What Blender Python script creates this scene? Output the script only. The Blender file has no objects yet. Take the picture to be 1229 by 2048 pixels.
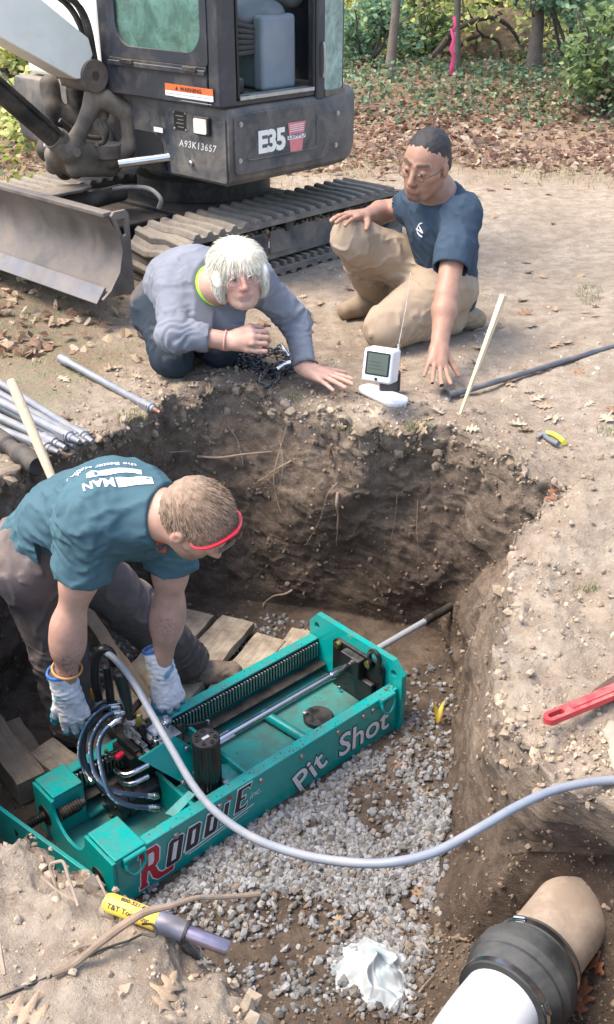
import bpy, bmesh, math, random
import numpy as np
from mathutils import Vector, Matrix
from mathutils.bvhtree import BVHTree

rng = np.random.default_rng(7)
random.seed(7)
scn = bpy.context.scene
COL = scn.collection
PI = math.pi

# ------------------------------------------------------------------ camera, sky, sun, exposure
PITCH = math.radians(29.0)
FPX = 2100.0                 # focal length in photo pixels (photo is 1229 x 2048)
EYE = 1.5
cam_data = bpy.data.cameras.new("camera")
cam = bpy.data.objects.new("camera", cam_data)
COL.objects.link(cam)
cam.location = (0, 0, EYE)
cam.rotation_euler = (PI/2 - PITCH, 0, 0)
cam_data.sensor_fit = 'VERTICAL'
cam_data.sensor_height = 24.0
cam_data.lens = 24.0*FPX/2048.0
cam_data.clip_start = 0.05
cam_data.clip_end = 500
scn.camera = cam

SUN_EL, SUN_AZ = math.radians(62), math.radians(-100)   # azimuth measured from +Y towards +X
world = bpy.data.worlds.new("World")
scn.world = world
world.use_nodes = True
wn = world.node_tree
wn.nodes.clear()
sky = wn.nodes.new("ShaderNodeTexSky")
sky.sky_type = 'NISHITA'
sky.sun_disc = False
sky.sun_elevation = SUN_EL
sky.sun_rotation = SUN_AZ
sky.air_density = 1.0
sky.dust_density = 2.5
sky.ozone_density = 1.0
bg = wn.nodes.new("ShaderNodeBackground")
bg.inputs[1].default_value = 0.15
wo = wn.nodes.new("ShaderNodeOutputWorld")
wn.links.new(sky.outputs[0], bg.inputs[0])
wn.links.new(bg.outputs[0], wo.inputs[0])

sun_data = bpy.data.lights.new("sun", 'SUN')
sun_data.energy = 1.6
sun_data.angle = math.radians(28)
sun_data.color = (1.0, 0.90, 0.77)
sun = bpy.data.objects.new("sun", sun_data)
COL.objects.link(sun)
_d = Vector((math.sin(SUN_AZ)*math.cos(SUN_EL), math.cos(SUN_AZ)*math.cos(SUN_EL), math.sin(SUN_EL)))
sun.rotation_euler = (-_d).to_track_quat('-Z', 'Y').to_euler()

vs = scn.view_settings
vs.view_transform = 'Standard'
vs.look = 'None'
vs.gamma = 1.0
vs.use_curve_mapping = False
vs.exposure = 1.74
scn.cycles.use_denoising = True
scn.cycles.max_bounces = 6
scn.cycles.transparent_max_bounces = 8

# ------------------------------------------------------------------ photo measurements -> places in the world
_c, _s = math.cos(PITCH), math.sin(PITCH)
def ray(px, py):
    a = (px-614.5)/FPX
    u = (1024-py)/FPX
    return np.array([a, _c+u*_s, -_s+u*_c])
def G(px, py, z=0.0):
    d = ray(px, py)
    return np.array([0, 0, EYE]) + d*((z-EYE)/d[2])
def P(px, py, t):
    return np.array([0, 0, EYE]) + ray(px, py)*t

# ------------------------------------------------------------------ noise in numpy
_perm = rng.permutation(256)
_perm = np.concatenate([_perm, _perm, _perm])
_gr = rng.normal(size=(256, 3)); _gr /= np.linalg.norm(_gr, axis=1)[:, None]
def perlin(p, seed=0):
    p = np.asarray(p, dtype=np.float64) + seed*17.31
    sh = p.shape[:-1]
    p = p.reshape(-1, 3)
    i = np.floor(p).astype(np.int64)
    f = p-i
    u = f*f*f*(f*(f*6-15)+10)
    i &= 255
    out = np.zeros(len(p))
    for dx in (0, 1):
        wx = u[:, 0] if dx else 1-u[:, 0]
        hx = _perm[(i[:, 0]+dx) & 255]
        for dy in (0, 1):
            wy = u[:, 1] if dy else 1-u[:, 1]
            hy = _perm[hx+((i[:, 1]+dy) & 255)]
            for dz in (0, 1):
                wz = u[:, 2] if dz else 1-u[:, 2]
                h = _perm[hy+((i[:, 2]+dz) & 255)]
                g = _gr[h]
                out += wx*wy*wz*(g[:, 0]*(f[:, 0]-dx)+g[:, 1]*(f[:, 1]-dy)+g[:, 2]*(f[:, 2]-dz))
    return (out*1.6).reshape(sh)
def fbm(p, octv=4, seed=0, gain=0.5):
    a, s, o = 1.0, 1.0, 0
    for k in range(octv):
        o = o + a*perlin(np.asarray(p)*s, seed+k*3)
        a *= gain; s *= 2.03
    return o
def smooth(x, a, b):
    t = np.clip((x-a)/(b-a), 0, 1)
    return t*t*(3-2*t)

# ------------------------------------------------------------------ materials
def newmat(name):
    m = bpy.data.materials.new(name)
    m.use_nodes = True
    nt = m.node_tree
    nt.nodes.clear()
    o = nt.nodes.new("ShaderNodeOutputMaterial")
    b = nt.nodes.new("ShaderNodeBsdfPrincipled")
    nt.links.new(b.outputs[0], o.inputs[0])
    return m, nt, b, o
def N(nt, typ, **kw):
    n = nt.nodes.new(typ)
    for k, v in kw.items():
        setattr(n, k, v)
    return n
def noise_node(nt, vec, scale, detail=5, rough=0.6, dist=0.0):
    n = nt.nodes.new("ShaderNodeTexNoise")
    n.inputs["Scale"].default_value = scale
    n.inputs["Detail"].default_value = detail
    n.inputs["Roughness"].default_value = rough
    n.inputs["Distortion"].default_value = dist
    if vec is not None:
        nt.links.new(vec, n.inputs["Vector"])
    return n.outputs["Fac"]
def ramp(nt, fac, stops):
    r = nt.nodes.new("ShaderNodeValToRGB")
    el = r.color_ramp.elements
    while len(el) < len(stops):
        el.new(0.5)
    for e, (p, c) in zip(el, stops):
        e.position = p
        e.color = (c, c, c, 1) if not hasattr(c, '__len__') else (*c, 1)
    nt.links.new(fac, r.inputs[0])
    return r.outputs[0]
def mixc(nt, fac, a, b, mode='MIX'):
    m = nt.nodes.new("ShaderNodeMix")
    m.data_type = 'RGBA'
    m.blend_type = mode
    for i, v in ((0, fac), (6, a), (7, b)):
        if hasattr(v, 'is_linked') or hasattr(v, 'links'):
            nt.links.new(v, m.inputs[i])
        elif i == 0:
            m.inputs[0].default_value = v
        else:
            m.inputs[i].default_value = (*v, 1)
    return m.outputs[2]
def math_n(nt, op, a, b=None):
    m = nt.nodes.new("ShaderNodeMath")
    m.operation = op
    for i, v in ((0, a), (1, b)):
        if v is None: continue
        if hasattr(v, 'links'): nt.links.new(v, m.inputs[i])
        else: m.inputs[i].default_value = v
    return m.outputs[0]
def bump(nt, h, strength, dist, bsdf):
    b = nt.nodes.new("ShaderNodeBump")
    b.inputs["Strength"].default_value = strength
    b.inputs["Distance"].default_value = dist
    nt.links.new(h, b.inputs["Height"])
    nt.links.new(b.outputs[0], bsdf.inputs["Normal"])
DUST = (0.30, 0.235, 0.175)
def pm(name, col, rough=0.6, metal=0.0, var=0.25, scale=12, bmp=0.15, bscale=120, bdist=0.002, dust=0.0, dscale=9, dustcol=DUST, spec=0.5, coat=0.0, attr=None, sss=0.0, trans=0.0):
    """painted / worn surface: broad colour variation, fine relief and shaped patches of dust"""
    m, nt, b, o = newmat(name)
    tc = N(nt, "ShaderNodeTexCoord").outputs["Object"]
    if attr:
        a = N(nt, "ShaderNodeAttribute", attribute_name=attr)
        base = a.outputs["Color"]
    else:
        base = tuple(col)
    n1 = noise_node(nt, tc, scale, 5, 0.6)
    v = ramp(nt, n1, [(0.3, 1-var), (0.7, 1+var*0.6)])
    c = mixc(nt, 1.0, base, v, 'MULTIPLY')
    rg = rough
    if dust > 0:
        n2 = noise_node(nt, tc, dscale, 7, 0.7, 0.4)
        geo = N(nt, "ShaderNodeNewGeometry")
        sx = N(nt, "ShaderNodeSeparateXYZ")
        nt.links.new(geo.outputs["Normal"], sx.inputs[0])
        up = math_n(nt, 'MULTIPLY', math_n(nt, 'MAXIMUM', sx.outputs[2], 0.0), 0.22)
        f = math_n(nt, 'ADD', n2, up)
        f = ramp(nt, f, [(max(0.0, 0.68-dust*0.5), 0.0), (min(1.0, 0.92-dust*0.25), min(1.0, 0.45+dust*0.6))])
        c = mixc(nt, f, c, dustcol)
        rr = nt.nodes.new("ShaderNodeMapRange")
        nt.links.new(f, rr.inputs[0])
        rr.inputs[3].default_value = rough
        rr.inputs[4].default_value = 0.95
        nt.links.new(rr.outputs[0], b.inputs["Roughness"])
        if metal > 0:
            mm = nt.nodes.new("ShaderNodeMapRange")
            nt.links.new(f, mm.inputs[0]); mm.inputs[3].default_value = metal; mm.inputs[4].default_value = 0
            nt.links.new(mm.outputs[0], b.inputs["Metallic"])
    else:
        b.inputs["Roughness"].default_value = rough
        b.inputs["Metallic"].default_value = metal
    nt.links.new(c, b.inputs["Base Color"])
    b.inputs["Specular IOR Level"].default_value = spec
    b.inputs["Coat Weight"].default_value = coat
    if sss > 0:
        b.inputs["Subsurface Weight"].default_value = sss
        b.inputs["Subsurface Radius"].default_value = (0.012, 0.004, 0.002)
        b.inputs["Subsurface Scale"].default_value = 1.0
    if bmp > 0:
        h = noise_node(nt, tc, bscale, 4, 0.6)
        bump(nt, h, bmp, bdist, b)
    if trans > 0:
        t = N(nt, "ShaderNodeBsdfTranslucent")
        nt.links.new(c, t.inputs[0])
        ms = N(nt, "ShaderNodeMixShader")
        ms.inputs[0].default_value = trans
        nt.links.new(b.outputs[0], ms.inputs[1]); nt.links.new(t.outputs[0], ms.inputs[2])
        nt.links.new(ms.outputs[0], o.inputs[0])
    return m

# ------------------------------------------------------------------ geometry: every helper returns (verts, faces)
def join(*gs):
    V, F, n = [], [], 0
    for v, f in gs:
        V.extend(map(tuple, v)); F.extend([tuple(i+n for i in q) for q in f]); n += len(v)
    return V, F
def box(x0, x1, y0, y1, z0, z1):
    v = [(x, y, z) for x in (x0, x1) for y in (y0, y1) for z in (z0, z1)]
    return v, [(0, 1, 3, 2), (4, 6, 7, 5), (0, 4, 5, 1), (2, 3, 7, 6), (0, 2, 6, 4), (1, 5, 7, 3)]
def frame_of(d):
    d = np.asarray(d, float); d = d/np.linalg.norm(d)
    r = np.array([0, 0, 1.0]) if abs(d[2]) < 0.95 else np.array([1.0, 0, 0])
    a = np.cross(r, d); a /= np.linalg.norm(a)
    return a, np.cross(d, a), d
def cyl(a, b, r0, r1=None, n=16, caps=True):
    r1 = r0 if r1 is None else r1
    return tube([a, b], [r0, r1], n, caps)
def tube(pts, rad, n=10, caps=True):
    pts = [np.asarray(p, float) for p in pts]
    if not hasattr(rad, '__len__'): rad = [rad]*len(pts)
    V, F = [], []
    up = None
    for i, p in enumerate(pts):
        d = pts[min(i+1, len(pts)-1)]-pts[max(i-1, 0)]
        d = d/(np.linalg.norm(d)+1e-12)
        if up is None:
            a, b, _ = frame_of(d)
        else:
            a = up-d*np.dot(up, d)
            if np.linalg.norm(a) < 1e-6: a = frame_of(d)[0]
            a /= np.linalg.norm(a); b = np.cross(d, a)
        up = a
        for k in range(n):
            t = 2*PI*k/n
            V.append(p+rad[i]*(a*math.cos(t)+b*math.sin(t)))
    for i in range(len(pts)-1):
        for k in range(n):
            k2 = (k+1) % n
            F.append((i*n+k, i*n+k2, (i+1)*n+k2, (i+1)*n+k))
    if caps:
        F.append(tuple(range(n-1, -1, -1)))
        F.append(tuple((len(pts)-1)*n+k for k in range(n)))
    return V, F
def spline(pts, m=8):
    pts = [np.asarray(p, float) for p in pts]
    q = [2*pts[0]-pts[1]]+pts+[2*pts[-1]-pts[-2]]
    out = []
    for i in range(1, len(q)-2):
        for k in range(m):
            t = k/m
            out.append(0.5*((2*q[i])+(-q[i-1]+q[i+1])*t+(2*q[i-1]-5*q[i]+4*q[i+1]-q[i+2])*t*t+(-q[i-1]+3*q[i]-3*q[i+1]+q[i+2])*t**3))
    out.append(pts[-1])
    return out
def prism(poly, axis, lo, hi):
    """poly = 2-D outline; extruded along axis ('x','y','z') from lo to hi"""
    n = len(poly)
    def pt(p, h):
        return {'x': (h, p[0], p[1]), 'y': (p[0], h, p[1]), 'z': (p[0], p[1], h)}[axis]
    V = [pt(p, lo) for p in poly]+[pt(p, hi) for p in poly]
    F = [tuple(range(n-1, -1, -1)), tuple(range(n, 2*n))]
    F += [(i, (i+1) % n, n+(i+1) % n, n+i) for i in range(n)]
    return V, F
def ring_prism(outer, inner, axis, lo, hi):
    """plate with a hole: outer and inner outlines with the same number of points"""
    n = len(outer)
    def pt(p, h):
        return {'x': (h, p[0], p[1]), 'y': (p[0], h, p[1]), 'z': (p[0], p[1], h)}[axis]
    V = [pt(p, lo) for p in outer]+[pt(p, hi) for p in outer]+[pt(p, lo) for p in inner]+[pt(p, hi) for p in inner]
    F = []
    for i in range(n):
        j = (i+1) % n
        F += [(i, j, n+j, n+i), (2*n+j, 2*n+i, 3*n+i, 3*n+j), (j, i, 2*n+i, 2*n+j), (n+i, n+j, 3*n+j, 3*n+i)]
    return V, F
def lathe(prof, a, b, n=20):
    """prof = [(dist along a->b as fraction, radius)]"""
    a = np.asarray(a, float); b = np.asarray(b, float)
    return tube([a+(b-a)*t for t, r in prof], [max(r, 1e-4) for t, r in prof], n) if len(prof) > 1 else None
def lathe2(prof, origin, axis, n=24):
    """prof = [(height, radius)] about an axis; keeps the axis frame fixed so profiles may step sideways"""
    a, b, d = frame_of(axis)
    V, F = [], []
    for h, r in prof:
        for k in range(n):
            t = 2*PI*k/n
            V.append(np.asarray(origin)+d*h+max(r, 1e-4)*(a*math.cos(t)+b*math.sin(t)))
    for i in range(len(prof)-1):
        for k in range(n):
            k2 = (k+1) % n
            F.append((i*n+k, i*n+k2, (i+1)*n+k2, (i+1)*n+k))
    F.append(tuple(range(n-1, -1, -1)))
    F.append(tuple((len(prof)-1)*n+k for k in range(n)))
    return V, F
def xf(g, M):
    v, f = g
    M = np.array(M)
    a = np.asarray(v, float)@M[:3, :3].T+M[:3, 3]
    return list(map(tuple, a)), f

def obj_from(name, me, m, parent=None, loc=None):
    o = bpy.data.objects.new(name, me)
    COL.objects.link(o)
    if m is not None:
        me.materials.append(m)
    if parent is not None:
        o.parent = parent
    if loc is not None:
        o.location = loc
    return o
def mk(name, g, m, parent=None, bevel=0.0, seg=2, sharp=35, smooth_=True, label=None, loc=None, sub=0):
    v, f = g
    me = bpy.data.meshes.new(name)
    me.from_pydata([tuple(map(float, q)) for q in v], [], f)
    bm = bmesh.new(); bm.from_mesh(me)
    bmesh.ops.recalc_face_normals(bm, faces=bm.faces)
    bm.to_mesh(me); bm.free()
    if smooth_:
        me.polygons.foreach_set("use_smooth", [True]*len(me.polygons))
        me.set_sharp_from_angle(angle=math.radians(sharp))
    o = obj_from(name, me, m, parent, loc)
    if bevel > 0:
        bv = o.modifiers.new("bevel", 'BEVEL')
        bv.width = bevel; bv.segments = seg; bv.limit_method = 'ANGLE'; bv.angle_limit = math.radians(28)
        bv.harden_normals = True
    if label: o["label"] = label
    return o
def mesh_np(name, V, F, m, parent=None, loc=None, cols=None, attrs=None, smooth_=True):
    """fast path: V (n,3) array, F (k,3|4) int array"""
    me = bpy.data.meshes.new(name)
    V = np.ascontiguousarray(V, dtype=np.float32); F = np.ascontiguousarray(F, dtype=np.int32)
    me.vertices.add(len(V)); me.vertices.foreach_set("co", V.ravel())
    k = F.shape[1]
    me.loops.add(F.size); me.loops.foreach_set("vertex_index", F.ravel())
    me.polygons.add(len(F))
    me.polygons.foreach_set("loop_start", np.arange(0, F.size, k, dtype=np.int32))
    me.polygons.foreach_set("loop_total", np.full(len(F), k, dtype=np.int32))
    me.update(calc_edges=True)
    me.polygons.foreach_set("use_smooth", np.full(len(F), smooth_))
    if cols is not None:
        a = me.color_attributes.new("Col", 'FLOAT_COLOR', 'POINT')
        c = np.ones((len(V), 4), dtype=np.float32); c[:, :3] = cols
        a.data.foreach_set("color", c.ravel())
    for nm, val in (attrs or {}).items():
        a = me.attributes.new(nm, 'FLOAT', 'POINT')
        a.data.foreach_set("value", np.asarray(val, dtype=np.float32))
    return obj_from(name, me, m, parent, loc)
def tag(o, label=None, cat=None, group=None, kind=None):
    if label: o["label"] = label
    if cat: o["category"] = cat
    if group: o["group"] = group
    if kind: o["kind"] = kind
    return o
def empty(name, loc=(0, 0, 0), rz=0.0, label=None, cat=None, group=None):
    o = bpy.data.objects.new(name, None)
    COL.objects.link(o)
    o.location = tuple(map(float, loc)); o.rotation_euler = (0, 0, rz)
    o.empty_display_size = 0.05
    return tag(o, label, cat, group)
def text_geo(s, size, depth=0.0, offset=0.0, shear=0.0, space=1.0, align='LEFT'):
    cu = bpy.data.curves.new("lettering", 'FONT')
    cu.body = s; cu.size = size; cu.extrude = depth; cu.offset = offset; cu.shear = shear
    cu.space_character = space; cu.align_x = align; cu.resolution_u = 3
    o = bpy.data.objects.new("lettering", cu)
    me = bpy.data.meshes.new_from_object(o)
    V = [tuple(v.co) for v in me.vertices]
    F = [tuple(p.vertices) for p in me.polygons]
    bpy.data.objects.remove(o); bpy.data.curves.remove(cu); bpy.data.meshes.remove(me)
    return V, F
def basis(o, x, y, z=None):
    x = np.asarray(x, float); y = np.asarray(y, float)
    z = np.cross(x, y) if z is None else np.asarray(z, float)
    z = z/np.linalg.norm(z)
    M = np.eye(4); M[:3, 0] = x; M[:3, 1] = y; M[:3, 2] = z; M[:3, 3] = o
    return M
# ------------------------------------------------------------------ the ground with the dug pit: one continuous surface
W3 = lambda x, y, z: np.array([x, y, z], float)
CTRL = [  # (top edge of the cut, foot of the cut)
 (G(985,1440,-.15), G(895,1560,-.9)), (G(990,1350,-.14), G(900,1470,-.9)), (G(1000,1260,-.14), G(908,1400,-.9)),
 (G(1005,1180,-.12), G(905,1330,-.9)), (G(1045,1070,-.08), G(890,1290,-.9)), (G(1110,990,-.04), G(875,1262,-.9)),
 (G(1050,945,0), G(840,1250,-.9)), (G(990,900,0), G(780,1245,-.9)), (G(900,866,0), G(720,1232,-.9)),
 (G(830,856,0), G(660,1222,-.9)), (G(740,852,0), G(600,1214,-.9)), (G(660,834,0), G(540,1208,-.9)),
 (G(600,806,0), G(490,1203,-.9)), (G(520,790,0), G(440,1197,-.9)), (G(430,784,0), G(390,1190,-.9)),
 (G(345,790,0), G(330,1180,-.9)), (G(300,815,0), G(280,1172,-.9)), (G(230,858,0), G(230,1180,-.9)),
 (G(130,905,0), G(110,1260,-.9)), (G(0,965,0), G(40,1360,-.9)), (G(-120,1040,0), G(-30,1460,-.9)),
 (W3(-1.2,2.0,0), W3(-1.1,2.1,-.9)), (W3(-1.0,1.62,0), W3(-1.0,1.78,-.9)), (G(0,1668,0), W3(-.82,1.66,-.9)),
 (G(100,1728,0), W3(-.62,1.58,-.9)), (G(210,1795,0), W3(-.42,1.48,-.9)), (G(330,1875,0), W3(-.25,1.36,-.9)),
 (G(440,1940,0), W3(-.12,1.25,-.9)), (G(540,2010,0), W3(0,1.12,-.9)), (W3(.05,.93,0), W3(.1,1.0,-.88)),
 (W3(.35,.72,0), W3(.38,.85,-.8)), (W3(.8,.75,0), W3(.72,.9,-.75)), (W3(1.05,1.1,-.05), W3(.98,1.2,-.62)),
 (W3(.9,1.45,-.13), W3(.90,1.48,-.42)), (G(1229,1640,-.15), G(1222,1722,-.42)), (G(1150,1592,-.15), G(1140,1706,-.42)),
 (G(1090,1555,-.15), G(1065,1704,-.46)), (G(1045,1500,-.15), G(990,1716,-.58)), (G(1005,1458,-.15), G(918,1700,-.88)),
]
def closed_spline(C, n):
    C = np.asarray(C); m = len(C)
    seg = np.linalg.norm(np.roll(C, -1, 0)-C, axis=1)
    cum = np.concatenate([[0], np.cumsum(seg)])
    out = np.zeros((n, C.shape[1])); 
    ts = np.linspace(0, cum[-1], n, endpoint=False)
    k = np.clip(np.searchsorted(cum, ts, side='right')-1, 0, m-1)
    t = ((ts-cum[k])/seg[k])[:, None]
    p0, p1, p2, p3 = C[(k-1) % m], C[k], C[(k+1) % m], C[(k+2) % m]
    crisp = ((p1[:, 0] > .38) & (p1[:, 1] < 2.5))[:, None]*.45
    cat = 0.5*((2*p1)+(-p0+p2)*t+(2*p0-5*p1+4*p2-p3)*t*t+(-p0+3*p1-3*p2+p3)*t**3)
    lin = p1+(p2-p1)*t
    return (.5-crisp)*cat+(.5+crisp)*lin
NS = 1000
RB = closed_spline(np.array([np.concatenate(c) for c in CTRL]), NS)
RIM, BASE = RB[:, :3], RB[:, 3:]
CEN = np.array([0.0, 2.1, -0.9])
# small scallops left by the digging bucket and the shovels
_jit = fbm(np.c_[RIM[:, :2]*4.0, np.zeros(NS)], 4, 5)*0.022
_out = RIM[:, :2]-CEN[:2]; _out /= np.linalg.norm(_out, axis=1)[:, None]
RIM = RIM.copy(); RIM[:, :2] += _out*_jit[:, None]

def gz(x, y):
    """open ground height"""
    z = 0.035*perlin(np.c_[x*0.7, y*0.7, x*0], 1)*smooth(np.abs(y-3.2)+np.abs(x), 0.8, 3.0)
    bench = smooth(x, 0.35, 0.55)*(1-smooth(y, 2.5, 2.85))*smooth(y, 0.9, 1.3)*(1-smooth(x, 2.2, 3.2))
    z = z-0.12*bench
    z = z+0.16*smooth(y, 8.6, 10.2)+0.10*perlin(np.c_[x*0.5, y*0.5, x*0], 3)*smooth(y, 8.5, 10)
    return z
def floor_z(x, y):
    z = -0.9+0.0*x
    mound = np.exp(-((x-0.02)**2/0.05+(y-1.62)**2/0.02))*0.05          # heap of soil beside the gravel
    slope = smooth(x, 0.22, 0.75)*(1-smooth(y, 1.75, 2.15))*0.20          # soil rising towards the sewer pipe
    return z+mound+slope
n_fl, n_wall, n_out = 84, 104, 150
rows, region, depthr = [], [], []
for i in range(n_fl):                                  # centre -> foot of the cut
    s = (i/n_fl)
    p = CEN+(BASE-CEN)*s
    w = smooth(np.full(NS, s), 0.72, 1.0)
    p[:, 2] = p[:, 2]*w+floor_z(p[:, 0], p[:, 1])*(1-w) if i else floor_z(p[:, 0], p[:, 1])
    rows.append(p); region.append(np.zeros(NS)); depthr.append(np.full(NS, s))
for i in range(n_wall):                                # foot -> top edge
    t = i/(n_wall-1)
    bn_ = (smooth(RIM[:, 0], .38, .46)*(1-smooth(RIM[:, 1], 2.35, 2.7)))[:, None]
    h = t-0.07*math.sin(2*PI*t)*(1-bn_)+bn_*(.10*math.sin(PI*t)+(.08 if t > .62 else 0)*(1-t)*2.2)
    p = BASE+(RIM-BASE)*h
    p[:, 2] = BASE[:, 2]+(RIM[:, 2]-BASE[:, 2])*t
    p[:, 2] -= 0.012*smooth(np.full(NS, t), 0.93, 1.0)*(1-bn_[:, 0])
    rows.append(p); region.append(np.ones(NS)); depthr.append(np.full(NS, t))
ang = np.unwrap(np.arctan2(RIM[:, 1]-CEN[1], RIM[:, 0]-CEN[0]))
if ang[-1] < ang[0]: ang = -ang; _sg = -1
else: _sg = 1
k_ = 61
lin_ = ang[0]+np.arange(NS)/NS*2*PI
dev = ang-lin_
dev = np.convolve(np.concatenate([dev[-k_:], dev, dev[:k_]]), np.ones(k_)/k_, 'same')[k_:-k_]
ang = np.maximum.accumulate(lin_+dev)*_sg
FAR = np.c_[CEN[0]+np.cos(ang)*90, CEN[1]+np.sin(ang)*90]
dist = [0.006*(i+1) for i in range(40)]
q = 0.24; st = 0.0068
while len(dist) < n_out-1:
    st *= 1.068; q += st; dist.append(q)
dist[-1] = 88.0
for i, d in enumerate(dist):
    w = d/89.0
    p = np.zeros((NS, 3))
    p[:, :2] = RIM[:, :2]+(FAR-RIM[:, :2])*w
    g = gz(p[:, 0], p[:, 1])
    b = smooth(np.full(NS, d), 0.0, 0.32)
    p[:, 2] = RIM[:, 2]*(1-b)+g*b-0.014*math.exp(-d/0.03)*(1-bn_[:, 0])
    rows.append(p); region.append(np.full(NS, 2.0)); depthr.append(np.full(NS, d))
TV = np.concatenate(rows); REG = np.concatenate(region); DEP = np.concatenate(depthr)
nr = len(rows)
ii, jj = np.meshgrid(np.arange(nr-1), np.arange(NS), indexing='ij')
a = (ii*NS+jj).ravel(); b_ = (ii*NS+(jj+1) % NS).ravel()
TF = np.c_[a, b_, b_+NS, a+NS]
if _sg > 0: pass
else: TF = TF[:, ::-1]
# relief
near = np.exp(-np.hypot(TV[:, 0], TV[:, 1]-2.4)/6.0)
wallm = (REG == 1)*1.0
edge = np.where(REG == 1, smooth(DEP, 0.0, 0.12), np.where(REG == 2, np.exp(-DEP/0.12), smooth(DEP, 0.85, 1.0)*0.4))
edge = np.clip(edge, 0, 1)
lip = np.where(REG == 1, smooth(DEP, 0.72, 0.98), np.where(REG == 2, np.exp(-DEP/0.10), 0))
on_bench = smooth(TV[:, 0], 0.36, 0.5)*(1-smooth(TV[:, 1], 2.5, 2.9))*(REG >= 1)
def vn(scale, amp, seed, octv=2):
    return np.c_[fbm(TV*scale, octv, seed), fbm(TV*scale, octv, seed+20), fbm(TV*scale, octv, seed+40)]*amp
disp = vn(3.0, 0.028, 1)*edge[:, None]
smoothface = on_bench*wallm                     # shovel-cut faces of the bench stay flatter
rough = 1-0.72*smoothface
disp += vn(9.0, 0.017, 60)*(edge*rough*(1+.7*lip))[:, None]
rid = (1-np.abs(perlin(TV*np.array([16, 16, 26]), 90)))**3
disp += _s*0+np.c_[_out[np.tile(np.arange(NS), nr)]*(-0.009*rid*edge*rough)[:, None], 0.010*rid*edge]
disp += vn(24.0, 0.0080, 120)*(edge*rough*(0.5+0.9*lip))[:, None]
disp += vn(52.0, 0.0050, 160, 1)*(edge*rough*(0.6+0.6*lip))[:, None]
TVd = TV+disp
flat = (REG != 1)
gro = np.where(REG == 2, 1.0, 0.55)*flat
fine = np.clip(near*1.4, 0, 1)
TVd[:, 2] += gro*fine*(0.011*perlin(TV*np.array([3.1, 3.1, 0]), 7)+0.008*fbm(TV*np.array([9, 9, 0]), 3, 8)+0.0045*fbm(TV*np.array([33, 33, 0]), 3, 9))
TVd[:, 2] += on_bench*(REG == 2)*(0.020*fbm(TV*np.array([7, 7, 0]), 4, 11)+0.010*(1-np.abs(perlin(TV*np.array([5, 14, 0]), 12)))**4)
# colour masks
nz = fbm(TV*2.2, 4, 31)
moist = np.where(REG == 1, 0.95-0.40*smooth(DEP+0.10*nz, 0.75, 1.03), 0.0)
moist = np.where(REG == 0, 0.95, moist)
moist = np.where(REG == 2, np.clip(0.42*np.exp(-DEP/0.16)+0.20*smooth(nz, 0.1, 0.8)*np.exp(-DEP/1.2), 0, 1), moist)
moist = np.clip(moist+(REG == 2)*0.55*np.exp(-((TV[:, 0]-.16)/.22)**2-((TV[:, 1]-4.02)/.16)**2), 0, 1)
moist = moist*(1-np.where(REG == 1, .22, .72)*on_bench*(REG >= 1)) - 0.25*on_bench*(REG == 2)
nearleft = (TV[:, 1] < 1.75)*(TV[:, 0] < 0.1)*(REG == 2)
moist = moist*(1-0.75*nearleft)
litter = smooth(TV[:, 1]+0.5*nz+0.18*TV[:, 0]*0, 7.1, 8.2)*(REG == 2)
litter = np.maximum(litter, (REG == 2)*smooth(-TV[:, 0]+0.25*nz, 0.55, 1.0)*smooth(TV[:, 1], 3.5, 4.0)*0.75)
green = (REG == 2)*smooth(-TV[:, 0]*1.0+0.35*nz, 0.55, 1.1)*smooth(TV[:, 1], 2.4, 3.2)*(1-smooth(TV[:, 1], 6.0, 8))*0.8
low_dark = np.where(REG == 0, .5+smooth(nz, -.9, .3)*.4, np.where(REG == 1, .85*(1-smooth(DEP+.12*nz, .10, .80))*(1-.45*on_bench), 0))  # darkens the floor and the lower walls, fading upwards
m, nt, b, o = newmat("soil")
pos = N(nt, "ShaderNodeTexCoord").outputs["Object"]
aM = N(nt, "ShaderNodeAttribute", attribute_name="moist").outputs["Fac"]
aL = N(nt, "ShaderNodeAttribute", attribute_name="litter").outputs["Fac"]
aG = N(nt, "ShaderNodeAttribute", attribute_name="green").outputs["Fac"]
n1 = noise_node(nt, pos, 2.3, 7, 0.62)
n2 = noise_node(nt, pos, 14, 8, 0.7)
n3 = noise_node(nt, pos, 95, 6, 0.75)
dry = mixc(nt, ramp(nt, n1, [(0.35, 0), (0.68, 1)]), (0.350, 0.282, 0.208), (0.465, 0.388, 0.298))
dry = mixc(nt, ramp(nt, n2, [(0.42, 0.7), (0.60, 0)]), dry, (0.24, 0.18, 0.13))
dry = mixc(nt, ramp(nt, n3, [(0.55, 0), (0.72, 0.6)]), dry, (0.56, 0.48, 0.38))
wet = mixc(nt, ramp(nt, n1, [(0.4, 0), (0.7, 1)]), (0.190, 0.142, 0.105), (0.300, 0.228, 0.168))
wet = mixc(nt, ramp(nt, n2, [(0.45, 0.75), (0.58, 0)]), wet, (0.105, 0.078, 0.058))
wet = mixc(nt, ramp(nt, n3, [(0.56, 0), (0.75, 0.55)]), wet, (0.34, 0.265, 0.195))
mf = math_n(nt, 'ADD', aM, math_n(nt, 'MULTIPLY', math_n(nt, 'SUBTRACT', n2, 0.5), 0.45))
aD = N(nt, "ShaderNodeAttribute", attribute_name="low_dark").outputs["Fac"]
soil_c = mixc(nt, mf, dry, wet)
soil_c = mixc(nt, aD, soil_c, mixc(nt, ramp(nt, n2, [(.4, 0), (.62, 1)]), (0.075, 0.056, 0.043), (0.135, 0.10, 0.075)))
litc = mixc(nt, ramp(nt, n3, [(0.4, 0), (0.6, 1)]), (0.16, 0.10, 0.06), (0.34, 0.24, 0.16))
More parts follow.
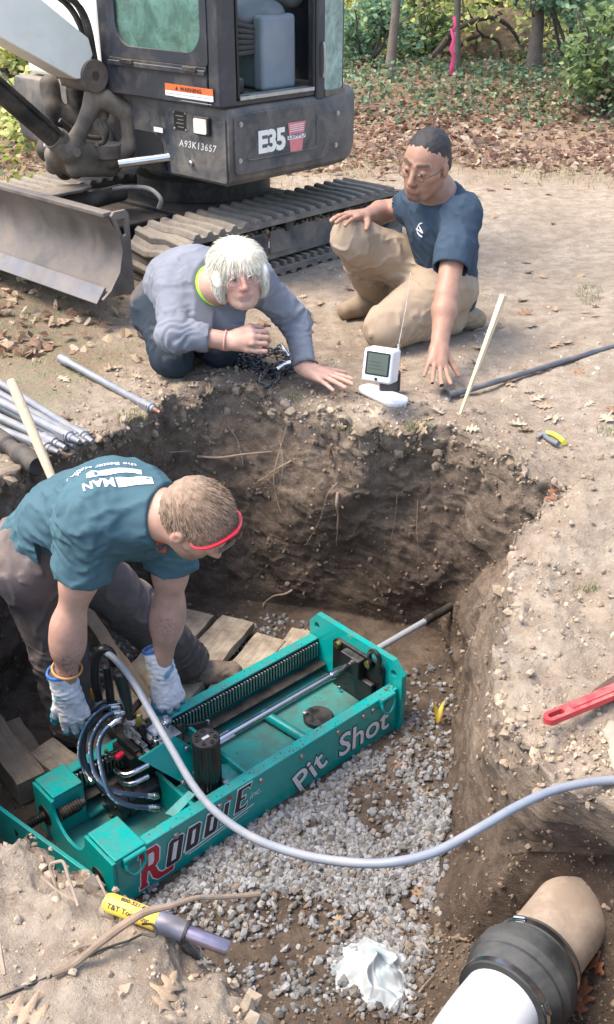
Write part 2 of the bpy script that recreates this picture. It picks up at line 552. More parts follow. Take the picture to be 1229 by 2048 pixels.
soil_c = mixc(nt, math_n(nt, 'MULTIPLY', aL, 0.85), soil_c, litc)
soil_c = mixc(nt, math_n(nt, 'MULTIPLY', aG, ramp(nt, n2, [(0.42, 0), (0.62, 0.8)])), soil_c, (0.15, 0.17, 0.075))
nt.links.new(soil_c, b.inputs["Base Color"])
b.inputs["Roughness"].default_value = 0.95
b.inputs["Specular IOR Level"].default_value = 0.15
hh = math_n(nt, 'ADD', math_n(nt, 'MULTIPLY', n3, 0.45), n2)
hh = math_n(nt, 'ADD', hh, math_n(nt, 'MULTIPLY', noise_node(nt, pos, 320, 3, 0.7), 0.2))
hh = math_n(nt, 'ADD', hh, math_n(nt, 'MULTIPLY', noise_node(nt, pos, 42, 6, 0.7), 0.7))
bump(nt, hh, 1.0, 0.016, b)
SOIL = m
ground = mesh_np("ground", TVd, TF, SOIL, attrs=dict(moist=np.clip(moist, 0, 1), litter=litter, green=green, low_dark=low_dark))
tag(ground, "bare tan soil around a deep freshly dug pit with brown earth walls", kind='structure')
BVH = BVHTree.FromPolygons([tuple(v) for v in TVd.tolist()], TF.tolist())
def hit(px, py):
    """where the line of sight of a photo pixel meets the soil"""
    d = Vector(ray(px, py)).normalized()
    loc, nor, idx, dd = BVH.ray_cast(Vector((0, 0, EYE)), d)
    if loc is None: return None
    if nor.dot(d) > 0: nor = -nor
    return np.array(loc), np.array(nor)
def drop(x, y, z=6.0):
    loc, nor, idx, dd = BVH.ray_cast(Vector((x, y, z)), Vector((0, 0, -1)))
    if loc is None: return np.array([x, y, 0.0]), np.array([0, 0, 1.0])
    if nor.z < 0: nor = -nor
    return np.array(loc), np.array(nor)

# ------------------------------------------------------------------ scatter helpers
def rand_rots(n):
    q = rng.normal(size=(n, 4)); q /= np.linalg.norm(q, axis=1)[:, None]
    w, x, y, z = q.T
    R = np.empty((n, 3, 3))
    R[:, 0, 0] = 1-2*(y*y+z*z); R[:, 0, 1] = 2*(x*y-z*w); R[:, 0, 2] = 2*(x*z+y*w)
    R[:, 1, 0] = 2*(x*y+z*w); R[:, 1, 1] = 1-2*(x*x+z*z); R[:, 1, 2] = 2*(y*z-x*w)
    R[:, 2, 0] = 2*(x*z-y*w); R[:, 2, 1] = 2*(y*z+x*w); R[:, 2, 2] = 1-2*(x*x+y*y)
    return R
_ph = (1+5**.5)/2
ICO_V = np.array([(-1, _ph, 0), (1, _ph, 0), (-1, -_ph, 0), (1, -_ph, 0), (0, -1, _ph), (0, 1, _ph), (0, -1, -_ph), (0, 1, -_ph), (_ph, 0, -1), (_ph, 0, 1), (-_ph, 0, -1), (-_ph, 0, 1)], float)
ICO_V /= np.linalg.norm(ICO_V[0])
ICO_F = np.array([(0, 11, 5), (0, 5, 1), (0, 1, 7), (0, 7, 10), (0, 10, 11), (1, 5, 9), (5, 11, 4), (11, 10, 2), (10, 7, 6), (7, 1, 8), (3, 9, 4), (3, 4, 2), (3, 2, 6), (3, 6, 8), (3, 8, 9), (4, 9, 5), (2, 4, 11), (6, 2, 10), (8, 6, 7), (9, 8, 1)])
def stones(name, pts, sizes, mat, cols, ragged=0.28, squash=(0.6, 1.0), smooth_=False, kind='stuff'):
    n = len(pts)
    V = np.repeat(ICO_V[None], n, 0)*(1+rng.uniform(-ragged, ragged, (n, 12, 1)))
    V *= np.c_[rng.uniform(0.8, 1.25, n), rng.uniform(0.75, 1.0, n), rng.uniform(squash[0], squash[1], n)][:, None, :]
    V = np.einsum('nij,nkj->nki', rand_rots(n), V)*np.asarray(sizes)[:, None, None]+np.asarray(pts)[:, None, :]
    F = (ICO_F[None]+12*np.arange(n)[:, None, None]).reshape(-1, 3)
    o = mesh_np(name, V.reshape(-1, 3), F, mat, cols=np.repeat(cols, 12, 0), smooth_=smooth_)
    if kind: o["kind"] = kind
    return o
CLOD = pm("soil_clod", (0, 0, 0), 0.95, 0, 0.25, 30, 0.5, 160, 0.003, attr="Col", spec=0.15)
# crumbs and clods clinging to the walls, the lip and the bench
sel = np.zeros(len(TV))
sel += (REG == 1)*(0.45+1.3*lip)*(1-0.80*smoothface)
sel += (REG == 2)*(DEP < 2.2)*np.exp(-DEP/0.35)*0.9*1.0
sel += (REG == 2)*(DEP < 1.2)*on_bench*0.30
sel += (REG == 0)*0.22
sel += (REG == 0)*1.4*(TV[:, 0] > .15)*(TV[:, 1] < 2.0)
sel += (REG == 0)*.7*(TV[:, 1] < 1.75)*(TV[:, 0] > -.3)
ring_area = np.ones(len(TV)); ring_area[REG == 2] = (DEP[REG == 2]*0.09+0.006)*60
sel *= ring_area
idx = rng.choice(len(TV), 24000, p=sel/sel.sum())
sz = 0.0018+0.008*rng.random(len(idx))**6+0.0015*rng.random(len(idx))
big = rng.random(len(idx)) < 0.045*(lip[idx]*(1-.7*on_bench[idx])+0.25)
sz = np.where(big, rng.uniform(0.007, 0.014, len(idx)), sz)
mo = np.clip(moist[idx]+.35*low_dark[idx]+rng.normal(0, 0.1, len(idx)), 0, 1)[:, None]
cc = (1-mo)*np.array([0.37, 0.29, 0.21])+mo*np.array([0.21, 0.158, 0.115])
cc *= rng.uniform(0.75, 1.25, (len(idx), 1))
pp = TVd[idx]+rng.normal(0, 0.006, (len(idx), 3))
pp[:, 2] += sz*0.2
o = stones("soil_crumbs", pp, sz, CLOD, cc, 0.36, (0.5, 1.0), False)
tag(o, "loose crumbs and clods of soil on the pit walls and edges")
# larger clods broken off along the lip
sel2 = (REG == 1)*(DEP > .84)*(1-.8*on_bench)+(REG == 2)*(DEP < .05)*.8
idx = rng.choice(len(TV), 520, p=sel2/sel2.sum())
mo = np.clip(moist[idx]+rng.normal(-.1, 0.12, len(idx)), 0, 1)[:, None]
cc = ((1-mo)*np.array([0.38, 0.30, 0.215])+mo*np.array([0.20, 0.150, 0.108]))*rng.uniform(.75, 1.2, (len(idx), 1))
o = stones("soil_clods", TVd[idx]+rng.normal(0, .004, (len(idx), 3)), .007+.018*rng.random(len(idx))**2.5, CLOD, cc, .34, (.55, .95), False)
tag(o, "lumps of broken earth along the lip of the pit")
# pale pebbles on the open ground
n = 900
ang_ = rng.uniform(0, 1, n)
px_ = rng.uniform(250, 1229, n); py_ = 330+rng.random(n)**0.7*560
pp, ss = [], []
for a1, b1 in zip(px_, py_):
    h_ = hit(a1, b1)
    if h_ is not None and h_[0][2] > -0.1:
        pp.append(h_[0]); ss.append(0.003+0.006*random.random()**2)
cc = np.array([0.46, 0.40, 0.33])*rng.uniform(0.6, 1.25, (len(pp), 1))
o = stones("pebbles", np.array(pp), np.array(ss), CLOD, cc, 0.25, (0.5, 0.9), True)
tag(o, "small pale pebbles strewn on the bare ground")

# ------------------------------------------------------------------ crushed stone bed on the pit floor
GRAV = pm("crushed_stone", (0, 0, 0), 0.75, 0, 0.22, 60, 0.35, 260, 0.002, attr="Col", spec=0.35)
def in_poly(x, y, poly):
    r = False; j = len(poly)-1
    for i in range(len(poly)):
        xi, yi = poly[i]; xj, yj = poly[j]
        if (yi > y) != (yj > y) and x < (xj-xi)*(y-yi)/(yj-yi)+xi: r = not r
        j = i
    return r
poly_dense = [(300,1805),(420,1700),(640,1570),(800,1440),(905,1390),(905,1500),(900,1620),(880,1720),(855,1880),(820,1960),(700,1960),(620,1850),(500,1880),(380,1880)]
poly_all = [(180,1860),(300,1700),(640,1520),(780,1330),(930,1330),(915,1600),(880,1900),(840,2048),(560,2048),(430,1960),(330,1900)]
pp, ss = [], []
while len(pp) < 8600:
    a1, b1 = random.uniform(180, 930), random.uniform(1330, 2048)
    if not in_poly(a1, b1, poly_all): continue
    w3 = G(a1, b1, -0.89)
    nn_ = perlin(np.array([w3*5.0]), 77)[0]+0.5*perlin(np.array([w3*14.0]), 79)[0]
    dens = 1.0 if in_poly(a1, b1, poly_dense) else 0.10
    if nn_ > 0.28: dens *= 0.10
    d1 = math.hypot((a1-760)/70, (b1-1600)/60)     # patches of soil showing through
    if d1 < 1: dens *= 0.12
    if math.hypot((a1-520)/200, (b1-1850)/75) < 1: dens *= 0.12
    if math.hypot((a1-870)/50, (b1-1490)/110) < 1: dens *= 0.18
    if random.random() > dens: continue
    _r = np.array([w3[0]+.522, w3[1]-2.037]); _a = _r@np.array([.7373, .6756]); _b = _r@np.array([-.6756, .7373])
    if -.02 < _a < 1.14 and .0 < _b < .43: continue
    g_ = drop(w3[0], w3[1], -0.3)[0]
    if g_[2] > -.78: continue
    g_ = g_+np.array([0, 0, random.uniform(-0.003, 0.010)])
    pp.append(g_); ss.append(random.choice([random.uniform(.0045, .008), random.uniform(.008, .012), random.uniform(.010, .0150)]))
# stones round the planks behind the machine
while len(pp) < 9600:
    a1, b1 = random.uniform(150, 640), random.uniform(1230, 1460)
    w3 = G(a1, b1, -0.9)
    g_ = drop(w3[0], w3[1], -0.3)[0]
    if g_[2] > -0.8: continue
    pp.append(g_+np.array([0, 0, random.uniform(0, 0.006)])); ss.append(random.uniform(0.006, 0.0115))
n = len(pp)
tone = rng.choice([0.0, 1.0, 2.0], n, p=[0.55, 0.3, 0.15])
cc = np.where((tone == 0)[:, None], [0.250, 0.250, 0.250], np.where((tone == 1)[:, None], [0.15, 0.143, 0.135], [0.22, 0.19, 0.155]))
cc = cc*rng.uniform(0.72, 1.28, (n, 1))
o = stones("gravel", np.array(pp), np.array(ss), GRAV, cc, 0.30, (0.5, 0.95))
tag(o, "grey crushed stone bedding on the pit floor beside the boring machine")
# ------------------------------------------------------------------ signed-distance modelling of bodies and clothes
class Field:
    def __init__(s, lo, hi, h):
        s.h = h
        s.lo = np.asarray(lo, float); s.n = np.ceil((np.asarray(hi, float)-s.lo)/h).astype(int)+1
        s.f = np.full(s.n, 0.5, dtype=np.float32)
    def sub(s, lo, hi):
        a = np.clip(np.floor((np.asarray(lo)-s.lo)/s.h).astype(int), 0, s.n)
        b = np.clip(np.ceil((np.asarray(hi)-s.lo)/s.h).astype(int)+1, 0, s.n)
        if (b <= a).any(): return None
        ax = [s.lo[i]+s.h*np.arange(a[i], b[i]) for i in range(3)]
        return (slice(a[0], b[0]), slice(a[1], b[1]), slice(a[2], b[2])), (ax[0][:, None, None], ax[1][None, :, None], ax[2][None, None, :])
    def put(s, d, sl, k, cut=False):
        o = s.f[sl]
        if cut: d = -d
        if k > 0:
            h = np.maximum(k-np.abs(o-d), 0)/k
            r = (np.maximum(o, d)+h*h*k*0.25) if cut else (np.minimum(o, d)-h*h*k*0.25)
        else: r = np.maximum(o, d) if cut else np.minimum(o, d)
        s.f[sl] = r
    def cap(s, a, b, ra, rb=None, k=0.02, n=None, q=1.0, cut=False):
        """tapered capsule a->b; thickness along direction n scaled by q"""
        rb = ra if rb is None else rb
        a = np.asarray(a, float); b = np.asarray(b, float)
        R = max(ra, rb)*max(1, q)+k+2*s.h
        g = s.sub(np.minimum(a, b)-R, np.maximum(a, b)+R)
        if g is None: return s
        sl, (X, Y, Z) = g
        x, y, z = X-a[0], Y-a[1], Z-a[2]
        ab = (b-a)
        if n is not None:
            n = np.asarray(n, float); n = n/np.linalg.norm(n)
            dn = (x*n[0]+y*n[1]+z*n[2])*(1/q-1)
            x, y, z = x+n[0]*dn, y+n[1]*dn, z+n[2]*dn
            ab = ab+n*np.dot(ab, n)*(1/q-1)
        L = max(np.dot(ab, ab), 1e-9)
        t = np.clip((x*ab[0]+y*ab[1]+z*ab[2])/L, 0, 1)
        d = np.sqrt((x-t*ab[0])**2+(y-t*ab[1])**2+(z-t*ab[2])**2)-(ra+(rb-ra)*t)
        if n is not None and q < 1: d = d*(0.5+0.5*q)
        s.put(d.astype(np.float32), sl, k, cut)
        return s
    def ell(s, c, r, F=None, k=0.02, cut=False):
        """ellipsoid with radii r along the rows of F"""
        c = np.asarray(c, float); F = np.eye(3) if F is None else F
        R = max(r)+k+2*s.h
        g = s.sub(c-R, c+R)
        if g is None: return s
        sl, (X, Y, Z) = g
        x, y, z = X-c[0], Y-c[1], Z-c[2]
        q = [(x*F[i][0]+y*F[i][1]+z*F[i][2])/r[i] for i in range(3)]
        k0 = np.sqrt(q[0]**2+q[1]**2+q[2]**2)+1e-9
        k1 = np.sqrt((q[0]/r[0])**2+(q[1]/r[1])**2+(q[2]/r[2])**2)+1e-9
        s.put((k0*(k0-1)/k1).astype(np.float32), sl, k, cut)
        return s
    def cutplane(s, p, n, k=0.0, within=None):
        """remove everything on the side the normal points to"""
        n = np.asarray(n, float); n = n/np.linalg.norm(n); p = np.asarray(p, float)
        g = s.sub(s.lo, s.lo+s.n*s.h) if within is None else s.sub(p-within, p+within)
        sl, (X, Y, Z) = g
        d = -((X-p[0])*n[0]+(Y-p[1])*n[1]+(Z-p[2])*n[2])
        o = s.f[sl]
        s.f[sl] = np.maximum(o, -d.astype(np.float32))
        return s
    def wrinkle(s, amp, scale, seed, stretch=(1, 1, 1), ridge=True, octv=3):
        m = np.argwhere(np.abs(s.f) < 0.03)
        if not len(m): return s
        p = s.lo+m*s.h
        w = p*scale*np.asarray(stretch)
        w = w+0.5*np.c_[perlin(w*0.6, seed+5), perlin(w*0.6, seed+6), perlin(w*0.6, seed+7)]
        v = fbm(w, octv, seed)
        if ridge:
            v = 1-np.minimum(1, np.abs(v)*1.7); v = v**2.5*1.5-.35
        s.f[m[:, 0], m[:, 1], m[:, 2]] -= (amp*v).astype(np.float32)
        return s
    def folds(s, c, u, spacing, amp, radius, seed=0):
        """soft creases across direction u around a point (elbow, knee, waist)"""
        c = np.asarray(c, float); u = np.asarray(u, float)/np.linalg.norm(u)
        g = s.sub(c-radius, c+radius)
        if g is None: return s
        sl, (X, Y, Z) = g
        x, y, z = X-c[0]+0*Y+0*Z, Y-c[1]+0*X+0*Z, Z-c[2]+0*X+0*Y
        r = np.sqrt(x*x+y*y+z*z)
        pts = np.stack([x, y, z], -1)
        sub_ = np.abs(s.f[sl]) < 0.03
        w = np.zeros(r.shape)
        pp = pts[sub_]+c
        ph = (pts[sub_]@u)/spacing+1.3*perlin(pp*9, seed)+0.7*perlin(pp*22, seed+3)
        w[sub_] = np.sin(ph*2*PI)*np.clip(1-r[sub_]/radius, 0, 1)
        s.f[sl] -= (amp*w).astype(np.float32)
        return s
    def mesh(s):
        f = s.f; n = f.shape
        ins = f < 0
        c = np.zeros(tuple(np.array(n)-1), dtype=np.int8)
        cs = [(i, j, k) for i in (0, 1) for j in (0, 1) for k in (0, 1)]
        def sh(a, o): return a[o[0]:n[0]-1+o[0], o[1]:n[1]-1+o[1], o[2]:n[2]-1+o[2]]
        for o in cs: c += sh(ins, o)
        act = (c > 0) & (c < 8)
        A = np.argwhere(act)
        idm = np.full(act.shape, -1, dtype=np.int32); idm[act] = np.arange(len(A))
        acc = np.zeros((len(A), 3)); cnt = np.zeros(len(A))
        for o in cs:
            for ax in range(3):
                if o[ax]: continue
                o2 = list(o); o2[ax] = 1
                fa = f[A[:, 0]+o[0], A[:, 1]+o[1], A[:, 2]+o[2]]
                fb = f[A[:, 0]+o2[0], A[:, 1]+o2[1], A[:, 2]+o2[2]]
                x = (fa < 0) != (fb < 0)
                t = np.where(x, fa/(fa-fb+1e-12), 0)
                q = np.tile(np.array(o, float), (len(A), 1)); q[:, ax] = t
                acc += q*x[:, None]; cnt += x
        V = s.lo+(A+acc/cnt[:, None])*s.h
        Fs = []
        for ax in range(3):
            o2 = [0, 0, 0]; o2[ax] = 1
            sla = tuple(slice(0, n[i]-(1 if i == ax else 0)) for i in range(3))
            slb = tuple(slice(o2[i], n[i]) for i in range(3))
            x = ins[sla] != ins[slb]
            E = np.argwhere(x)
            b, c_ = [(1, 2), (2, 0), (0, 1)][ax]
            E = E[(E[:, b] > 0) & (E[:, c_] > 0) & (E[:, b] < n[b]-1) & (E[:, c_] < n[c_]-1)]
            db = np.zeros(3, int); db[b] = 1; dc = np.zeros(3, int); dc[c_] = 1
            q = [idm[tuple((E-w).T)] for w in (0*db, db, db+dc, dc)]
            q = np.stack(q, 1)
            pos_ = ins[tuple(E.T)]
            q = np.where(pos_[:, None], q, q[:, ::-1])
            Fs.append(q)
        return V, np.concatenate(Fs)

def unit(v):
    v = np.asarray(v, float); return v/np.linalg.norm(v)
def part_mesh(name, fld, mat, root, cols=None, label=None, origin=None):
    V, F = fld.mesh()
    c = cols(V) if callable(cols) else cols
    o = mesh_np(name, V-origin, F, mat, parent=root, cols=c)
    if label: o["label"] = label
    return o, V, F

def head_sdf(f, c, F, U, s=1.0, chin=1.0):
    """c = head centre, F = facing, U = up"""
    F = unit(F); U = unit(U-F*np.dot(U, F)); R = np.cross(F, U)
    fr = [F, R, U]
    p = lambda a, b, d: c+s*(F*a+R*b+U*d)
    f.ell(p(-.012, 0, .030), (.098*s, .077*s, .088*s), fr, .02)
    f.ell(p(.022, 0, -.030), (.070*s, .064*s, .075*s), fr, .03)
    f.ell(p(.032, 0, -.062), (.056*s, .054*s, .052*s), fr, .02)
    f.cap(p(.072, .010, -.098), p(.072, -.010, -.098), .019*s, None, .02)            # chin
    for q in (1, -1):
        f.cap(p(-.005, .055*q, -.050), p(.050, .030*q, -.092), .016*s, None, .022)    # jaw line
        f.cap(p(.060, .042*q, -.020), p(.035, .060*q, -.012), .016*s, None, .018)     # cheekbone
        f.cap(p(.083, .012*q, .030), p(.066, .046*q, .030), .0085*s, None, .012)      # brow
        f.ell(p(.094, .030*q, .008), (.013*s, .017*s, .012*s), fr, .012, cut=True)     # socket
        f.ell(p(.0785, .030*q, .007), (.0125*s, .0150*s, .0118*s), fr, .004)          # lids
        f.cap(p(.0945, .021*q, .003), p(.0925, .038*q, .003), .0048*s, None, .002, cut=True)
        f.ell(p(-.002, .082*q, -.004), (.017*s, .009*s, .031*s), fr, .006)            # ear
        f.ell(p(.002, .092*q, .000), (.009*s, .005*s, .015*s), fr, .003, cut=True)
        f.cap(p(.090, .010*q, -.035), p(.098, .008*q, -.034), .0075*s, None, .008)    # nostril wing
    f.cap(p(.084, 0, .022), p(.110, 0, -.027), .0075*s, .011*s, .012)                  # nose
    f.cap(p(.086, .018, -.060), p(.086, -.018, -.060), .0075*s, None, .010)           # lips
    f.cap(p(.084, .014, -.070), p(.084, -.014, -.070), .008*s, None, .008)
    f.cap(p(.097, .020, -.0645), p(.097, -.020, -.0645), .0022*s, None, .004, cut=True)
    return p, F, U, R
def head_parts(root, p, s, origin, iris=(0.03, 0.02, 0.015), closed=0.0):
    WH = pm("eye_white", (0.26, 0.23, 0.21), 0.3, 0, 0.05, 40, 0)
    for q in (1, -1):
        c = p(.0782, .030*q, .006)
        V, F = lathe2([(-.0115*s*math.cos(t), .0115*s*math.sin(t)) for t in np.linspace(0.02, PI-0.02, 10)], c-origin, p(1, 0, -.25)-p(0, 0, 0), 14)
        e = mk("eye", (V, F), WH, root)
        d = unit(p(1, 0, -.20)-p(0, 0, 0))
        V, F = lathe2([(.0088*s, .0078*s), (.0108*s, .0058*s), (.0120*s, .0015*s)], c-origin, d, 12)
        mk("iris", (V, F), pm("iris", iris, 0.15, 0, 0.1, 50, 0), e)
def hand_sdf(f, w, d, pn, side, s=1.0, curl=(.3, .3, .3, .35), spread=.10, thumb=(.75, .15), k=.008, lift=0.0, fr=1.0):
    """w wrist, d direction of the fingers, pn = normal of the back of the hand, side = +1 when the thumb lies along +cross(d, pn)"""
    d = unit(d); pn = unit(pn-d*np.dot(pn, d)); t = unit(np.cross(d, pn))*side
    W = np.asarray(w, float)
    f.cap(W-d*.02*s, W+d*.02*s, .026*s*fr, .026*s*fr, .02, n=pn, q=.72)
    kn = []
    for i, (off, ln) in enumerate(((.030, .092), (.010, .097), (-.011, .092), (-.031, .084))):
        base = W+d*.015*s+t*off*.5*s
        kk = W+d*ln*s+t*off*s+pn*(.004 if i in (1, 2) else 0)*s
        f.cap(base, kk, .0150*s*fr, .0112*s*fr, .016)
        kn.append(kk)
    f.cap(W+d*.03*s+t*.012*s, W+d*.075*s+t*.012*s, .019*s*fr, .017*s*fr, .012)
    f.cap(W+d*.03*s-t*.016*s, W+d*.070*s-t*.018*s, .018*s*fr, .015*s*fr, .012)
    tips = []
    for i, (L, r) in enumerate((((.044, .026, .021), .0086), ((.048, .030, .023), .0089), ((.045, .028, .022), .0085), ((.036, .021, .019), .0075))):
        c = curl[i]
        sp = (1.5-i)*spread
        dd = unit(d*math.cos(sp)+t*math.sin(sp)+pn*lift)
        a = kn[i]; rr = r*s*fr
        angc = 0
        for j, l in enumerate(L):
            angc += c*(0.8, 1.1, 0.8)[j]
            e = dd*math.cos(angc)-pn*math.sin(angc)
            b = a+e*l*s
            f.cap(a, b, rr*(1.10 if j == 0 else 1.0-.04*j), rr*(1.02-.07*j), .004)
            a = b
        tips.append(a)
    ta, tc = thumb
    m0 = W+d*.022*s+t*.020*s-pn*.006*s
    e1 = unit(d*math.cos(ta)+t*math.sin(ta)-pn*.15)
    m1 = m0+e1*.045*s
    e2 = unit(e1*math.cos(tc)+d*math.sin(tc)*.9-pn*tc*.5); m2 = m1+e2*.034*s
    e3 = unit(e2*math.cos(tc)+d*math.sin(tc)*.8-pn*tc*.7); m3 = m2+e3*.028*s
    f.cap(m0, m1, .0170*s*fr, .0128*s*fr, .014); f.cap(m1, m2, .0112*s*fr, .0105*s*fr, .005); f.cap(m2, m3, .0103*s*fr, .0082*s*fr, .004)
    return kn, tips
def lerp(a, b, t): return np.asarray(a)*(1-t)+np.asarray(b)*t

def skin_material(name):
    return pm(name, (0, 0, 0), 0.5, 0, 0.12, 25, 0.15, 350, 0.0012, attr="Col", sss=0.12, spec=0.4)
def cloth_material(name, col, var=0.16, rough=0.9, **kw):
    return pm(name, col, rough, 0, var, 7, 0.35, 600, 0.0012, spec=0.2, **kw)
def strands(name, root, origin, roots, dirs, length, width, mat, grav=0.5, curl=0.15, seg=4, wob=0.3):
    """narrow hair locks as tapering ribbons"""
    n = len(roots)
    p = np.array(roots, float); d = np.array(dirs, float)
    L = length*rng.uniform(.65, 1.15, n)
    w = rng.normal(size=(n, 3)); side = np.cross(d, w); side /= np.linalg.norm(side, axis=1)[:, None]
    V = np.zeros((n, seg+1, 2, 3))
    bendv = rng.normal(size=(n, 3))*curl
    for j in range(seg+1):
        ww = width*(1-0.85*(j/seg)**2)
        V[:, j, 0] = p-side*ww/2; V[:, j, 1] = p+side*ww/2
        d = d+np.array([0, 0, -grav])/seg+bendv/seg+wob/seg*rng.normal(size=(n, 3))*.3
        d /= np.linalg.norm(d, axis=1)[:, None]
        p = p+d*(L/seg)[:, None]
    F = []
    base = np.arange(n)[:, None]*(2*(seg+1))
    for j in range(seg):
        F.append(np.concatenate([base+2*j, base+2*j+1, base+2*j+3, base+2*j+2], 1))
    return mesh_np(name, V.reshape(-1, 3)-origin, np.concatenate(F), mat, parent=root)
def colour_by(V, base, rules):
    c = np.tile(np.array(base, float), (len(V), 1))
    c *= (1+0.10*perlin(V*28, 3)+0.06*perlin(V*90, 4))[:, None]
    for w, col in rules:
        w = np.clip(w, 0, 1)[:, None]
        c = c*(1-w)+np.array(col)*w
    return np.clip(c, 0, 1)
def face_lines(V, p, s=1.0):
    '''crease shade painted into an adult face: smile lines, lids, crow's feet'''
    d = np.full(len(V), 1.0)
    for q in (1, -1):
        for a, b in (((.094, .015, -.030), (.074, .033, -.074)), ((.088, .018, -.006), (.084, .040, -.008)), ((.080, .044, .004), (.066, .058, .000)), ((.089, .020, .012), (.085, .040, .012))):
            d = np.minimum(d, seg_d(V, p(a[0], a[1]*q, a[2]), p(b[0], b[1]*q, b[2])))
    return 1-smooth(d, .0015*s, .0060*s)
def near(V, p, r): return np.clip(1-np.linalg.norm(V-np.asarray(p), axis=1)/r, 0, 1)
def seg_d(V, a, b):
    a = np.asarray(a, float); b = np.asarray(b, float); ab = b-a
    t = np.clip(((V-a)@ab)/(ab@ab), 0, 1)
    return np.linalg.norm(V-a-t[:, None]*ab, axis=1)
def bounds(pts, m):
    pts = np.array(pts); return pts.min(0)-m, pts.max(0)+m
def boot(f, an, toe, up=(0, 0, 1), s=1.0, k=.02):
    """laced work boot"""
    an = np.asarray(an, float); toe = np.asarray(toe, float)
    d = unit(toe-an); u = unit(np.asarray(up, float)-d*np.dot(up, d))
    heel = an-d*.045*s-u*.055*s
    f.cap(an+u*.07*s, an-u*.02*s, .050*s, .046*s, k)
    f.cap(an-u*.035*s-d*.035*s, an-u*.045*s+d*.10*s, .045*s, .044*s, k)
    f.cap(an-u*.045*s+d*.08*s, toe-u*.052*s-d*.03*s, .042*s, .040*s, k)
    return heel

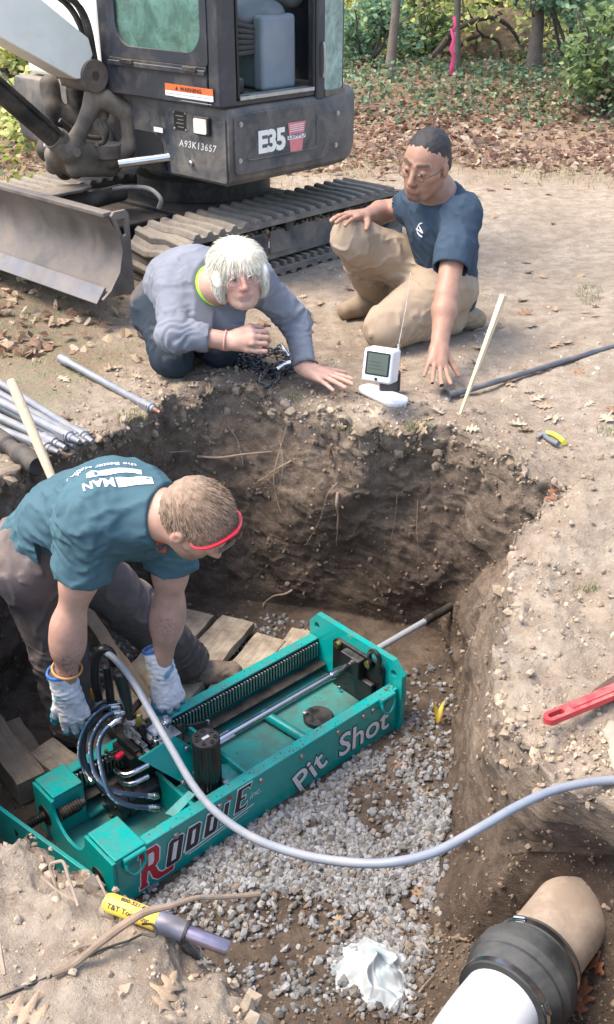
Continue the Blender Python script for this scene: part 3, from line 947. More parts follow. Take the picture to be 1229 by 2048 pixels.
# ================================================================== the worker in the pit, bent over the machine
def build_worker():
    S = 1.08
    pel = P(95, 1085, 3.02); neck = P(318, 1028, 2.66); hc = P(394, 1040, 2.62)
    chest = lerp(pel, neck, .68)+np.array([0, 0, .03])
    shR = P(186, 1040, 2.66); elR = P(137, 1252, 2.84); wrR = P(133, 1378, 2.98)
    shL = P(345, 1062, 2.86); elL = P(338, 1212, 3.02); wrL = P(324, 1338, 3.13)
    hiR = P(62, 1125, 2.98); knR = P(118, 1300, 3.24); anR = P(150, 1450, 3.50)
    hiL = P(140, 1110, 3.10); knL = P(262, 1212, 3.42); anL = P(372, 1318, 3.72); toeL = P(478, 1352, 3.80)
    org = np.array([(anR[0]+anL[0])/2, (anR[1]+anL[1])/2, -0.9])
    root = empty("person", org, 0, "man bending over the green boring machine in teal t-shirt, white gloves and red headband glasses", "person", "workers at the pit")
    sk = skin_material("skin_worker")
    # ---- skin
    lo, hi = bounds([pel, neck, hc, wrR, wrL, shR, hiL, knL], .17)
    f = Field(lo, hi, .0042)
    Fh = unit(P(468, 1088, 2.60)-P(392, 1030, 2.60)+np.array([0, 0, -.055])); Uh = unit(P(425, 960, 2.52)-P(380, 1040, 2.66))
    Uh = unit(Uh-Fh*np.dot(Uh, Fh))
    p, Fh, Uh, Rh = head_sdf(f, hc, Fh, Uh, .94)
    f.cap(neck-unit(hc-neck)*.04, p(-.03, 0, -.05), .062, .056, .03)
    f.cap(pel, chest, .075, .085, .05); f.cap(chest, neck, .085, .055, .05)
    for sh, el, wr in ((shR, elR, wrR), (shL, elL, wrL)):
        f.cap(lerp(chest, sh, .3), sh, .06, .055, .04)
        f.cap(sh, el, .044*S, .035*S, .02)
        f.cap(lerp(sh, el, .2), lerp(sh, el, .55), .040*S, .037*S, .05)
        f.cap(el, lerp(el, wr, .30), .0340*S, .0350*S, .05)
        f.cap(lerp(el, wr, .25), wr, .0355*S, .025*S, .05)
    for hi_, kn in ((hiR, knR), (hiL, knL)): f.cap(hi_, kn, .075, .05, .04)
    beard = lambda V: near(V, p(.06, 0, -.09), .075)
    def cols(V):
        r = [(0.8*smooth(near(V, p(.05, 0, -.085), .085), .1, .5), (0.30, 0.17, 0.10)),
             (0.6*near(V, p(0, .08, -.005), .03)+0.6*near(V, p(0, -.08, -.005), .03), (0.55, 0.27, 0.20))]
        n1 = perlin(V*60, 9); n2 = perlin(V*130, 10); lines = (1-smooth(np.abs(n1), .0, .16))
        mk1 = lines*smooth(near(V, lerp(elR, wrR, .62), .12), .05, .3)*0.95
        mk2 = (1-smooth(np.abs(n2), 0, .2))*smooth(near(V, lerp(elL, wrL, .16)+np.array([0, -.05, 0]), .045), .1, .4)*.7
        r += [(mk1, (0.13, 0.13, 0.13)), (mk2, (0.14, 0.12, 0.12)),
              (0.5*smooth(near(V, lerp(elR, wrR, .8), .06), .1, .5)*smooth(n1, -.1, .3), (0.24, 0.20, 0.18))]
        return colour_by(V, (0.46, 0.265, 0.19), r)
    part_mesh("body", f, sk, root, cols, None, org)
    head_parts(root, p, .94, org)
    # ---- short hair
    f = Field(*bounds([hc], .16), .0045)
    f.ell(p(-.020, 0, .036), (.097*.94, .080*.94, .089*.94), [Fh, Rh, Uh], .01)
    f.ell(p(-.045, 0, -.01), (.062, .068, .056), [Fh, Rh, Uh], .02)
    f.ell(p(.085, 0, -.03), (.060, .09, .085), [Fh, Rh, Uh], .02, cut=True)
    for q in (1, -1): f.ell(p(.012, .085*q, -.015), (.030, .03, .030), [Fh, Rh, Uh], .012, cut=True)
    f.wrinkle(.0025, 60, 3, ridge=False)
    HM = pm("short_hair", (0.27, 0.185, 0.125), 0.75, 0, 0.35, 35, 0.6, 220, 0.004)
    _, HV, HF = part_mesh("hair", f, HM, root, None, None, org)
    cen = p(-.02, 0, .03); sel = rng.choice(len(HV), 7000)
    dd = HV[sel]-cen; dd /= np.linalg.norm(dd, axis=1)[:, None]
    dd = dd*0.55+Fh*0.9-Uh*0.15*0
    dd /= np.linalg.norm(dd, axis=1)[:, None]
    strands("hair_strands", root, org, HV[sel], dd, .017, .0016, HM, .1, .2, 2)["kind"] = "stuff"
    # ---- t-shirt
    TS = cloth_material("teal_cotton", (0.060, 0.118, 0.140), 0.18)
    f = Field(*bounds([pel, neck, shR, shL, elR, elL, hiR], .22), .0055)
    ax = unit(neck-pel)
    across = unit(shR-shL)
    up = unit(np.cross(ax, across)); up = up if up[2] > 0 else -up
    f.cap(pel+ax*.02-up*.00, lerp(pel, chest, .6)+up*.02, .142, .150, .05, n=up, q=.80)
    f.cap(lerp(pel, chest, .5)+up*.03, chest+up*.02, .150, .150, .05, n=up, q=.80)
    f.cap(chest+up*.015, lerp(chest, neck, .65), .140, .10, .05, n=up, q=.85)
    f.cap(shL, shR, .076, .080, .06)
    f.cap(lerp(chest, neck, .8), neck, .085, .074, .03)
    for sh, el, ln in ((shR, elR, .42), (shL, elL, .34)):
        e = lerp(sh, el, ln)
        f.cap(sh, e, .077, .074, .045)
        f.cap(lerp(sh, e, .6), lerp(sh, el, ln+.14), .070, .076, .02)
    f.wrinkle(.0055, 6.5, 21, (1, 1.0, 1.3), True, 3)
    f.folds(lerp(pel, chest, .1), ax, .06, .008, .24, 3)
    f.folds(shR+ax*-.05, unit(elR-shR)+across*.3, .045, .0085, .17, 5)
    f.folds(shL, unit(elL-shL), .04, .007, .13, 6)
    for sh, el, ln in ((shR, elR, .48), (shL, elL, .40)):
        f.cutplane(lerp(sh, el, ln), unit(el-sh), within=.13)
        f.cap(lerp(sh, el, ln-.10), lerp(sh, el, 1.0), .060, .060, .003, cut=True)
    f.cutplane(pel-ax*.085, -ax)
    f.cap(pel-ax*.2, pel-ax*.05, .126, .126, .003, n=up, q=.80, cut=True)
    f.cutplane(neck+unit(hc-neck)*.008, unit(hc-neck), within=.13)
    f.cap(neck-unit(hc-neck)*.02, neck+unit(hc-neck)*.1, .062, .064, .004, cut=True)
    so, SV, SF = part_mesh("t_shirt", f, TS, root, None, None, org)
    sb = BVHTree.FromPolygons([tuple(v) for v in SV.tolist()], SF.tolist())
    # print on the back: projected on the cloth, a hair above it
    WP = pm("white_print", (0.58, 0.58, 0.60), 0.7, 0, 0.25, 60, 0.1, 300)
    def decal(g, M, name, mat, lift=.0022, onto=sb):
        v, F = g
        bmx = bmesh.new(); vs_ = [bmx.verts.new(q) for q in v]
        for q in F:
            try: bmx.faces.new([vs_[i] for i in q])
            except ValueError: pass
        for _ in range(3):
            lg = [e for e in bmx.edges if e.calc_length() > .016]
            if lg: bmesh.ops.subdivide_edges(bmx, edges=lg, cuts=1)
        bmesh.ops.triangulate(bmx, faces=bmx.faces)
        Mx = np.array(M); out = []
        n_ = Vector(Mx[:3, 2])
        for q in bmx.verts:
            w = Vector((Mx[:3, :3]@np.array(q.co)+Mx[:3, 3]).tolist())
            h = onto.ray_cast(w+n_*.3, -n_, .8)
            out.append(tuple((h[0]+n_*lift) if h[0] is not None else w))
        bmx.verts.ensure_lookup_table(); bmx.verts.index_update()
        F2 = [tuple(x.index for x in fc.verts) for fc in bmx.faces]
        bmx.free()
        me = bpy.data.meshes.new(name); me.from_pydata([tuple(np.array(q)-org) for q in out], [], F2)
        return obj_from(name, me, mat, root)
    def onshirt(px, py, t):
        d = ray(px, py); h = sb.ray_cast(Vector((0, 0, EYE)), Vector(unit(d)))
        return np.array(h[0]) if h[0] is not None else P(px, py, t)
    a0 = onshirt(176, 982, 2.6); a1 = onshirt(306, 930, 2.6)
    tx = unit(a1-a0); tn = unit(np.cross(tx, unit(onshirt(200, 930, 2.6)-a0))); tn = tn if tn[2] > 0 else -tn
    ty = np.cross(tn, tx)
    L = np.linalg.norm(a1-a0)
    B = lambda x0, x1, y0, y1: ([(x0, y0, 0), (x1, y0, 0), (x1, y1, 0), (x0, y1, 0)], [(0, 1, 2, 3)])
    # the lettering reads across the shoulders: seen upside down from here
    M = basis(a0, tx, ty, tn)
    decal(B(L*.42, L*.90, .0, .026), M, "shirt_print", WP)
    decal(B(L*.03, L*.78, .040, .068), M, "shirt_print", WP)
    g = text_geo("MAN", .036, 0, .0012)
    decal(xf(g, basis((L*.40, .026, 0), (-1, 0, 0), (0, -1, 0), (0, 0, 1))), M, "shirt_print", WP)
    g = text_geo("the Better Method", .0235, 0, .0004)
    decal(xf(g, basis((L*.74, .100, 0), (-1, 0, 0), (0, -1, 0), (0, 0, 1))), M, "shirt_print", WP)
    OR = pm("orange_print", (0.62, 0.08, 0.03), 0.6, 0, 0.1, 60, 0)
    c0 = onshirt(322, 1088, 2.7)
    nn = unit(-ray(322, 1088)); xx = unit(np.cross((0, 0, 1), nn))
    decal(([(-.013, -.02, 0), (.012, -.024, 0), (.016, .022, 0), (-.010, .018, 0)], [(0, 1, 2, 3)]), basis(c0, xx, np.cross(nn, xx), nn), "chest_print", OR)
    # ---- trousers
    TR = cloth_material("brown_canvas", (0.125, 0.100, 0.095), 0.22, dust=0.30, dscale=6)
    f = Field(*bounds([pel, hiR, knR, anR, hiL, knL, anL], .18), .006)
    f.cap(pel+ax*-.01, pel-ax*.07, .118, .115, .05); f.cap(hiR, hiL, .115, .112, .05)
    for hp, kn, an in ((hiR, knR, anR), (hiL, knL, anL)):
        f.cap(hp, kn, .100, .080, .05); f.cap(kn, an, .086, .078, .04)
        f.folds(kn, unit(an-hp), .055, .006, .16, 8)
        f.folds(an+unit(kn-an)*.06, unit(an-kn), .04, .007, .13, 9)
    f.wrinkle(.006, 7, 33, (1, 1, .6), True, 3)
    for kn, an in ((knR, anR), (knL, anL)): f.cutplane(an-unit(kn-an)*.03, unit(an-kn), within=.16)
    part_mesh("trousers", f, TR, root, None, None, org)
    # ---- boots
    BT = pm("work_boot", (0.15, 0.095, 0.065), 0.8, 0, 0.3, 20, 0.4, 200, 0.003, dust=0.5)
    for an, toe in ((anL, toeL), (anR, anR+np.array([.14, -.12, 0]))):
        an = an.copy(); an[2] = -.80; toe = toe.copy(); toe[2] = an[2]+.012
        f = Field(*bounds([an, toe], .14), .005)
        boot(f, an, toe)
        f.wrinkle(.003, 22, 5)
        f.cutplane((an[0], an[1], -.892), (0, 0, -1))
        part_mesh("boot", f, BT, root, None, None, org)
    # ---- gloves
    GW = pm("glove_knit", (0, 0, 0), 0.85, 0, 0.15, 30, 0.4, 500, 0.0015, attr="Col", dust=0.12, dscale=24)
    def glove(wr, dr, pn, side, curl, thumb, spread, name_dir):
        f = Field(*bounds([wr, wr+unit(dr)*.2], .13), .0032)
        kn, tips = hand_sdf(f, wr+unit(dr)*.005, dr, pn, side, 1.10, curl, spread, thumb, fr=1.10)
        f.cap(wr-unit(dr)*.065, wr, .041, .036, .02)
        f.wrinkle(.0018, 30, 4); f.folds(wr, dr, .016, .002, .07, 2)
        f.cutplane(wr-unit(dr)*.072, -unit(dr), within=.10)
        f.cap(wr-unit(dr)*.12, wr-unit(dr)*.045, .034, .034, .002, cut=True)
        pnn = unit(pn-unit(dr)*np.dot(pn, unit(dr))); wc = wr
        def cols(V):
            side_ = (V-wc-unit(dr)*.05)@pnn
            al = (V-wr)@unit(dr)
            palm = smooth(-side_, .004, .014)*smooth(al, .0, .02)
            tip = smooth(np.max([near(V, q, .024) for q in tips], 0), .15, .5)*.35
            spl = smooth(perlin(V*38, 8), .28, .45)*smooth(al, -.06, -.01)*(1-smooth(al, .03, .06))
            band = smooth(-al, .058, .064)
            c = colour_by(V, (0.62, 0.63, 0.65), [(palm, (0.03, 0.27, 0.36)), (tip, (0.03, 0.27, 0.36)), (spl*.8, (0.05, 0.25, 0.32)), (band, (0.02, 0.13, 0.40))])
            return c
        part_mesh("glove", f, GW, root, cols, None, org)
    glove(wrR, P(165, 1480, 3.08)-wrR, -ray(150, 1400)+np.array([-.2, 0, .2]), 1, (.30, .34, .38, .42), (.5, .3), .07, 0)
    glove(wrL, P(352, 1432, 3.16)-wrL, -ray(330, 1350)+np.array([.1, 0, .1]), 1, (.95, .95, .95, .95), (.35, .6), .03, 0)
    # ---- brass wrist band, sunglasses pushed on the head
    OB = pm("orange_band", (0.55, 0.26, 0.08), 0.5, 0, 0.1, 30, 0)
    u = unit(wrR-elR); c = wrR-u*.082
    a, b, _ = frame_of(u)
    mk("wristband", tube([c-org+.041*(a*math.cos(t)+b*math.sin(t)) for t in np.linspace(0, 2*PI, 25)], .0035, 6, False), OB, root)
    RP = pm("red_plastic", (0.62, 0.015, 0.035), 0.25, 0, 0.05, 30, 0, coat=0.5)
    arc = []
    for t in np.linspace(-PI*.60, PI*.60, 34):
        arc.append(p(.030+.062*math.cos(t)*.6+.012, .0895*math.sin(t), .070+.030*math.cos(t)-.03*abs(math.sin(t)))-org)
    mk("glasses_frame", tube(arc, [.0028+.0028*max(0, math.cos(t)) for t in np.linspace(-PI*.6, PI*.6, 34)], 8), RP, root)
    DL = pm("dark_lens", (0.02, 0.02, 0.025), 0.08, 0, 0, 10, 0, coat=1)
    for q in (1, -1):
        V = []
        for r_ in (0, 1):
            for t in np.linspace(.12, .95, 8):
                V.append(p(.060+.030*math.cos(t)+.012*r_, .092*math.sin(t)*q, .100-.02*r_)-org)
        Fq = [(i, i+1, 9+i, 8+i) for i in range(7)]
        mk("lens", (V, Fq), DL, root)
    return root

# ================================================================== the older man kneeling at the edge
def build_old_man():
    pel = P(350, 592, 4.22); neck = P(425, 572, 3.80); hc = P(478, 548, 3.66)
    chest = lerp(pel, neck, .62)+np.array([0, 0, .035])
    shR = P(352, 575, 3.84); elR = P(350, 668, 3.74); wrR = P(462, 682, 3.74)
    shL = P(508, 562, 3.82); elL = P(590, 640, 3.97); wrL = P(612, 738, 3.90)
    knR = G(345, 722, .07); knL = G(438, 700, .07)
    hiR = pel+np.array([-.05, -.10, -.02]); hiL = pel+np.array([.10, .06, -.02])
    org = np.array([pel[0], pel[1]-.1, 0.0])
    root = empty("person", org, 0, "white haired man with glasses kneeling at the pit edge in grey sweatshirt", "person", "workers at the pit")
    sk = skin_material("skin_older")
    f = Field(*bounds([pel, neck, hc, wrR, wrL, elR], .17), .0042)
    Fh = unit(P(508, 612, 3.40)-P(470, 562, 3.72)); Uh = unit(P(474, 490, 3.52)-P(488, 610, 3.66))
    p, Fh, Uh, Rh = head_sdf(f, hc, Fh, Uh, .95)
    f.cap(neck, p(-.03, 0, -.05), .062, .056, .03)
    f.cap(pel, chest, .10, .11, .05); f.cap(chest, neck, .10, .06, .05)
    for sh, el, wr in ((shR, elR, wrR), (shL, elL, wrL)):
        f.cap(lerp(chest, sh, .3), sh, .05, .05, .04); f.cap(sh, el, .045, .038, .02); f.cap(el, wr, .038, .028, .02)
    f.cap(lerp(elR, wrR, .5), wrR, .034, .029, .01)
    # planted hand and the loose fist
    hand_sdf(f, wrL, unit(G(690, 776, .02)-G(615, 748, .03)), np.array([0, -.15, 1.0]), -1, 1.08, (.06, .05, .05, .08), .14, (.85, .1))
    hand_sdf(f, wrR, unit(P(500, 672, 3.70)-P(466, 682, 3.74)), np.array([.15, -.7, .6]), 1, 1.05, (1.05, 1.05, 1.0, 1.0), .02, (.5, .7))
    def cols(V):
        r = [(0.55*face_lines(V, p), (0.27, 0.12, 0.09)), (0.5*smooth(near(V, p(.1, 0, -.02), .035), .1, .6), (0.55, 0.22, 0.18)),
             (0.35*(near(V, p(.07, .04, -.02), .04)+near(V, p(.07, -.04, -.02), .04)), (0.55, 0.24, 0.20)),
             (0.8*(1-smooth(seg_d(V, p(.09, .02, -.0645), p(.09, -.02, -.0645)), .004, .009)), (0.42, 0.18, 0.15)),
             (0.4*smooth(near(V, p(.05, 0, -.09), .06), .1, .5), (0.50, 0.38, 0.33)),
             (0.6*(1-smooth(np.minimum(seg_d(V, p(.085, .015, .032), p(.07, .045, .034)), seg_d(V, p(.085, -.015, .032), p(.07, -.045, .034))), .005, .010)), (0.6, 0.52, 0.42))]
        return colour_by(V, (0.46, 0.27, 0.205), r)
    part_mesh("body", f, sk, root, cols, None, org)
    head_parts(root, p, .95, org, (0.04, 0.05, 0.06))
    # ---- hair: a full white mop
    f = Field(*bounds([hc], .20), .005)
    f.ell(p(-.020, 0, .042), (.108*.95, .096*.95, .090*.95), [Fh, Rh, Uh], .01)
    f.ell(p(-.05, 0, -.02), (.074, .088, .078), [Fh, Rh, Uh], .03)
    for q in (1, -1): f.ell(p(.025, .083*q, -.005), (.038, .019, .045), [Fh, Rh, Uh], .02)
    f.ell(p(.110, 0, -.030), (.062, .066, .088), [Fh, Rh, Uh], .02, cut=True)
    f.wrinkle(.003, 12, 13, ridge=True)
    WH = pm("white_hair", (0.76, 0.72, 0.60), 0.6, 0, 0.25, 40, 0.5, 200, 0.004)
    _, HV, HF = part_mesh("hair", f, WH, root, None, None, org)
    cen = p(-.02, 0, .03)
    part_ = p(.02, 0, .14)
    sel = rng.choice(len(HV), 20000)
    rel = HV[sel]-cen
    nrm = rel/np.linalg.norm(rel, axis=1)[:, None]
    away = HV[sel]-part_; away = away-nrm*np.sum(away*nrm, 1)[:, None]; away /= np.linalg.norm(away, axis=1)[:, None]+1e-6
    dd = nrm*.16+away*1.0+np.array([0, 0, -.10])
    dd /= np.linalg.norm(dd, axis=1)[:, None]
    strands("hair_strands", root, org, HV[sel]-nrm*.004, dd, .056, .0020, WH, .30, .07, 5, .10)["kind"] = "stuff"
    sel = rng.choice(len(HV), 350); rel = HV[sel]-cen; nrm = rel/np.linalg.norm(rel, axis=1)[:, None]
    strands("stray_hairs", root, org, HV[sel], nrm*.25+rng.normal(0, .35, nrm.shape)+np.array([0, 0, -.3]), .032, .0009, WH, .6, .4, 5, .4)["kind"] = "stuff"
    # ---- spectacles
    WM = pm("spectacle_wire", (0.45, 0.40, 0.33), 0.25, 1.0, 0.05, 10, 0)
    for q in (1, -1):
        c = p(.108, .034*q, -.002)
        mk("glasses_rim", tube([c-org+.95*(Rh*.023*math.cos(t)+Uh*.016*math.sin(t)) for t in np.linspace(0, 2*PI, 22)], .0013, 6, False), WM, root)
        mk("temple", tube([p(.106, .058*q, .002)-org, p(.06, .078*q, .006)-org, p(.0, .088*q, .008)-org], .0013, 6), WM, root)
    mk("bridge", tube([p(.109, .011, .002)-org, p(.113, 0, .006)-org, p(.109, -.011, .002)-org], .0013, 6), WM, root)
    # ---- sweatshirt
    SW = cloth_material("grey_fleece", (0.19, 0.20, 0.228), 0.16)
    f = Field(*bounds([pel, neck, shR, shL, elR, elL, wrR, wrL, hiR], .20), .0055)
    ax = unit(neck-pel); across = unit(shR-shL); up = unit(np.cross(ax, across)); up = up if up[2] > 0 else -up
    f.cap(pel-ax*.02, lerp(pel, chest, .6)+up*.02, .138, .146, .05, n=up, q=.88)
    f.cap(lerp(pel, chest, .5)+up*.02, chest, .144, .138, .05, n=up, q=.88)
    f.cap(chest, lerp(chest, neck, .75), .132, .088, .05, n=up, q=.88)
    f.cap(shL, shR, .074, .074, .06)
    f.cap(lerp(shR, shL, .5)-up*.10, lerp(pel, chest, .5)-up*.10, .11, .13, .05)
    f.cap(lerp(chest, neck, .8), neck, .082, .074, .03)
    f.cap(shR, elR, .071, .063, .045); f.cap(elR, lerp(elR, wrR, .62), .062, .046, .03)
    f.cap(shL, elL, .069, .057, .045); f.cap(elL, lerp(elL, wrL, .88), .055, .043, .03)
    f.wrinkle(.0050, 6.5, 51, (1, 1, 1), True, 3)
    f.folds(elL, unit(wrL-shL), .045, .006, .15, 3); f.folds(elR, unit(wrR-shR), .04, .006, .13, 4)
    f.folds(shL, unit(elL-shL), .05, .005, .14, 5); f.folds(shR-up*.05, unit(elR-shR), .05, .005, .15, 6)
    f.folds(wrL-unit(wrL-elL)*.05, unit(wrL-elL), .022, .003, .08, 6)
    for el, wr, ln, r in ((elR, wrR, .62, .036), (elL, wrL, .93, .034)):
        u = unit(wr-el); e = lerp(el, wr, ln)
        f.cutplane(e, u, within=.10); f.cap(e-u*.02, e+u*.1, r, r, .003, cut=True)
    u = unit(hc-neck)
    f.cutplane(neck+u*.005, u, within=.13); f.cap(neck-u*.03, neck+u*.1, .064, .066, .004, cut=True)
    f.cutplane(pel-ax*.10, -ax)
    part_mesh("sweatshirt", f, SW, root, None, None, org)
    HV_ = pm("hi_vis_green", (0.36, 0.85, 0.03), 0.8, 0, 0.08, 30, 0.2, 300)
    a, b, _ = frame_of(u)
    c = neck+u*.012
    mk("collar", tube([c-org+.0665*(a*math.cos(t)+b*math.sin(t)) for t in np.linspace(0, 2*PI, 33)], .009, 8, False), HV_, root, label="bright green shirt collar")
    # ---- dark trousers
    TR = cloth_material("dark_denim", (0.026, 0.036, 0.048), 0.25, dust=0.18, dscale=5)
    ftR = knR+np.array([-.10, .42, .0]); ftL = knL+np.array([-.12, .42, .0])
    f = Field(*bounds([pel, hiR, hiL, knR, knL, ftR, ftL], .17), .0065)
    f.cap(hiR, hiL, .112, .112, .05); f.cap(pel, pel-ax*.05, .12, .115, .05)
    for hp, kn, ft in ((hiR, knR, ftR), (hiL, knL, ftL)):
        f.cap(hp, kn+np.array([0, .02, .03]), .102, .080, .05); f.cap(kn+np.array([0, 0, .01]), ft, .075, .062, .03)
        f.folds(kn+np.array([0, .05, .06]), unit(kn-hp), .05, .006, .16, 8)
    f.wrinkle(.006, 7, 63)
    f.cutplane((0, 0, -.005), (0, 0, -1))
    part_mesh("trousers", f, TR, root, None, None, org)
    BT = pm("old_boot", (0.05, 0.04, 0.035), 0.8, 0, 0.3, 20, 0.4, 200, 0.003, dust=0.5)
    for ft in (ftR, ftL):
        a = ft.copy(); a[2] = .07; toe = a+np.array([-.05, .07, -.01])*1.6
        f = Field(*bounds([a, toe], .13), .006); boot(f, a, toe, (.6, -.8, .3)); f.cutplane((0, 0, .0), (0, 0, -1))
        part_mesh("boot", f, BT, root, None, None, org)
    PB = pm("pink_rubber", (0.62, 0.28, 0.26), 0.6, 0, 0.1, 30, 0)
    u = unit(wrR-elR); c = wrR-u*.02; a, b, _ = frame_of(u)
    mk("wristband", tube([c-org+.034*(a*math.cos(t)+b*math.sin(t)) for t in np.linspace(0, 2*PI, 21)], .0038, 6, False), PB, root)
    return root

# ================================================================== the younger man on one knee
def build_kneeler():
    pel = P(893, 560, 4.42); neck = P(880, 385, 4.12); hc = P(852, 328, 4.0)
    chest = lerp(pel, neck, .66)
    shL = P(922, 428, 4.06); elL = P(893, 590, 3.98); wrL = P(879, 695, 3.93)
    shR = P(846, 405, 4.22); elR = P(772, 422, 4.42); wrR = P(732, 432, 4.24)
    knL = G(768, 668, .07); ftL = G(928, 628, .07); knR = P(708, 478, 4.25); anR = G(752, 600, .06)
    hiL = pel+np.array([-.02, -.08, -.01]); hiR = pel+np.array([-.10, .08, .02])
    org = np.array([.45, 4.15, 0.0])
    root = empty("person", org, 0, "dark haired man on one knee in navy t-shirt and tan trousers leaning on his hand", "person", "workers at the pit")
    sk = skin_material("skin_kneeler")
    f = Field(*bounds([pel, neck, hc, wrR, wrL, elR], .17), .0042)
    Fh = unit(P(792, 372, 3.90)-P(848, 325, 4.02)); Uh = np.array([.10, -.15, 1.0])
    p, Fh, Uh, Rh = head_sdf(f, hc, Fh, Uh, 1.04)
    f.cap(neck-np.array([0, 0, .03]), p(-.03, 0, -.05), .066, .060, .03)
    f.cap(pel, chest, .10, .11, .05); f.cap(chest, neck, .10, .06, .05)
    for sh, el, wr in ((shR, elR, wrR), (shL, elL, wrL)):
        f.cap(lerp(chest, sh, .3), sh, .055, .055, .04); f.cap(sh, el, .054, .042, .02)
        f.cap(el, lerp(el, wr, .3), .043, .046, .02); f.cap(lerp(el, wr, .3), wr, .045, .030, .02)
    hand_sdf(f, wrL+np.array([0, 0, .015]), unit(G(870, 766, .02)-wrL+np.array([0, -.03, .03])), np.array([.1, -.9, .55]), -1, 1.02, (-.20, -.14, -.14, -.12), .15, (.75, .1), lift=.08)
    hand_sdf(f, wrR, unit(P(682, 432, 4.12)-wrR), np.array([-.1, -.2, 1]), -1, 1.06, (.18, .16, .18, .22), .12, (.8, .2))
    def cols(V):
        bd = smooth(np.maximum(near(V, p(.075, 0, -.09), .05), .9*near(V, p(.09, 0, -.046), .028)), .12, .45)*.65
        bd = bd*(seg_d(V, p(.095, .015, -.0645), p(.095, -.015, -.0645)) > .010)
        brow = 1-smooth(np.minimum(seg_d(V, p(.088, .014, .034), p(.070, .046, .036)), seg_d(V, p(.088, -.014, .034), p(.070, -.046, .036))), .005, .010)
        return colour_by(V, (0.34, 0.19, 0.13), [(.5*face_lines(V, p), (0.13, 0.06, 0.04)), (bd, (0.07, 0.04, 0.03)), (brow*.85, (0.03, 0.02, 0.015)),
            (.7*(1-smooth(seg_d(V, p(.09, .018, -.066), p(.09, -.018, -.066)), .004, .008)), (0.30, 0.11, 0.09))])
    part_mesh("body", f, sk, root, cols, None, org)
    head_parts(root, p, 1.04, org)
    f = Field(*bounds([hc], .17), .0045)
    f.ell(p(-.018, 0, .040), (.095*1.04, .0765*1.04, .086*1.04), [Fh, Rh, Uh], .01)
    f.ell(p(-.045, 0, -.01), (.072, .080, .062), [Fh, Rh, Uh], .02)
    f.ell(p(.105, 0, -.012), (.060, .082, .088), [Fh, Rh, Uh], .012, cut=True)
    for q in (1, -1): f.ell(p(.012, .092*q, -.022), (.034, .03, .034), [Fh, Rh, Uh], .01, cut=True)
    f.wrinkle(.002, 70, 3, ridge=False)
    HM = pm("black_hair", (0.022, 0.018, 0.018), 0.65, 0, 0.3, 35, 0.6, 260, 0.004)
    part_mesh("hair", f, HM, root, None, None, org)
    WM = pm("glasses_wire", (0.10, 0.09, 0.08), 0.3, 0.8, 0.05, 10, 0)
    for q in (1, -1):
        c = p(.104, .032*q, -.001)
        mk("glasses_rim", tube([c-org+.9*(Rh*.022*math.cos(t)+Uh*.015*math.sin(t)) for t in np.linspace(0, 2*PI, 20)], .0012, 6, True), WM, root)
        mk("temple", tube([p(.100, .052*q, .002)-org, p(.06, .072*q, .006)-org, p(.0, .082*q, .008)-org], .0012, 6), WM, root)
    # ---- t-shirt
    TS = cloth_material("navy_cotton", (0.040, 0.062, 0.090), 0.16)
    f = Field(*bounds([pel, neck, shR, shL, elL, elR], .20), .0055)
    ax = unit(neck-pel); across = unit(shL-shR); fwd = unit(np.cross(across, ax)); fwd = fwd if fwd[1] < 0 else -fwd
    f.cap(pel-ax*.06, lerp(pel, chest, .55), .142, .138, .05, n=fwd, q=.82)
    f.cap(lerp(pel, chest, .5), chest, .140, .142, .05, n=fwd, q=.80)
    f.cap(chest, lerp(chest, neck, .7), .145, .09, .05, n=fwd, q=.85)
    f.cap(shL, shR, .080, .080, .05)
    f.cap(lerp(chest, neck, .8), neck-ax*.01, .080, .072, .03)
    f.cap(shL, lerp(shL, elL, .62), .074, .073, .04); f.cap(shR, lerp(shR, elR, .42), .070, .068, .04)
    f.wrinkle(.0050, 7, 71, (1, 1, .8), True, 3)
    f.folds(lerp(pel, chest, .15), ax, .06, .006, .20, 3); f.folds(shL-ax*.08, ax+across*.5, .05, .005, .16, 4)
    for sh, el, ln in ((shR, elR, .48), (shL, elL, .68)):
        u = unit(el-sh); e = lerp(sh, el, ln); f.cutplane(e, u, within=.12); f.cap(e-u*.03, e+u*.1, .062, .062, .003, cut=True)
    u = unit(hc-neck+np.array([0, 0, .05]))
    f.cutplane(neck+u*.005, u, within=.12); f.cap(neck-u*.03, neck+u*.1, .064, .066, .004, cut=True)
    f.cutplane(pel-ax*.125, -ax); f.cap(pel-ax*.25, pel-ax*.09, .124, .128, .003, n=fwd, q=.82, cut=True)
    _, SV, SF = part_mesh("t_shirt", f, TS, root, None, None, org)
    sb = BVHTree.FromPolygons([tuple(v) for v in SV.tolist()], SF.tolist())
    WP = pm("white_logo", (0.7, 0.7, 0.72), 0.7, 0, 0.1, 60, 0)
    def stamp(name, strokes, mat, r):
        V, F = [], []
        for st_ in strokes:
            pts = []
            for (a, b) in st_:
                h = sb.ray_cast(Vector((0, 0, EYE)), Vector(unit(ray(a, b))))
                if h[0] is not None: pts.append(np.array(h[0])-unit(ray(a, b))*.001-org)
            if len(pts) > 1: V, F = join((V, F), tube(pts, r, 6))
        if V: mk(name, (V, F), mat, root)
    stamp("shirt_logo", [spline([(836, 452), (835, 462), (839, 470), (845, 474)], 4), spline([(845, 446), (838, 450), (842, 458), (846, 466), (840, 462)], 4), [(833, 458), (843, 463)]], WP, .0028)
    stamp("pocket_seam", [[(822, 474), (826, 462), (845, 488)], spline([(826, 462), (830, 478), (843, 490)], 4)], pm("seam", (0.015, 0.02, 0.03), 0.9, 0, 0, 10, 0), .0016)
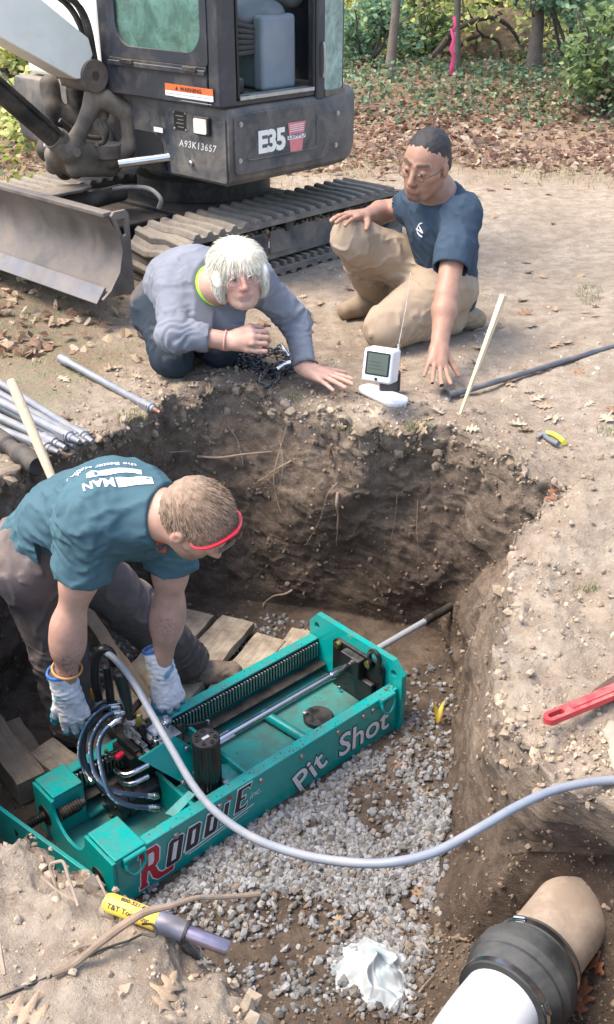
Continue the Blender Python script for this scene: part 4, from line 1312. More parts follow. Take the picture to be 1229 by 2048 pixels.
    # ---- tan trousers
    TR = cloth_material("tan_canvas", (0.36, 0.275, 0.195), 0.14, dust=0.12, dscale=7)
    f = Field(*bounds([pel, hiR, hiL, knR, knL, ftL, anR], .17), .006)
    f.cap(hiR, hiL, .125, .125, .05); f.cap(pel-ax*.03, pel+ax*.01, .135, .125, .05)
    f.cap(hiL, knL+np.array([.02, .02, .03]), .118, .092, .05); f.cap(knL+np.array([0, 0, .012]), ftL+np.array([-.06, -.05, 0]), .080, .066, .04)
    f.cap(hiR, knR, .115, .080, .05); f.cap(knR, anR+np.array([0, .02, .04]), .085, .078, .04)
    for c, d_, a_ in ((lerp(hiL, knL, .1), unit(knL-hiL), .16), (lerp(hiR, knR, .15), unit(knR-hiR), .15), (knL+np.array([.12, .08, .05]), unit(ftL-knL), .14), (lerp(knR, anR, .4), unit(anR-knR), .14)):
        f.folds(c, d_, .055, .007, a_, 9)
    f.wrinkle(.0055, 6.5, 83)
    f.cutplane((0, 0, -.005), (0, 0, -1))
    part_mesh("trousers", f, TR, root, None, None, org)
    BT = pm("tan_boot", (0.27, 0.19, 0.11), 0.8, 0, 0.3, 20, 0.4, 200, 0.003, dust=0.4)
    a = ftL.copy(); a[2] = .10; toe = a+np.array([.05, .05, -.12])
    f = Field(*bounds([a, toe], .16), .0055)
    boot(f, a+np.array([-.02, -.02, 0]), a+np.array([.10, .08, -.03]), (-.3, -.35, .9)); f.cutplane((0, 0, .0), (0, 0, -1)); f.wrinkle(.003, 22, 5)
    part_mesh("boot", f, BT, root, None, None, org)
    a = anR.copy(); a[2] = .09
    f = Field(*bounds([a, a+np.array([-.16, -.10, 0])], .14), .006)
    boot(f, a, a+np.array([-.16, -.10, .0])); f.cutplane((0, 0, .0), (0, 0, -1))
    part_mesh("boot", f, BT, root, None, None, org)
    SK = pm("white_sock", (0.6, 0.56, 0.55), 0.9, 0, 0.1, 30, 0.2)
    f = Field(*bounds([P(912, 610, 4.42)], .08), .005); f.ell(P(912, 612, 4.42), (.03, .035, .045), None, .01); f.wrinkle(.005, 25, 2)
    part_mesh("sock", f, SK, root, None, None, org)
    return root
build_worker(); build_old_man(); build_kneeler()
# ------------------------------------------------------------------ flat plates with holes
def plate_geo(outer, holes, depth):
    """plate in the xy plane, 0..depth in z"""
    cu = bpy.data.curves.new("plate", 'CURVE'); cu.dimensions = '2D'; cu.fill_mode = 'BOTH'; cu.extrude = depth/2
    for loop in [outer]+list(holes):
        sp = cu.splines.new('POLY'); sp.points.add(len(loop)-1)
        for q, (x, y) in zip(sp.points, loop): q.co = (x, y, 0, 1)
        sp.use_cyclic_u = True
    o = bpy.data.objects.new("plate", cu)
    me = bpy.data.meshes.new_from_object(o)
    bm = bmesh.new(); bm.from_mesh(me); bmesh.ops.remove_doubles(bm, verts=bm.verts, dist=1e-5); bm.to_mesh(me); bm.free()
    V = [(v.co.x, v.co.y, v.co.z+depth/2) for v in me.vertices]
    F = [tuple(p.vertices) for p in me.polygons]
    bpy.data.objects.remove(o); bpy.data.curves.remove(cu); bpy.data.meshes.remove(me)
    return V, F
def circ(cx, cy, r, n=20, a0=0, a1=2*PI, end=False):
    return [(cx+r*math.cos(t), cy+r*math.sin(t)) for t in np.linspace(a0, a1, n, endpoint=end)]
def rrect(x0, x1, y0, y1, r, n=5):
    o = []
    for cx, cy, a in ((x1-r, y1-r, 0), (x0+r, y1-r, PI/2), (x0+r, y0+r, PI), (x1-r, y0+r, 1.5*PI)):
        o += circ(cx, cy, r, n, a, a+PI/2, True)
    return o
YZ = lambda x: basis((x, 0, 0), (0, 1, 0), (0, 0, 1), (1, 0, 0))     # plate xy -> local yz
XZ = lambda y: basis((0, y, 0), (1, 0, 0), (0, 0, 1), (0, -1, 0))    # plate xy -> local xz, grows towards -y
class Loc:
    """local frame of a machine: photo measurement -> local coordinates on a given plane"""
    def __init__(s, o, deg, z0):
        s.o = np.array(o, float); t = math.radians(deg); s.t = t; s.z0 = z0
        s.u = np.array([math.cos(t), math.sin(t)]); s.v = np.array([-math.sin(t), math.cos(t)])
    def L(s, p): g = np.asarray(p)[:2]-s.o; return np.array([g@s.u, g@s.v, p[2]-s.z0])
    def w(s, px, py, w): return s.L(G(px, py, w+s.z0))
    def b(s, px, py, b):
        d = ray(px, py); t = (b+s.o@s.v)/(d[:2]@s.v); return s.L(np.array([0, 0, EYE])+d*t)
    def a(s, px, py, a):
        d = ray(px, py); t = (a+s.o@s.u)/(d[:2]@s.u); return s.L(np.array([0, 0, EYE])+d*t)

# ================================================================== the green boring machine
TEAL = pm("teal_enamel", (0.0, 0.315, 0.29), 0.28, 0, 0.12, 6, 0.05, 60, 0.001, dust=0.14, dscale=22, dustcol=(0.09, 0.075, 0.055), coat=0.3)
TEALD = pm("teal_enamel_muddy", (0.0, 0.315, 0.29), 0.35, 0, 0.15, 6, 0.1, 80, 0.001, dust=0.42, dscale=8, dustcol=(0.085, 0.075, 0.055), coat=0.15)
BLK = pm("black_enamel", (0.012, 0.012, 0.013), 0.3, 0, 0.3, 20, 0.12, 120, 0.001, dust=0.14, dscale=20, dustcol=(0.12, 0.10, 0.08))
BLKM = pm("black_steel", (0.022, 0.021, 0.020), 0.45, 0.5, 0.3, 20, 0.2, 120, 0.001, dust=0.3, dscale=16, dustcol=(0.11, 0.09, 0.07))
CHR = pm("bright_steel", (0.62, 0.63, 0.65), 0.22, 1.0, 0.1, 15, 0.03, 80, 0.001)
STL = pm("dull_steel", (0.40, 0.40, 0.41), 0.42, 1.0, 0.2, 30, 0.1, 90, 0.001, dust=0.15, dscale=18)
BRS = pm("brass", (0.60, 0.40, 0.14), 0.35, 1.0, 0.2, 30, 0.05, 90, 0.001)
REDP = pm("red_cap", (0.65, 0.01, 0.04), 0.35, 0, 0.05, 30, 0)
WHTP = pm("white_plastic", (0.70, 0.70, 0.68), 0.4, 0, 0.08, 30, 0.03, 90, dust=0.06)
M_ = Loc((-.522, 2.037), 42.5, -.9)
ML, MW, MH = 1.124, .431, .175
def build_machine():
    root = empty("boring_machine", (-.522, 2.037, -.9), M_.t, "teal green steel boring machine with hoses and a chrome rod on the gravel", "machine")
    mk("floor_plate", box(.012, ML-.002, .012, MW-.012, .020, .028), TEALD, root, .001)
    lp = [(0, .0), (0, MH), (.040, MH), (.040, MH-.009), (.009, MH-.009), (.009, 0)]
    sp = mk("side_panel", prism([(b, w) for b, w in lp], 'x', 0, ML-.001), TEAL, root, .004, 3)
    mk("side_panel", prism([(MW-b, w) for b, w in lp][::-1], 'x', 0, ML-.001), TEAL, root, .004, 3)
    mk("rack_strip", box(.10, ML-.004, MW-.040, MW-.034, .100, MH-.012), BLKM, root)
    t = ([], [])
    for i in range(78): t = join(t, box(.112+i*.0129, .112+i*.0129+.0062, MW-.049, MW-.039, .104, MH-.014))
    tag(mk("rack_teeth", t, STL, root), kind="stuff")
    mk("guide_rail", box(.10, ML-.004, MW-.085, MW-.041, .074, .083), BLKM, root, .002)
    mk("guide_rail", box(.10, ML-.004, MW-.122, MW-.108, .044, .056), TEAL, root, .002)
    mk("guide_web", box(.10, ML-.004, MW-.108, MW-.045, .029, .046), TEALD, root, .002)
    # front yoke: plate with a round cut, two boxed posts behind it
    arc = circ(.232, .165, .088, 22, 0, -PI, True)
    o = [(0, 0), (MW, 0), (MW, MH)]+[(.144-.0, MH)][:0]+[(.320, MH)]
    out = [(0, 0), (MW, 0), (MW, MH), (.320, MH)]+[(x, y) for x, y in arc if True]+[(.144, MH), (0, MH)]
    mk("front_plate", xf(plate_geo(out, [], .010), YZ(-.0102)), TEAL, root, .0015)
    # the posts' tops and inner cheeks
    for b0, b1, ba, bb in ((.325, MW, .325, .334), (0, .140, .131, .140)):
        pl = [(-.0002, b0), (.100, b0), (.100, b1), (-.0002, b1)]
        mk("post_top", prism(pl, 'z', MH, MH+.009), TEAL, root, .004, 3)
        mk("post_cheek", box(0, .10, ba, bb, .03, MH-.0005), TEAL, root, .001)
    # thrust plate in front, set a little askew
    a0 = M_.w(-70, 1560, .135); a1 = M_.w(196, 1752, .135)
    d = (a1-a0)/np.linalg.norm(a1-a0); n = np.array([d[1], -d[0], 0])
    L = np.linalg.norm(a1-a0)
    pts = [(0, -.135), (0, .0), (L-.03, 0)]+[(L-.03+.03*math.sin(t), -.03+.03*math.cos(t)) for t in (.4, .8, 1.2, 1.57)]+[(L, -.135)]
    mk("thrust_plate", xf(plate_geo(pts, [], .012), basis(a0+np.array([0, 0, -.0]), d, (0, 0, 1), np.cross(d, (0, 0, 1)))), TEAL, root, .0015)
    for b, w in ((.375, .085), (.085, .060)):
        pr = [(-.11+i*.0045, .0155 if i % 2 else .0120) for i in range(27)]
        mk("jack_screw", lathe2(pr, (0, b, w), (1, 0, 0), 14), BLKM, root)
        mk("hole_shade_disc", lathe2([(-.0125, .034), (-.0105, .034)], (0, b, w), (1, 0, 0), 18), BLKM, root)  # solid dark disc, its colour gives the shade of a hole
    pr = [(.002, .024)]+[(.006+i*.0042, .0205 if i % 2 else .0165) for i in range(16)]+[(.074, .013), (.088, .013)]
    mk("jack_screw", lathe2(pr, (0, .318-.01, .125), (1, 0, 0), 16), BLKM, root)
    # end plate
    out = [(-.014, 0), (MW+.008, 0), (MW+.008, .228), (MW-.028, .270), (.030, .270), (-.014, .224)]
    holes = [circ(.024, .222, .0135, 16), circ(MW-.030, .222, .0135, 16), circ(.186, .19, .0135, 14)]
    mk("end_plate", xf(plate_geo(out, holes, .022), YZ(ML)), TEAL, root, .002)
    out = rrect(.060, .300, .018, .232, .02)
    out = [(x+(.012*math.sin((y-.018)/.214*PI) if x > .18 else 0), y) for x, y in out]
    mk("rod_guide_plate", xf(plate_geo(out, [], .014), YZ(ML-.0145)), BLK, root, .002)
    mk("guide_block", box(ML-.050, ML-.0148, .140, .232, .150, .228), BLK, root, .006)
    mk("guide_block", box(ML-.036, ML-.0148, .090, .180, .060, .148), BLK, root, .006)
    for b, w in ((.268, .222), (.118, .222)):
        u = mk("bushing", lathe2([(-.020, .0125), (-.004, .0135), (-.004, .0065), (-.019, .0065)], (ML-.0148, b, w), (1, 0, 0), 18), BRS, root)
    for b, w in ((.15, .075), (.25, .045), (.10, .115)):
        mk("bolt", lathe2([(-.020, .004), (-.020, .007), (-.0145, .008)], (ML-.0148, b, w), (1, 0, 0), 6), STL, root)
    ring = []
    c = M_.b(752, 1316, .09)
    for t in np.linspace(-.25*PI, 1.25*PI, 18): ring.append(c+np.array([.014*math.cos(t)*0-.006, .024*math.cos(t), .030*math.sin(t)]))
    ring.append(ring[0]-np.array([0, -.008, .034])); ring = [ring[-1]]+ring[:-1]+[ring[-2]-np.array([0, .008, .034])]
    mk("lifting_shackle", tube(spline(ring, 3), .0085, 10), BLK, root)
    # rod
    mk("push_rod", cyl((.505, .186, .19), (1.60, .186, .19), .0112, n=20), CHR, root)
    mk("rod_sleeve", lathe2([(0, .0118), (.004, .0158), (.075, .0158), (.085, .0118)], (.985, .186, .19), (1, 0, 0), 20), CHR, root)
    mk("rod_sleeve", lathe2([(0, .0118), (.004, .0162), (.32, .0162)], (1.46, .186, .19), (1, 0, 0), 20), BLKM, root, label="dark rod tail entering the pit wall")
    mk("rod_extension", cyl((ML+.024, .186, .19), (1.50, .186, .19), .0118, n=20), pm("silver_rod", (.36, .37, .39), .5, .25, .1, 15, .05), root)
    mk("rod_coupler", box(.470, .560, .166, .206, .184, .196), STL, root, .0055, 3)
    # cross tube, hub
    mk("cross_tube", cyl((.80, MW-.110, .050), (.83, .010, .050), .0165, n=18), TEAL, root)
    h = mk("floor_hub", lathe2([(0, .052), (.016, .052), (.020, .048)], (.935, .190, .0285), (0, 0, 1), 26), BLK, root)
    mk("bolt", lathe2([(0, .009), (.008, .009), (.010, .005)], (.905, .225, .049), (0, 0, 1), 10), STL, h)
    # carriage
    mk("carriage_plate", prism([(.30, .012+.032), (.52, .012+.032), (.52, .13), (.47, .17), (.30, .17)], 'z', .118, .128), TEAL, root, .003)
    mk("carriage_rib", box(.30, .312, .045, MW-.05, .03, .150), TEAL, root, .002)
    mk("carriage_rib", box(.50, .512, .045, MW-.09, .03, .150), TEAL, root, .002)
    # upright motor
    c = M_.w(418, 1580, .128); cx, cy = c[0], c[1]
    fl = circ(cx, cy, .056, 24); fl = [(x+(.0 if abs(y-cy) < .04 else 0), y) for x, y in fl]
    mk("motor_flange", prism(rrect(cx-.056, cx+.056, cy-.042, cy+.042, .026), 'z', .1285, .142), BLK, root, .002)
    for dx, dy in ((-.044, -.030), (.044, .028), (-.044, .030), (.046, -.028)):
        mk("bolt", lathe2([(0, .009), (.009, .009), (.009, .005)], (cx+dx, cy+dy, .1422), (0, 0, 1), 10), STL, root)
    zt = M_.b(414, 1474, cy)[2]
    body = [(cx+(.0405+.0016*(1 if k % 2 else -1))*math.cos(2*PI*k/48), cy+(.0405+.0016*(1 if k % 2 else -1))*math.sin(2*PI*k/48)) for k in range(48)]
    mo = mk("upright_motor", prism(body, 'z', .1422, zt-.012), BLK, root, 0)
    cap = mk("motor_cap", lathe2([(0, .0425), (.010, .0425), (.013, .040)], (cx, cy, zt-.012), (0, 0, 1), 30), BLK, root)
    for k in range(7):
        t = 2*PI*k/7+.3
        mk("cap_bolt", lathe2([(0, .0068), (.0035, .0068), (.0035, .0040), (.0005, .0040)], (cx+.029*math.cos(t), cy+.029*math.sin(t), zt+.0012), (0, 0, 1), 10), BLKM, cap)
    mk("maker_label", box(cx-.012, cx+.012, cy-.005, cy+.005, zt+.0012, zt+.0018), WHTP, cap)
    # gusset plates seen as teal triangles
    def tri(pts, b, name="gusset", th=.008, mat=TEAL):
        q = [M_.b(x, y, bb) for (x, y), bb in zip(pts, b)]
        n_ = np.cross(q[1]-q[0], q[2]-q[0]); n_ /= np.linalg.norm(n_)
        V = [p_-n_*th/2 for p_ in q]+[p_+n_*th/2 for p_ in q]; m_ = len(q)
        F = [tuple(range(m_-1, -1, -1)), tuple(range(m_, 2*m_))]+[(i, (i+1) % m_, m_+(i+1) % m_, m_+i) for i in range(m_)]
        return mk(name, (V, F), mat, root, .0012)
    tri([(277, 1518), (347, 1472), (386, 1500), (386, 1600), (366, 1566)], [.175, .175, .150, .120, .135])
    tri([(347, 1470), (384, 1494), (392, 1545), (360, 1512)], [.190, .165, .150, .175])
    for x, y, b in ((374, 1497, .145), (367, 1565, .125), (391, 1546, .11)):
        c = M_.b(x, y, b); mk("bolt", lathe2([(-.004, .0075), (.004, .0075), (.006, .005)], c, (0, -1, .5), 10), STL, root)
    tri([(330, 1628), (378, 1582), (392, 1590), (350, 1636)], [.10, .10, .075, .075])
    # lying motor
    a = M_.w(222, 1612, .085); b = a+np.array([.145, -.012, 0])
    mk("lying_motor", lathe2([(0, .045), (.003, .055), (.028, .055), (.030, .050), (.040, .050), (.043, .056), (.060, .056), (.064, .049), (.15, .049)], a, b-a, 30), BLK, root)
    for k in range(6):
        t = 2*PI*k/6+.5
        mk("motor_bolt", lathe2([(-.006, .0055), (.001, .0065)], a+np.array([-.001, .040*math.cos(t), .040*math.sin(t)]), (1, 0, 0), 8), BLKM, root)
    mk("gearbox", box(a[0]+.14, a[0]+.235, a[1]-.055, a[1]+.055, .032, .150), BLK, root, .012, 3)
    # valve bank
    def at(px, py, b): return M_.b(px, py, b)
    v0 = at(262, 1500, .27)
    zc = v0[2]
    bank = mk("valve_bank", box(v0[0]-.03, v0[0]+.105, .225, .325, zc-.035, zc+.010), BLKM, root, .004)
    mk("bank_bracket", box(v0[0]-.0, v0[0]+.09, .245, .300, .13, zc-.034), BLK, root, .003)
    for i in range(5):
        x = v0[0]-.018+i*.026
        mk("valve_section", box(x, x+.020, .215, .318, zc+.0105, zc+.040), STL if i % 2 else BLKM, bank, .003)
        mk("spool_cap", lathe2([(0, .009), (.020, .009), (.024, .006), (.030, .006)], (x+.010, .214, zc+.024), (0, -1, 0), 12), STL if i in (1, 3) else BLKM, bank)
    mk("steel_manifold", box(v0[0]+.055, v0[0]+.115, .190, .245, zc+.006, zc+.042), STL, root, .004)
    c = at(238, 1510, .235)
    mk("red_cap", lathe2([(0, .0085), (.022, .0085), (.024, .0065)], c+np.array([.012, 0, 0]), (-1, -.2, 0), 14), REDP, root)
    c = at(256, 1448, .25)
    mk("relief_valve", lathe2([(0, .0135), (.012, .0135), (.013, .010), (.035, .010), (.036, .013), (.045, .013)], c-np.array([0, 0, .045]), (0, 0, 1), 8), STL, root)
    c = at(278, 1438, .25)
    mk("hex_fitting", lathe2([(0, .0115), (.040, .0115), (.043, .008)], c-np.array([0, 0, .020]), (0, 0, 1), 6), BRS, root)
    c = at(306, 1458, .235)
    mk("plastic_reservoir", lathe2([(-.02, .020), (.034, .020), (.040, .016), (.042, .010)], c-np.array([0, 0, .03]), (0, 0, 1), 20), WHTP, root)
    c = at(314, 1482, .215)
    mk("steel_cup", lathe2([(-.026, .0170), (.014, .0170), (.015, .013), (.030, .013)], c, (0, 0, 1), 20), CHR, root)
    c = at(333, 1448, .22)
    mk("steel_cup", lathe2([(-.026, .012), (.010, .012), (.011, .017), (.016, .017), (.017, .008), (.028, .008)], c, (0, 0, 1), 20), CHR, root)
    mk("manifold_block", box(*[q for q in (c[0]-.035, c[0]+.03, .185, .235, c[2]-.075, c[2]-.027)]), STL, root, .004)
    a = at(372, 1452, .22); b = at(416, 1444, .24)
    mk("latch_bar", cyl(a, b, .005, n=8), BLKM, root); mk("bolt", lathe2([(-.005, .006), (.005, .006)], b, (0, 0, 1), 8), STL, root)
    c = at(360, 1460, .225); mk("stop_post", box(c[0]-.011, c[0]+.011, c[1]-.006, c[1]+.006, c[2]-.07, c[2]+.022), pm("brown_bar", (0.06, .045, .03), .6), root, .002)
    # control levers with rubber boots
    def lever(px0, py0, px1, py1, b, r0, r1, name="lever_boot", mat=BLK):
        p0, p1 = at(px0, py0, b), at(px1, py1, b)
        L_ = np.linalg.norm(p1-p0)
        return mk(name, lathe2([(0, r0), (L_*.15, r0), (L_*.5, (r0+r1)/2), (L_*.9, r1), (L_*.97, r1*1.1), (L_, r1*.7)], p0, p1-p0, 14), mat, root), p0, p1
    lever(262, 1440, 240, 1340, .265, .013, .021)
    mk("lever_collar", cyl(at(262, 1446, .265), at(262, 1436, .265), .0155, n=14), WHTP, root)
    lever(223, 1412, 214, 1330, .32, .013, .012)
    mk("lever_collar", cyl(at(224, 1417, .32), at(223, 1404, .32), .014, n=14), CHR, root)
    hp = [at(198, 1400, .35), at(190, 1360, .36), at(192, 1318, .355), at(206, 1298, .34), at(222, 1306, .33), at(230, 1330, .32)]
    mk("hose_bend", tube(spline(hp, 5), .0135, 12), BLK, root)
    # small gold ball valve
    c = at(190, 1386, .36)
    gv = mk("gold_valve", lathe2([(-.022, .007), (-.015, .0115), (0, .013), (.015, .0115), (.022, .007)], c, (0, .15, 1), 12), pm("gold_anodised", (.75, .36, .04), .35, .9, .1), root)
    mk("valve_stem", cyl(c-np.array([0, 0, .045]), c-np.array([0, 0, .020]), .0075, n=12), CHR, gv)
    mk("valve_stem", cyl(c+np.array([0, 0, .020]), c+np.array([0, 0, .034]), .0075, n=12), CHR, gv)
    # hydraulic hoses with printed stripe
    mh, nt, b, o_ = newmat("hydraulic_hose")
    b.inputs["Roughness"].default_value = .45
    at_ = N(nt, "ShaderNodeAttribute", attribute_name="Col")
    nt.links.new(at_.outputs["Color"], b.inputs["Base Color"])
    def hose(pts, r=.0072, name="hydraulic_hose", ends=True, parent=root, stripe=True):
        pth = spline([at(*q) for q in pts], 14)
        n_ = 12; V, F = tube(pth, r, n_)
        V = np.array(V); cols = np.tile((.016, .021, .034), (len(V), 1))
        if stripe:
            # the printed band faces up and outwards
            k = np.arange(len(V)) % n_; ring_ = np.arange(len(V))//n_
            base_k = 8
            band = (k == base_k) | (k == base_k+1) | (k == base_k+2) | (k == 2) | (k == 3) | (k == 4) | (k == 5)
            cols[band] = (.04, .11, .20)
            dash = ((k == base_k+1) | (k == 3) | (k == 5)) & (ring_ % 3 > 0) & (ring_//9 % 2 == 0)
            cols[dash] = (.55, .58, .6)
        Fq = np.array([f for f in F if len(f) == 4])
        mesh_np(name, V, Fq, mh, parent=parent, cols=cols)
        if ends:
            for e0, e1 in ((pth[0], pth[4]), (pth[-1], pth[-5])):
                dd_ = (e1-e0)/np.linalg.norm(e1-e0)
                mk("hose_fitting", lathe2([(-.012, .0075), (-.004, .0110), (.006, .0110), (.007, .0095), (.026, .0092)], e0, dd_, 12), CHR, parent)
    hose([(238, 1412, .285), (205, 1418, .30), (172, 1455, .315), (160, 1500, .31), (170, 1540, .29), (182, 1560, .25)], ends=True)
    hose([(244, 1424, .27), (215, 1432, .28), (190, 1465, .29), (182, 1500, .28), (190, 1545, .24), (215, 1575, .19), (255, 1588, .15), (310, 1592, .125)])
    hose([(235, 1440, .25), (210, 1462, .255), (198, 1495, .25), (204, 1540, .21), (222, 1590, .16), (262, 1612, .12), (312, 1616, .095)])
    hose([(250, 1410, .30), (205, 1405, .33), (178, 1440, .335), (168, 1490, .33), (172, 1530, .31), (200, 1575, .25), (235, 1600, .20)], stripe=False)
    for k in (0, 1):
        q = [(232+8*k, 1540+18*k, .235), (240+8*k, 1546+18*k, .20), (255+6*k, 1549+18*k, .175), (272+4*k, 1542+20*k, .165), (296, 1530+23*k, .165)]
        mk("steel_pipe", tube(spline([at(*a_) for a_ in q], 6), .0085, 12), CHR, root)
    # more small fittings round the bank
    for i in range(16):
        x, y = random.uniform(208, 300), random.uniform(1450, 1535)
        c = at(x, y, random.uniform(.21, .27))
        d_ = [(1, 0, 0), (0, -1, 0), (0, 0, 1)][i % 3]
        mk("pipe_fitting", lathe2([(0, .0075), (.012, .0075), (.013, .0055), (.024, .0055)], c, d_, 6), (BLKM, STL, BLK)[i % 3], root)
    # writing on the near side: lettering plane is local xz, facing -y
    WL = pm("white_lettering", (0.74, 0.76, 0.78), 0.5, 0, 0.05, 30, 0)
    KL = pm("black_lettering", (0.018, 0.018, 0.028), 0.5, 0, 0.05, 30, 0)
    RL = pm("red_lettering", (0.48, 0.02, 0.04), 0.5, 0, 0.05, 30, 0)
    def poly_face(polys, layer, mat, name, grow=0.0):
        sc_ = lambda q: [(.062+(x-.046)*1.14, .006+z*1.10) for x, z in q]
        polys = [(sc_(a), [sc_(h) for h in b]) for a, b in polys]
        y = -.0008-.0007*layer
        V, F = [], []
        for pl, holes in polys:
            g_ = plate_geo(pl, holes, .0006)
            V, F = join((V, F), g_)
        return mk(name, xf((V, F), basis((0, y, 0), (1, 0, 0), (0, 0, 1), (0, -1, 0))), mat, root, 0, smooth_=False)
    # the maker's word: a big red R with a tail, narrow black slab capitals, all outlined in white
    def slab(x, w, h0, h1, kind):
        t = .0145; s_ = .22   # italic slant
        S = lambda q: [(a+(z-h0)*s_, z) for a, z in q]
        if kind == 'O' or kind == 'D':
            r = .006
            out = S([(x, h0+(r if kind == 'O' else 0)), (x+(r if kind == 'O' else 0), h0), (x+w-r, h0), (x+w, h0+r), (x+w, h1-r), (x+w-r, h1), (x+(r if kind == 'O' else 0), h1), (x, h1-(r if kind == 'O' else 0))])
            inn = S([(x+t, h0+t*.9), (x+w-t, h0+t*.9), (x+w-t, h1-t*.9), (x+t, h1-t*.9)])
            return [(out, [inn])]
        if kind == 'I':
            return [(S([(x-.003, h0), (x+t+.003, h0), (x+t+.003, h0+.005), (x+t, h0+.007), (x+t, h1-.02), (x, h1-.02), (x, h0+.007), (x-.003, h0+.005)]), [])]
        if kind == 'E':
            m = (h0+h1)/2
            return [(S([(x, h0), (x+w, h0), (x+w, h0+.016), (x+w-.006, h0+.008), (x+t, h0+.008), (x+t, m-.004), (x+w*.75, m-.004), (x+w*.75, m+.004), (x+t, m+.004), (x+t, h1-.008), (x+w-.004, h1-.008), (x+w+.002, h1-.016), (x+w+.004, h1), (x, h1)]), [])]
    def grow(polys, g):
        out = []
        for pl, holes in polys:
            c = np.array(pl); n_ = len(c)
            area = 0.5*np.sum(c[:, 0]*np.roll(c[:, 1], -1)-np.roll(c[:, 0], -1)*c[:, 1]); sg = 1 if area > 0 else -1
            e = np.roll(c, -1, 0)-c; e /= np.linalg.norm(e, axis=1)[:, None]+1e-9
            nn = np.c_[e[:, 1], -e[:, 0]]*sg
            v = nn+np.roll(nn, 1, 0); v /= np.linalg.norm(v, axis=1)[:, None]+1e-9
            cs = np.clip(np.sum(v*nn, 1), .5, 1)
            out.append(([tuple(q) for q in c+v*(g/cs)[:, None]], []))
        return out
    h0, h1 = .050, .142
    xs = {'R': .046}
    R_out = [(.050, .014), (.074, .014), (.074, .024), (.070, .026), (.076, .062), (.082, .062), (.090, .030), (.104, .014), (.150, .014), (.154, .030), (.118, .030), (.108, .040), (.100, .066), (.112, .078), (.116, .118), (.108, .134), (.058, .134), (.054, .122), (.062, .120), (.054, .026), (.050, .024)]
    R_hole = [(.079, .078), (.094, .078), (.098, .086), (.100, .112), (.096, .119), (.083, .119)]
    poly_face(grow([(R_out, [])], .0035), 0, WL, "lettering")
    poly_face([(R_out, [R_hole])], 1, RL, "lettering", 0)
    letters = slab(.128, .044, .034, .118, 'O')
    blacks = []
    for x, w, k, a_, b_ in ((.128, .044, 'O', .034, .118), (.190, .040, 'D', .048, .120), (.250, .040, 'D', .054, .124), (.310, .012, 'I', .064, .146), (.352, .040, 'E', .070, .146)):
        blacks += slab(x, w, a_, b_, k)
    poly_face(grow([(a_, b_) for a_, b_ in blacks], .0032), 2, WL, "lettering")
    poly_face(blacks, 3, KL, "lettering")
    poly_face([([(.332, .134), (.346, .134), (.348, .142), (.330, .142)], [])], 3, RL, "lettering")
    poly_face([([(.19, .036), (.42, .060), (.42, .063), (.19, .040)], []), ([(.20, .028), (.40, .048), (.40, .0495), (.20, .0305)], [])], 0, WL, "lettering")
    g = text_geo("inc.", .034, .0003, -.0004, .3)
    mk("lettering", xf(g, basis((.470, -.0016, .100), (1, 0, .10), (0, 0, 1), (0, -1, 0))), WL, root, 0, smooth_=False)
    def word(s_, size, x, z, ang, sx=1.0):
        g_ = text_geo(s_, size, .0003, .0016, 0)
        gk = text_geo(s_, size, .0003, .0050, 0)
        ca, sa = math.cos(ang), math.sin(ang)
        mk("lettering", xf(gk, basis((x, -.0012, z), (ca*sx, 0, sa*sx), (-sa, 0, ca), (0, -1, 0))), KL, root, 0, smooth_=False)
        mk("lettering", xf(g_, basis((x, -.0022, z), (ca*sx, 0, sa*sx), (-sa, 0, ca), (0, -1, 0))), WL, root, 0, smooth_=False)
    p0 = M_.b(604, 1586, 0)
    word("Pit", .128, p0[0]-.012, p0[2]+.004, .44, 1.0)
    p0 = M_.b(676, 1520, 0)
    word("Shot", .128, p0[0], p0[2]+.010, -.02, 1.0)
    # round-headed bolts along the panel, D-rings
    for x, y in ((352, 1671), (440, 1612), (523, 1561), (604, 1513), (677, 1465), (728, 1433), (747, 1421)):
        c = M_.b(x, y, 0)
        mk("carriage_bolt", lathe2([(0, .0105), (.003, .0100), (.006, .007), (.0075, .002)], (c[0], -.0005, c[2]), (0, -1, 0), 14), STL, root)
    for x0, dr in ((.030, .055), (ML-.085, .050)):
        q = [(x0, -.006, MH-.004), (x0-.004, -.014, MH-.030), (x0+.010, -.018, MH-.056), (x0+.034, -.018, MH-.058), (x0+dr+.002, -.014, MH-.034), (x0+dr, -.006, MH-.004)]
        mk("lifting_ring", tube(spline(q, 5), .0052, 10), TEAL, root)
        mk("ring_keeper", cyl((x0-.008, -.0065, MH-.004), (x0+dr+.008, -.0065, MH-.004), .0078, n=12), TEAL, root)
    n_ = 280
    pp = np.c_[rng.uniform(0, ML, n_), np.where(rng.random(n_) < .5, rng.uniform(.004, .038, n_), MW-rng.uniform(.004, .038, n_)), np.full(n_, MH+.0008)]
    k_ = rng.random(n_) < .30; pp[k_, 1] = rng.uniform(.06, MW-.13, k_.sum()); pp[k_, 2] = .0295
    k_ = rng.random(n_) < .16; pp[k_, 0] = ML-.002-np.abs(rng.normal(0, .035, k_.sum())); pp[k_, 1] = rng.uniform(.004, .036, k_.sum()); pp[k_, 2] = MH+.001
    o = stones("mud_specks", pp, rng.uniform(.0009, .0030, n_), CLOD, np.array([.10, .078, .058])*rng.uniform(.6, 1.4, (n_, 1)), .3, (.3, .6), False); o.parent = root
    return root
build_machine()
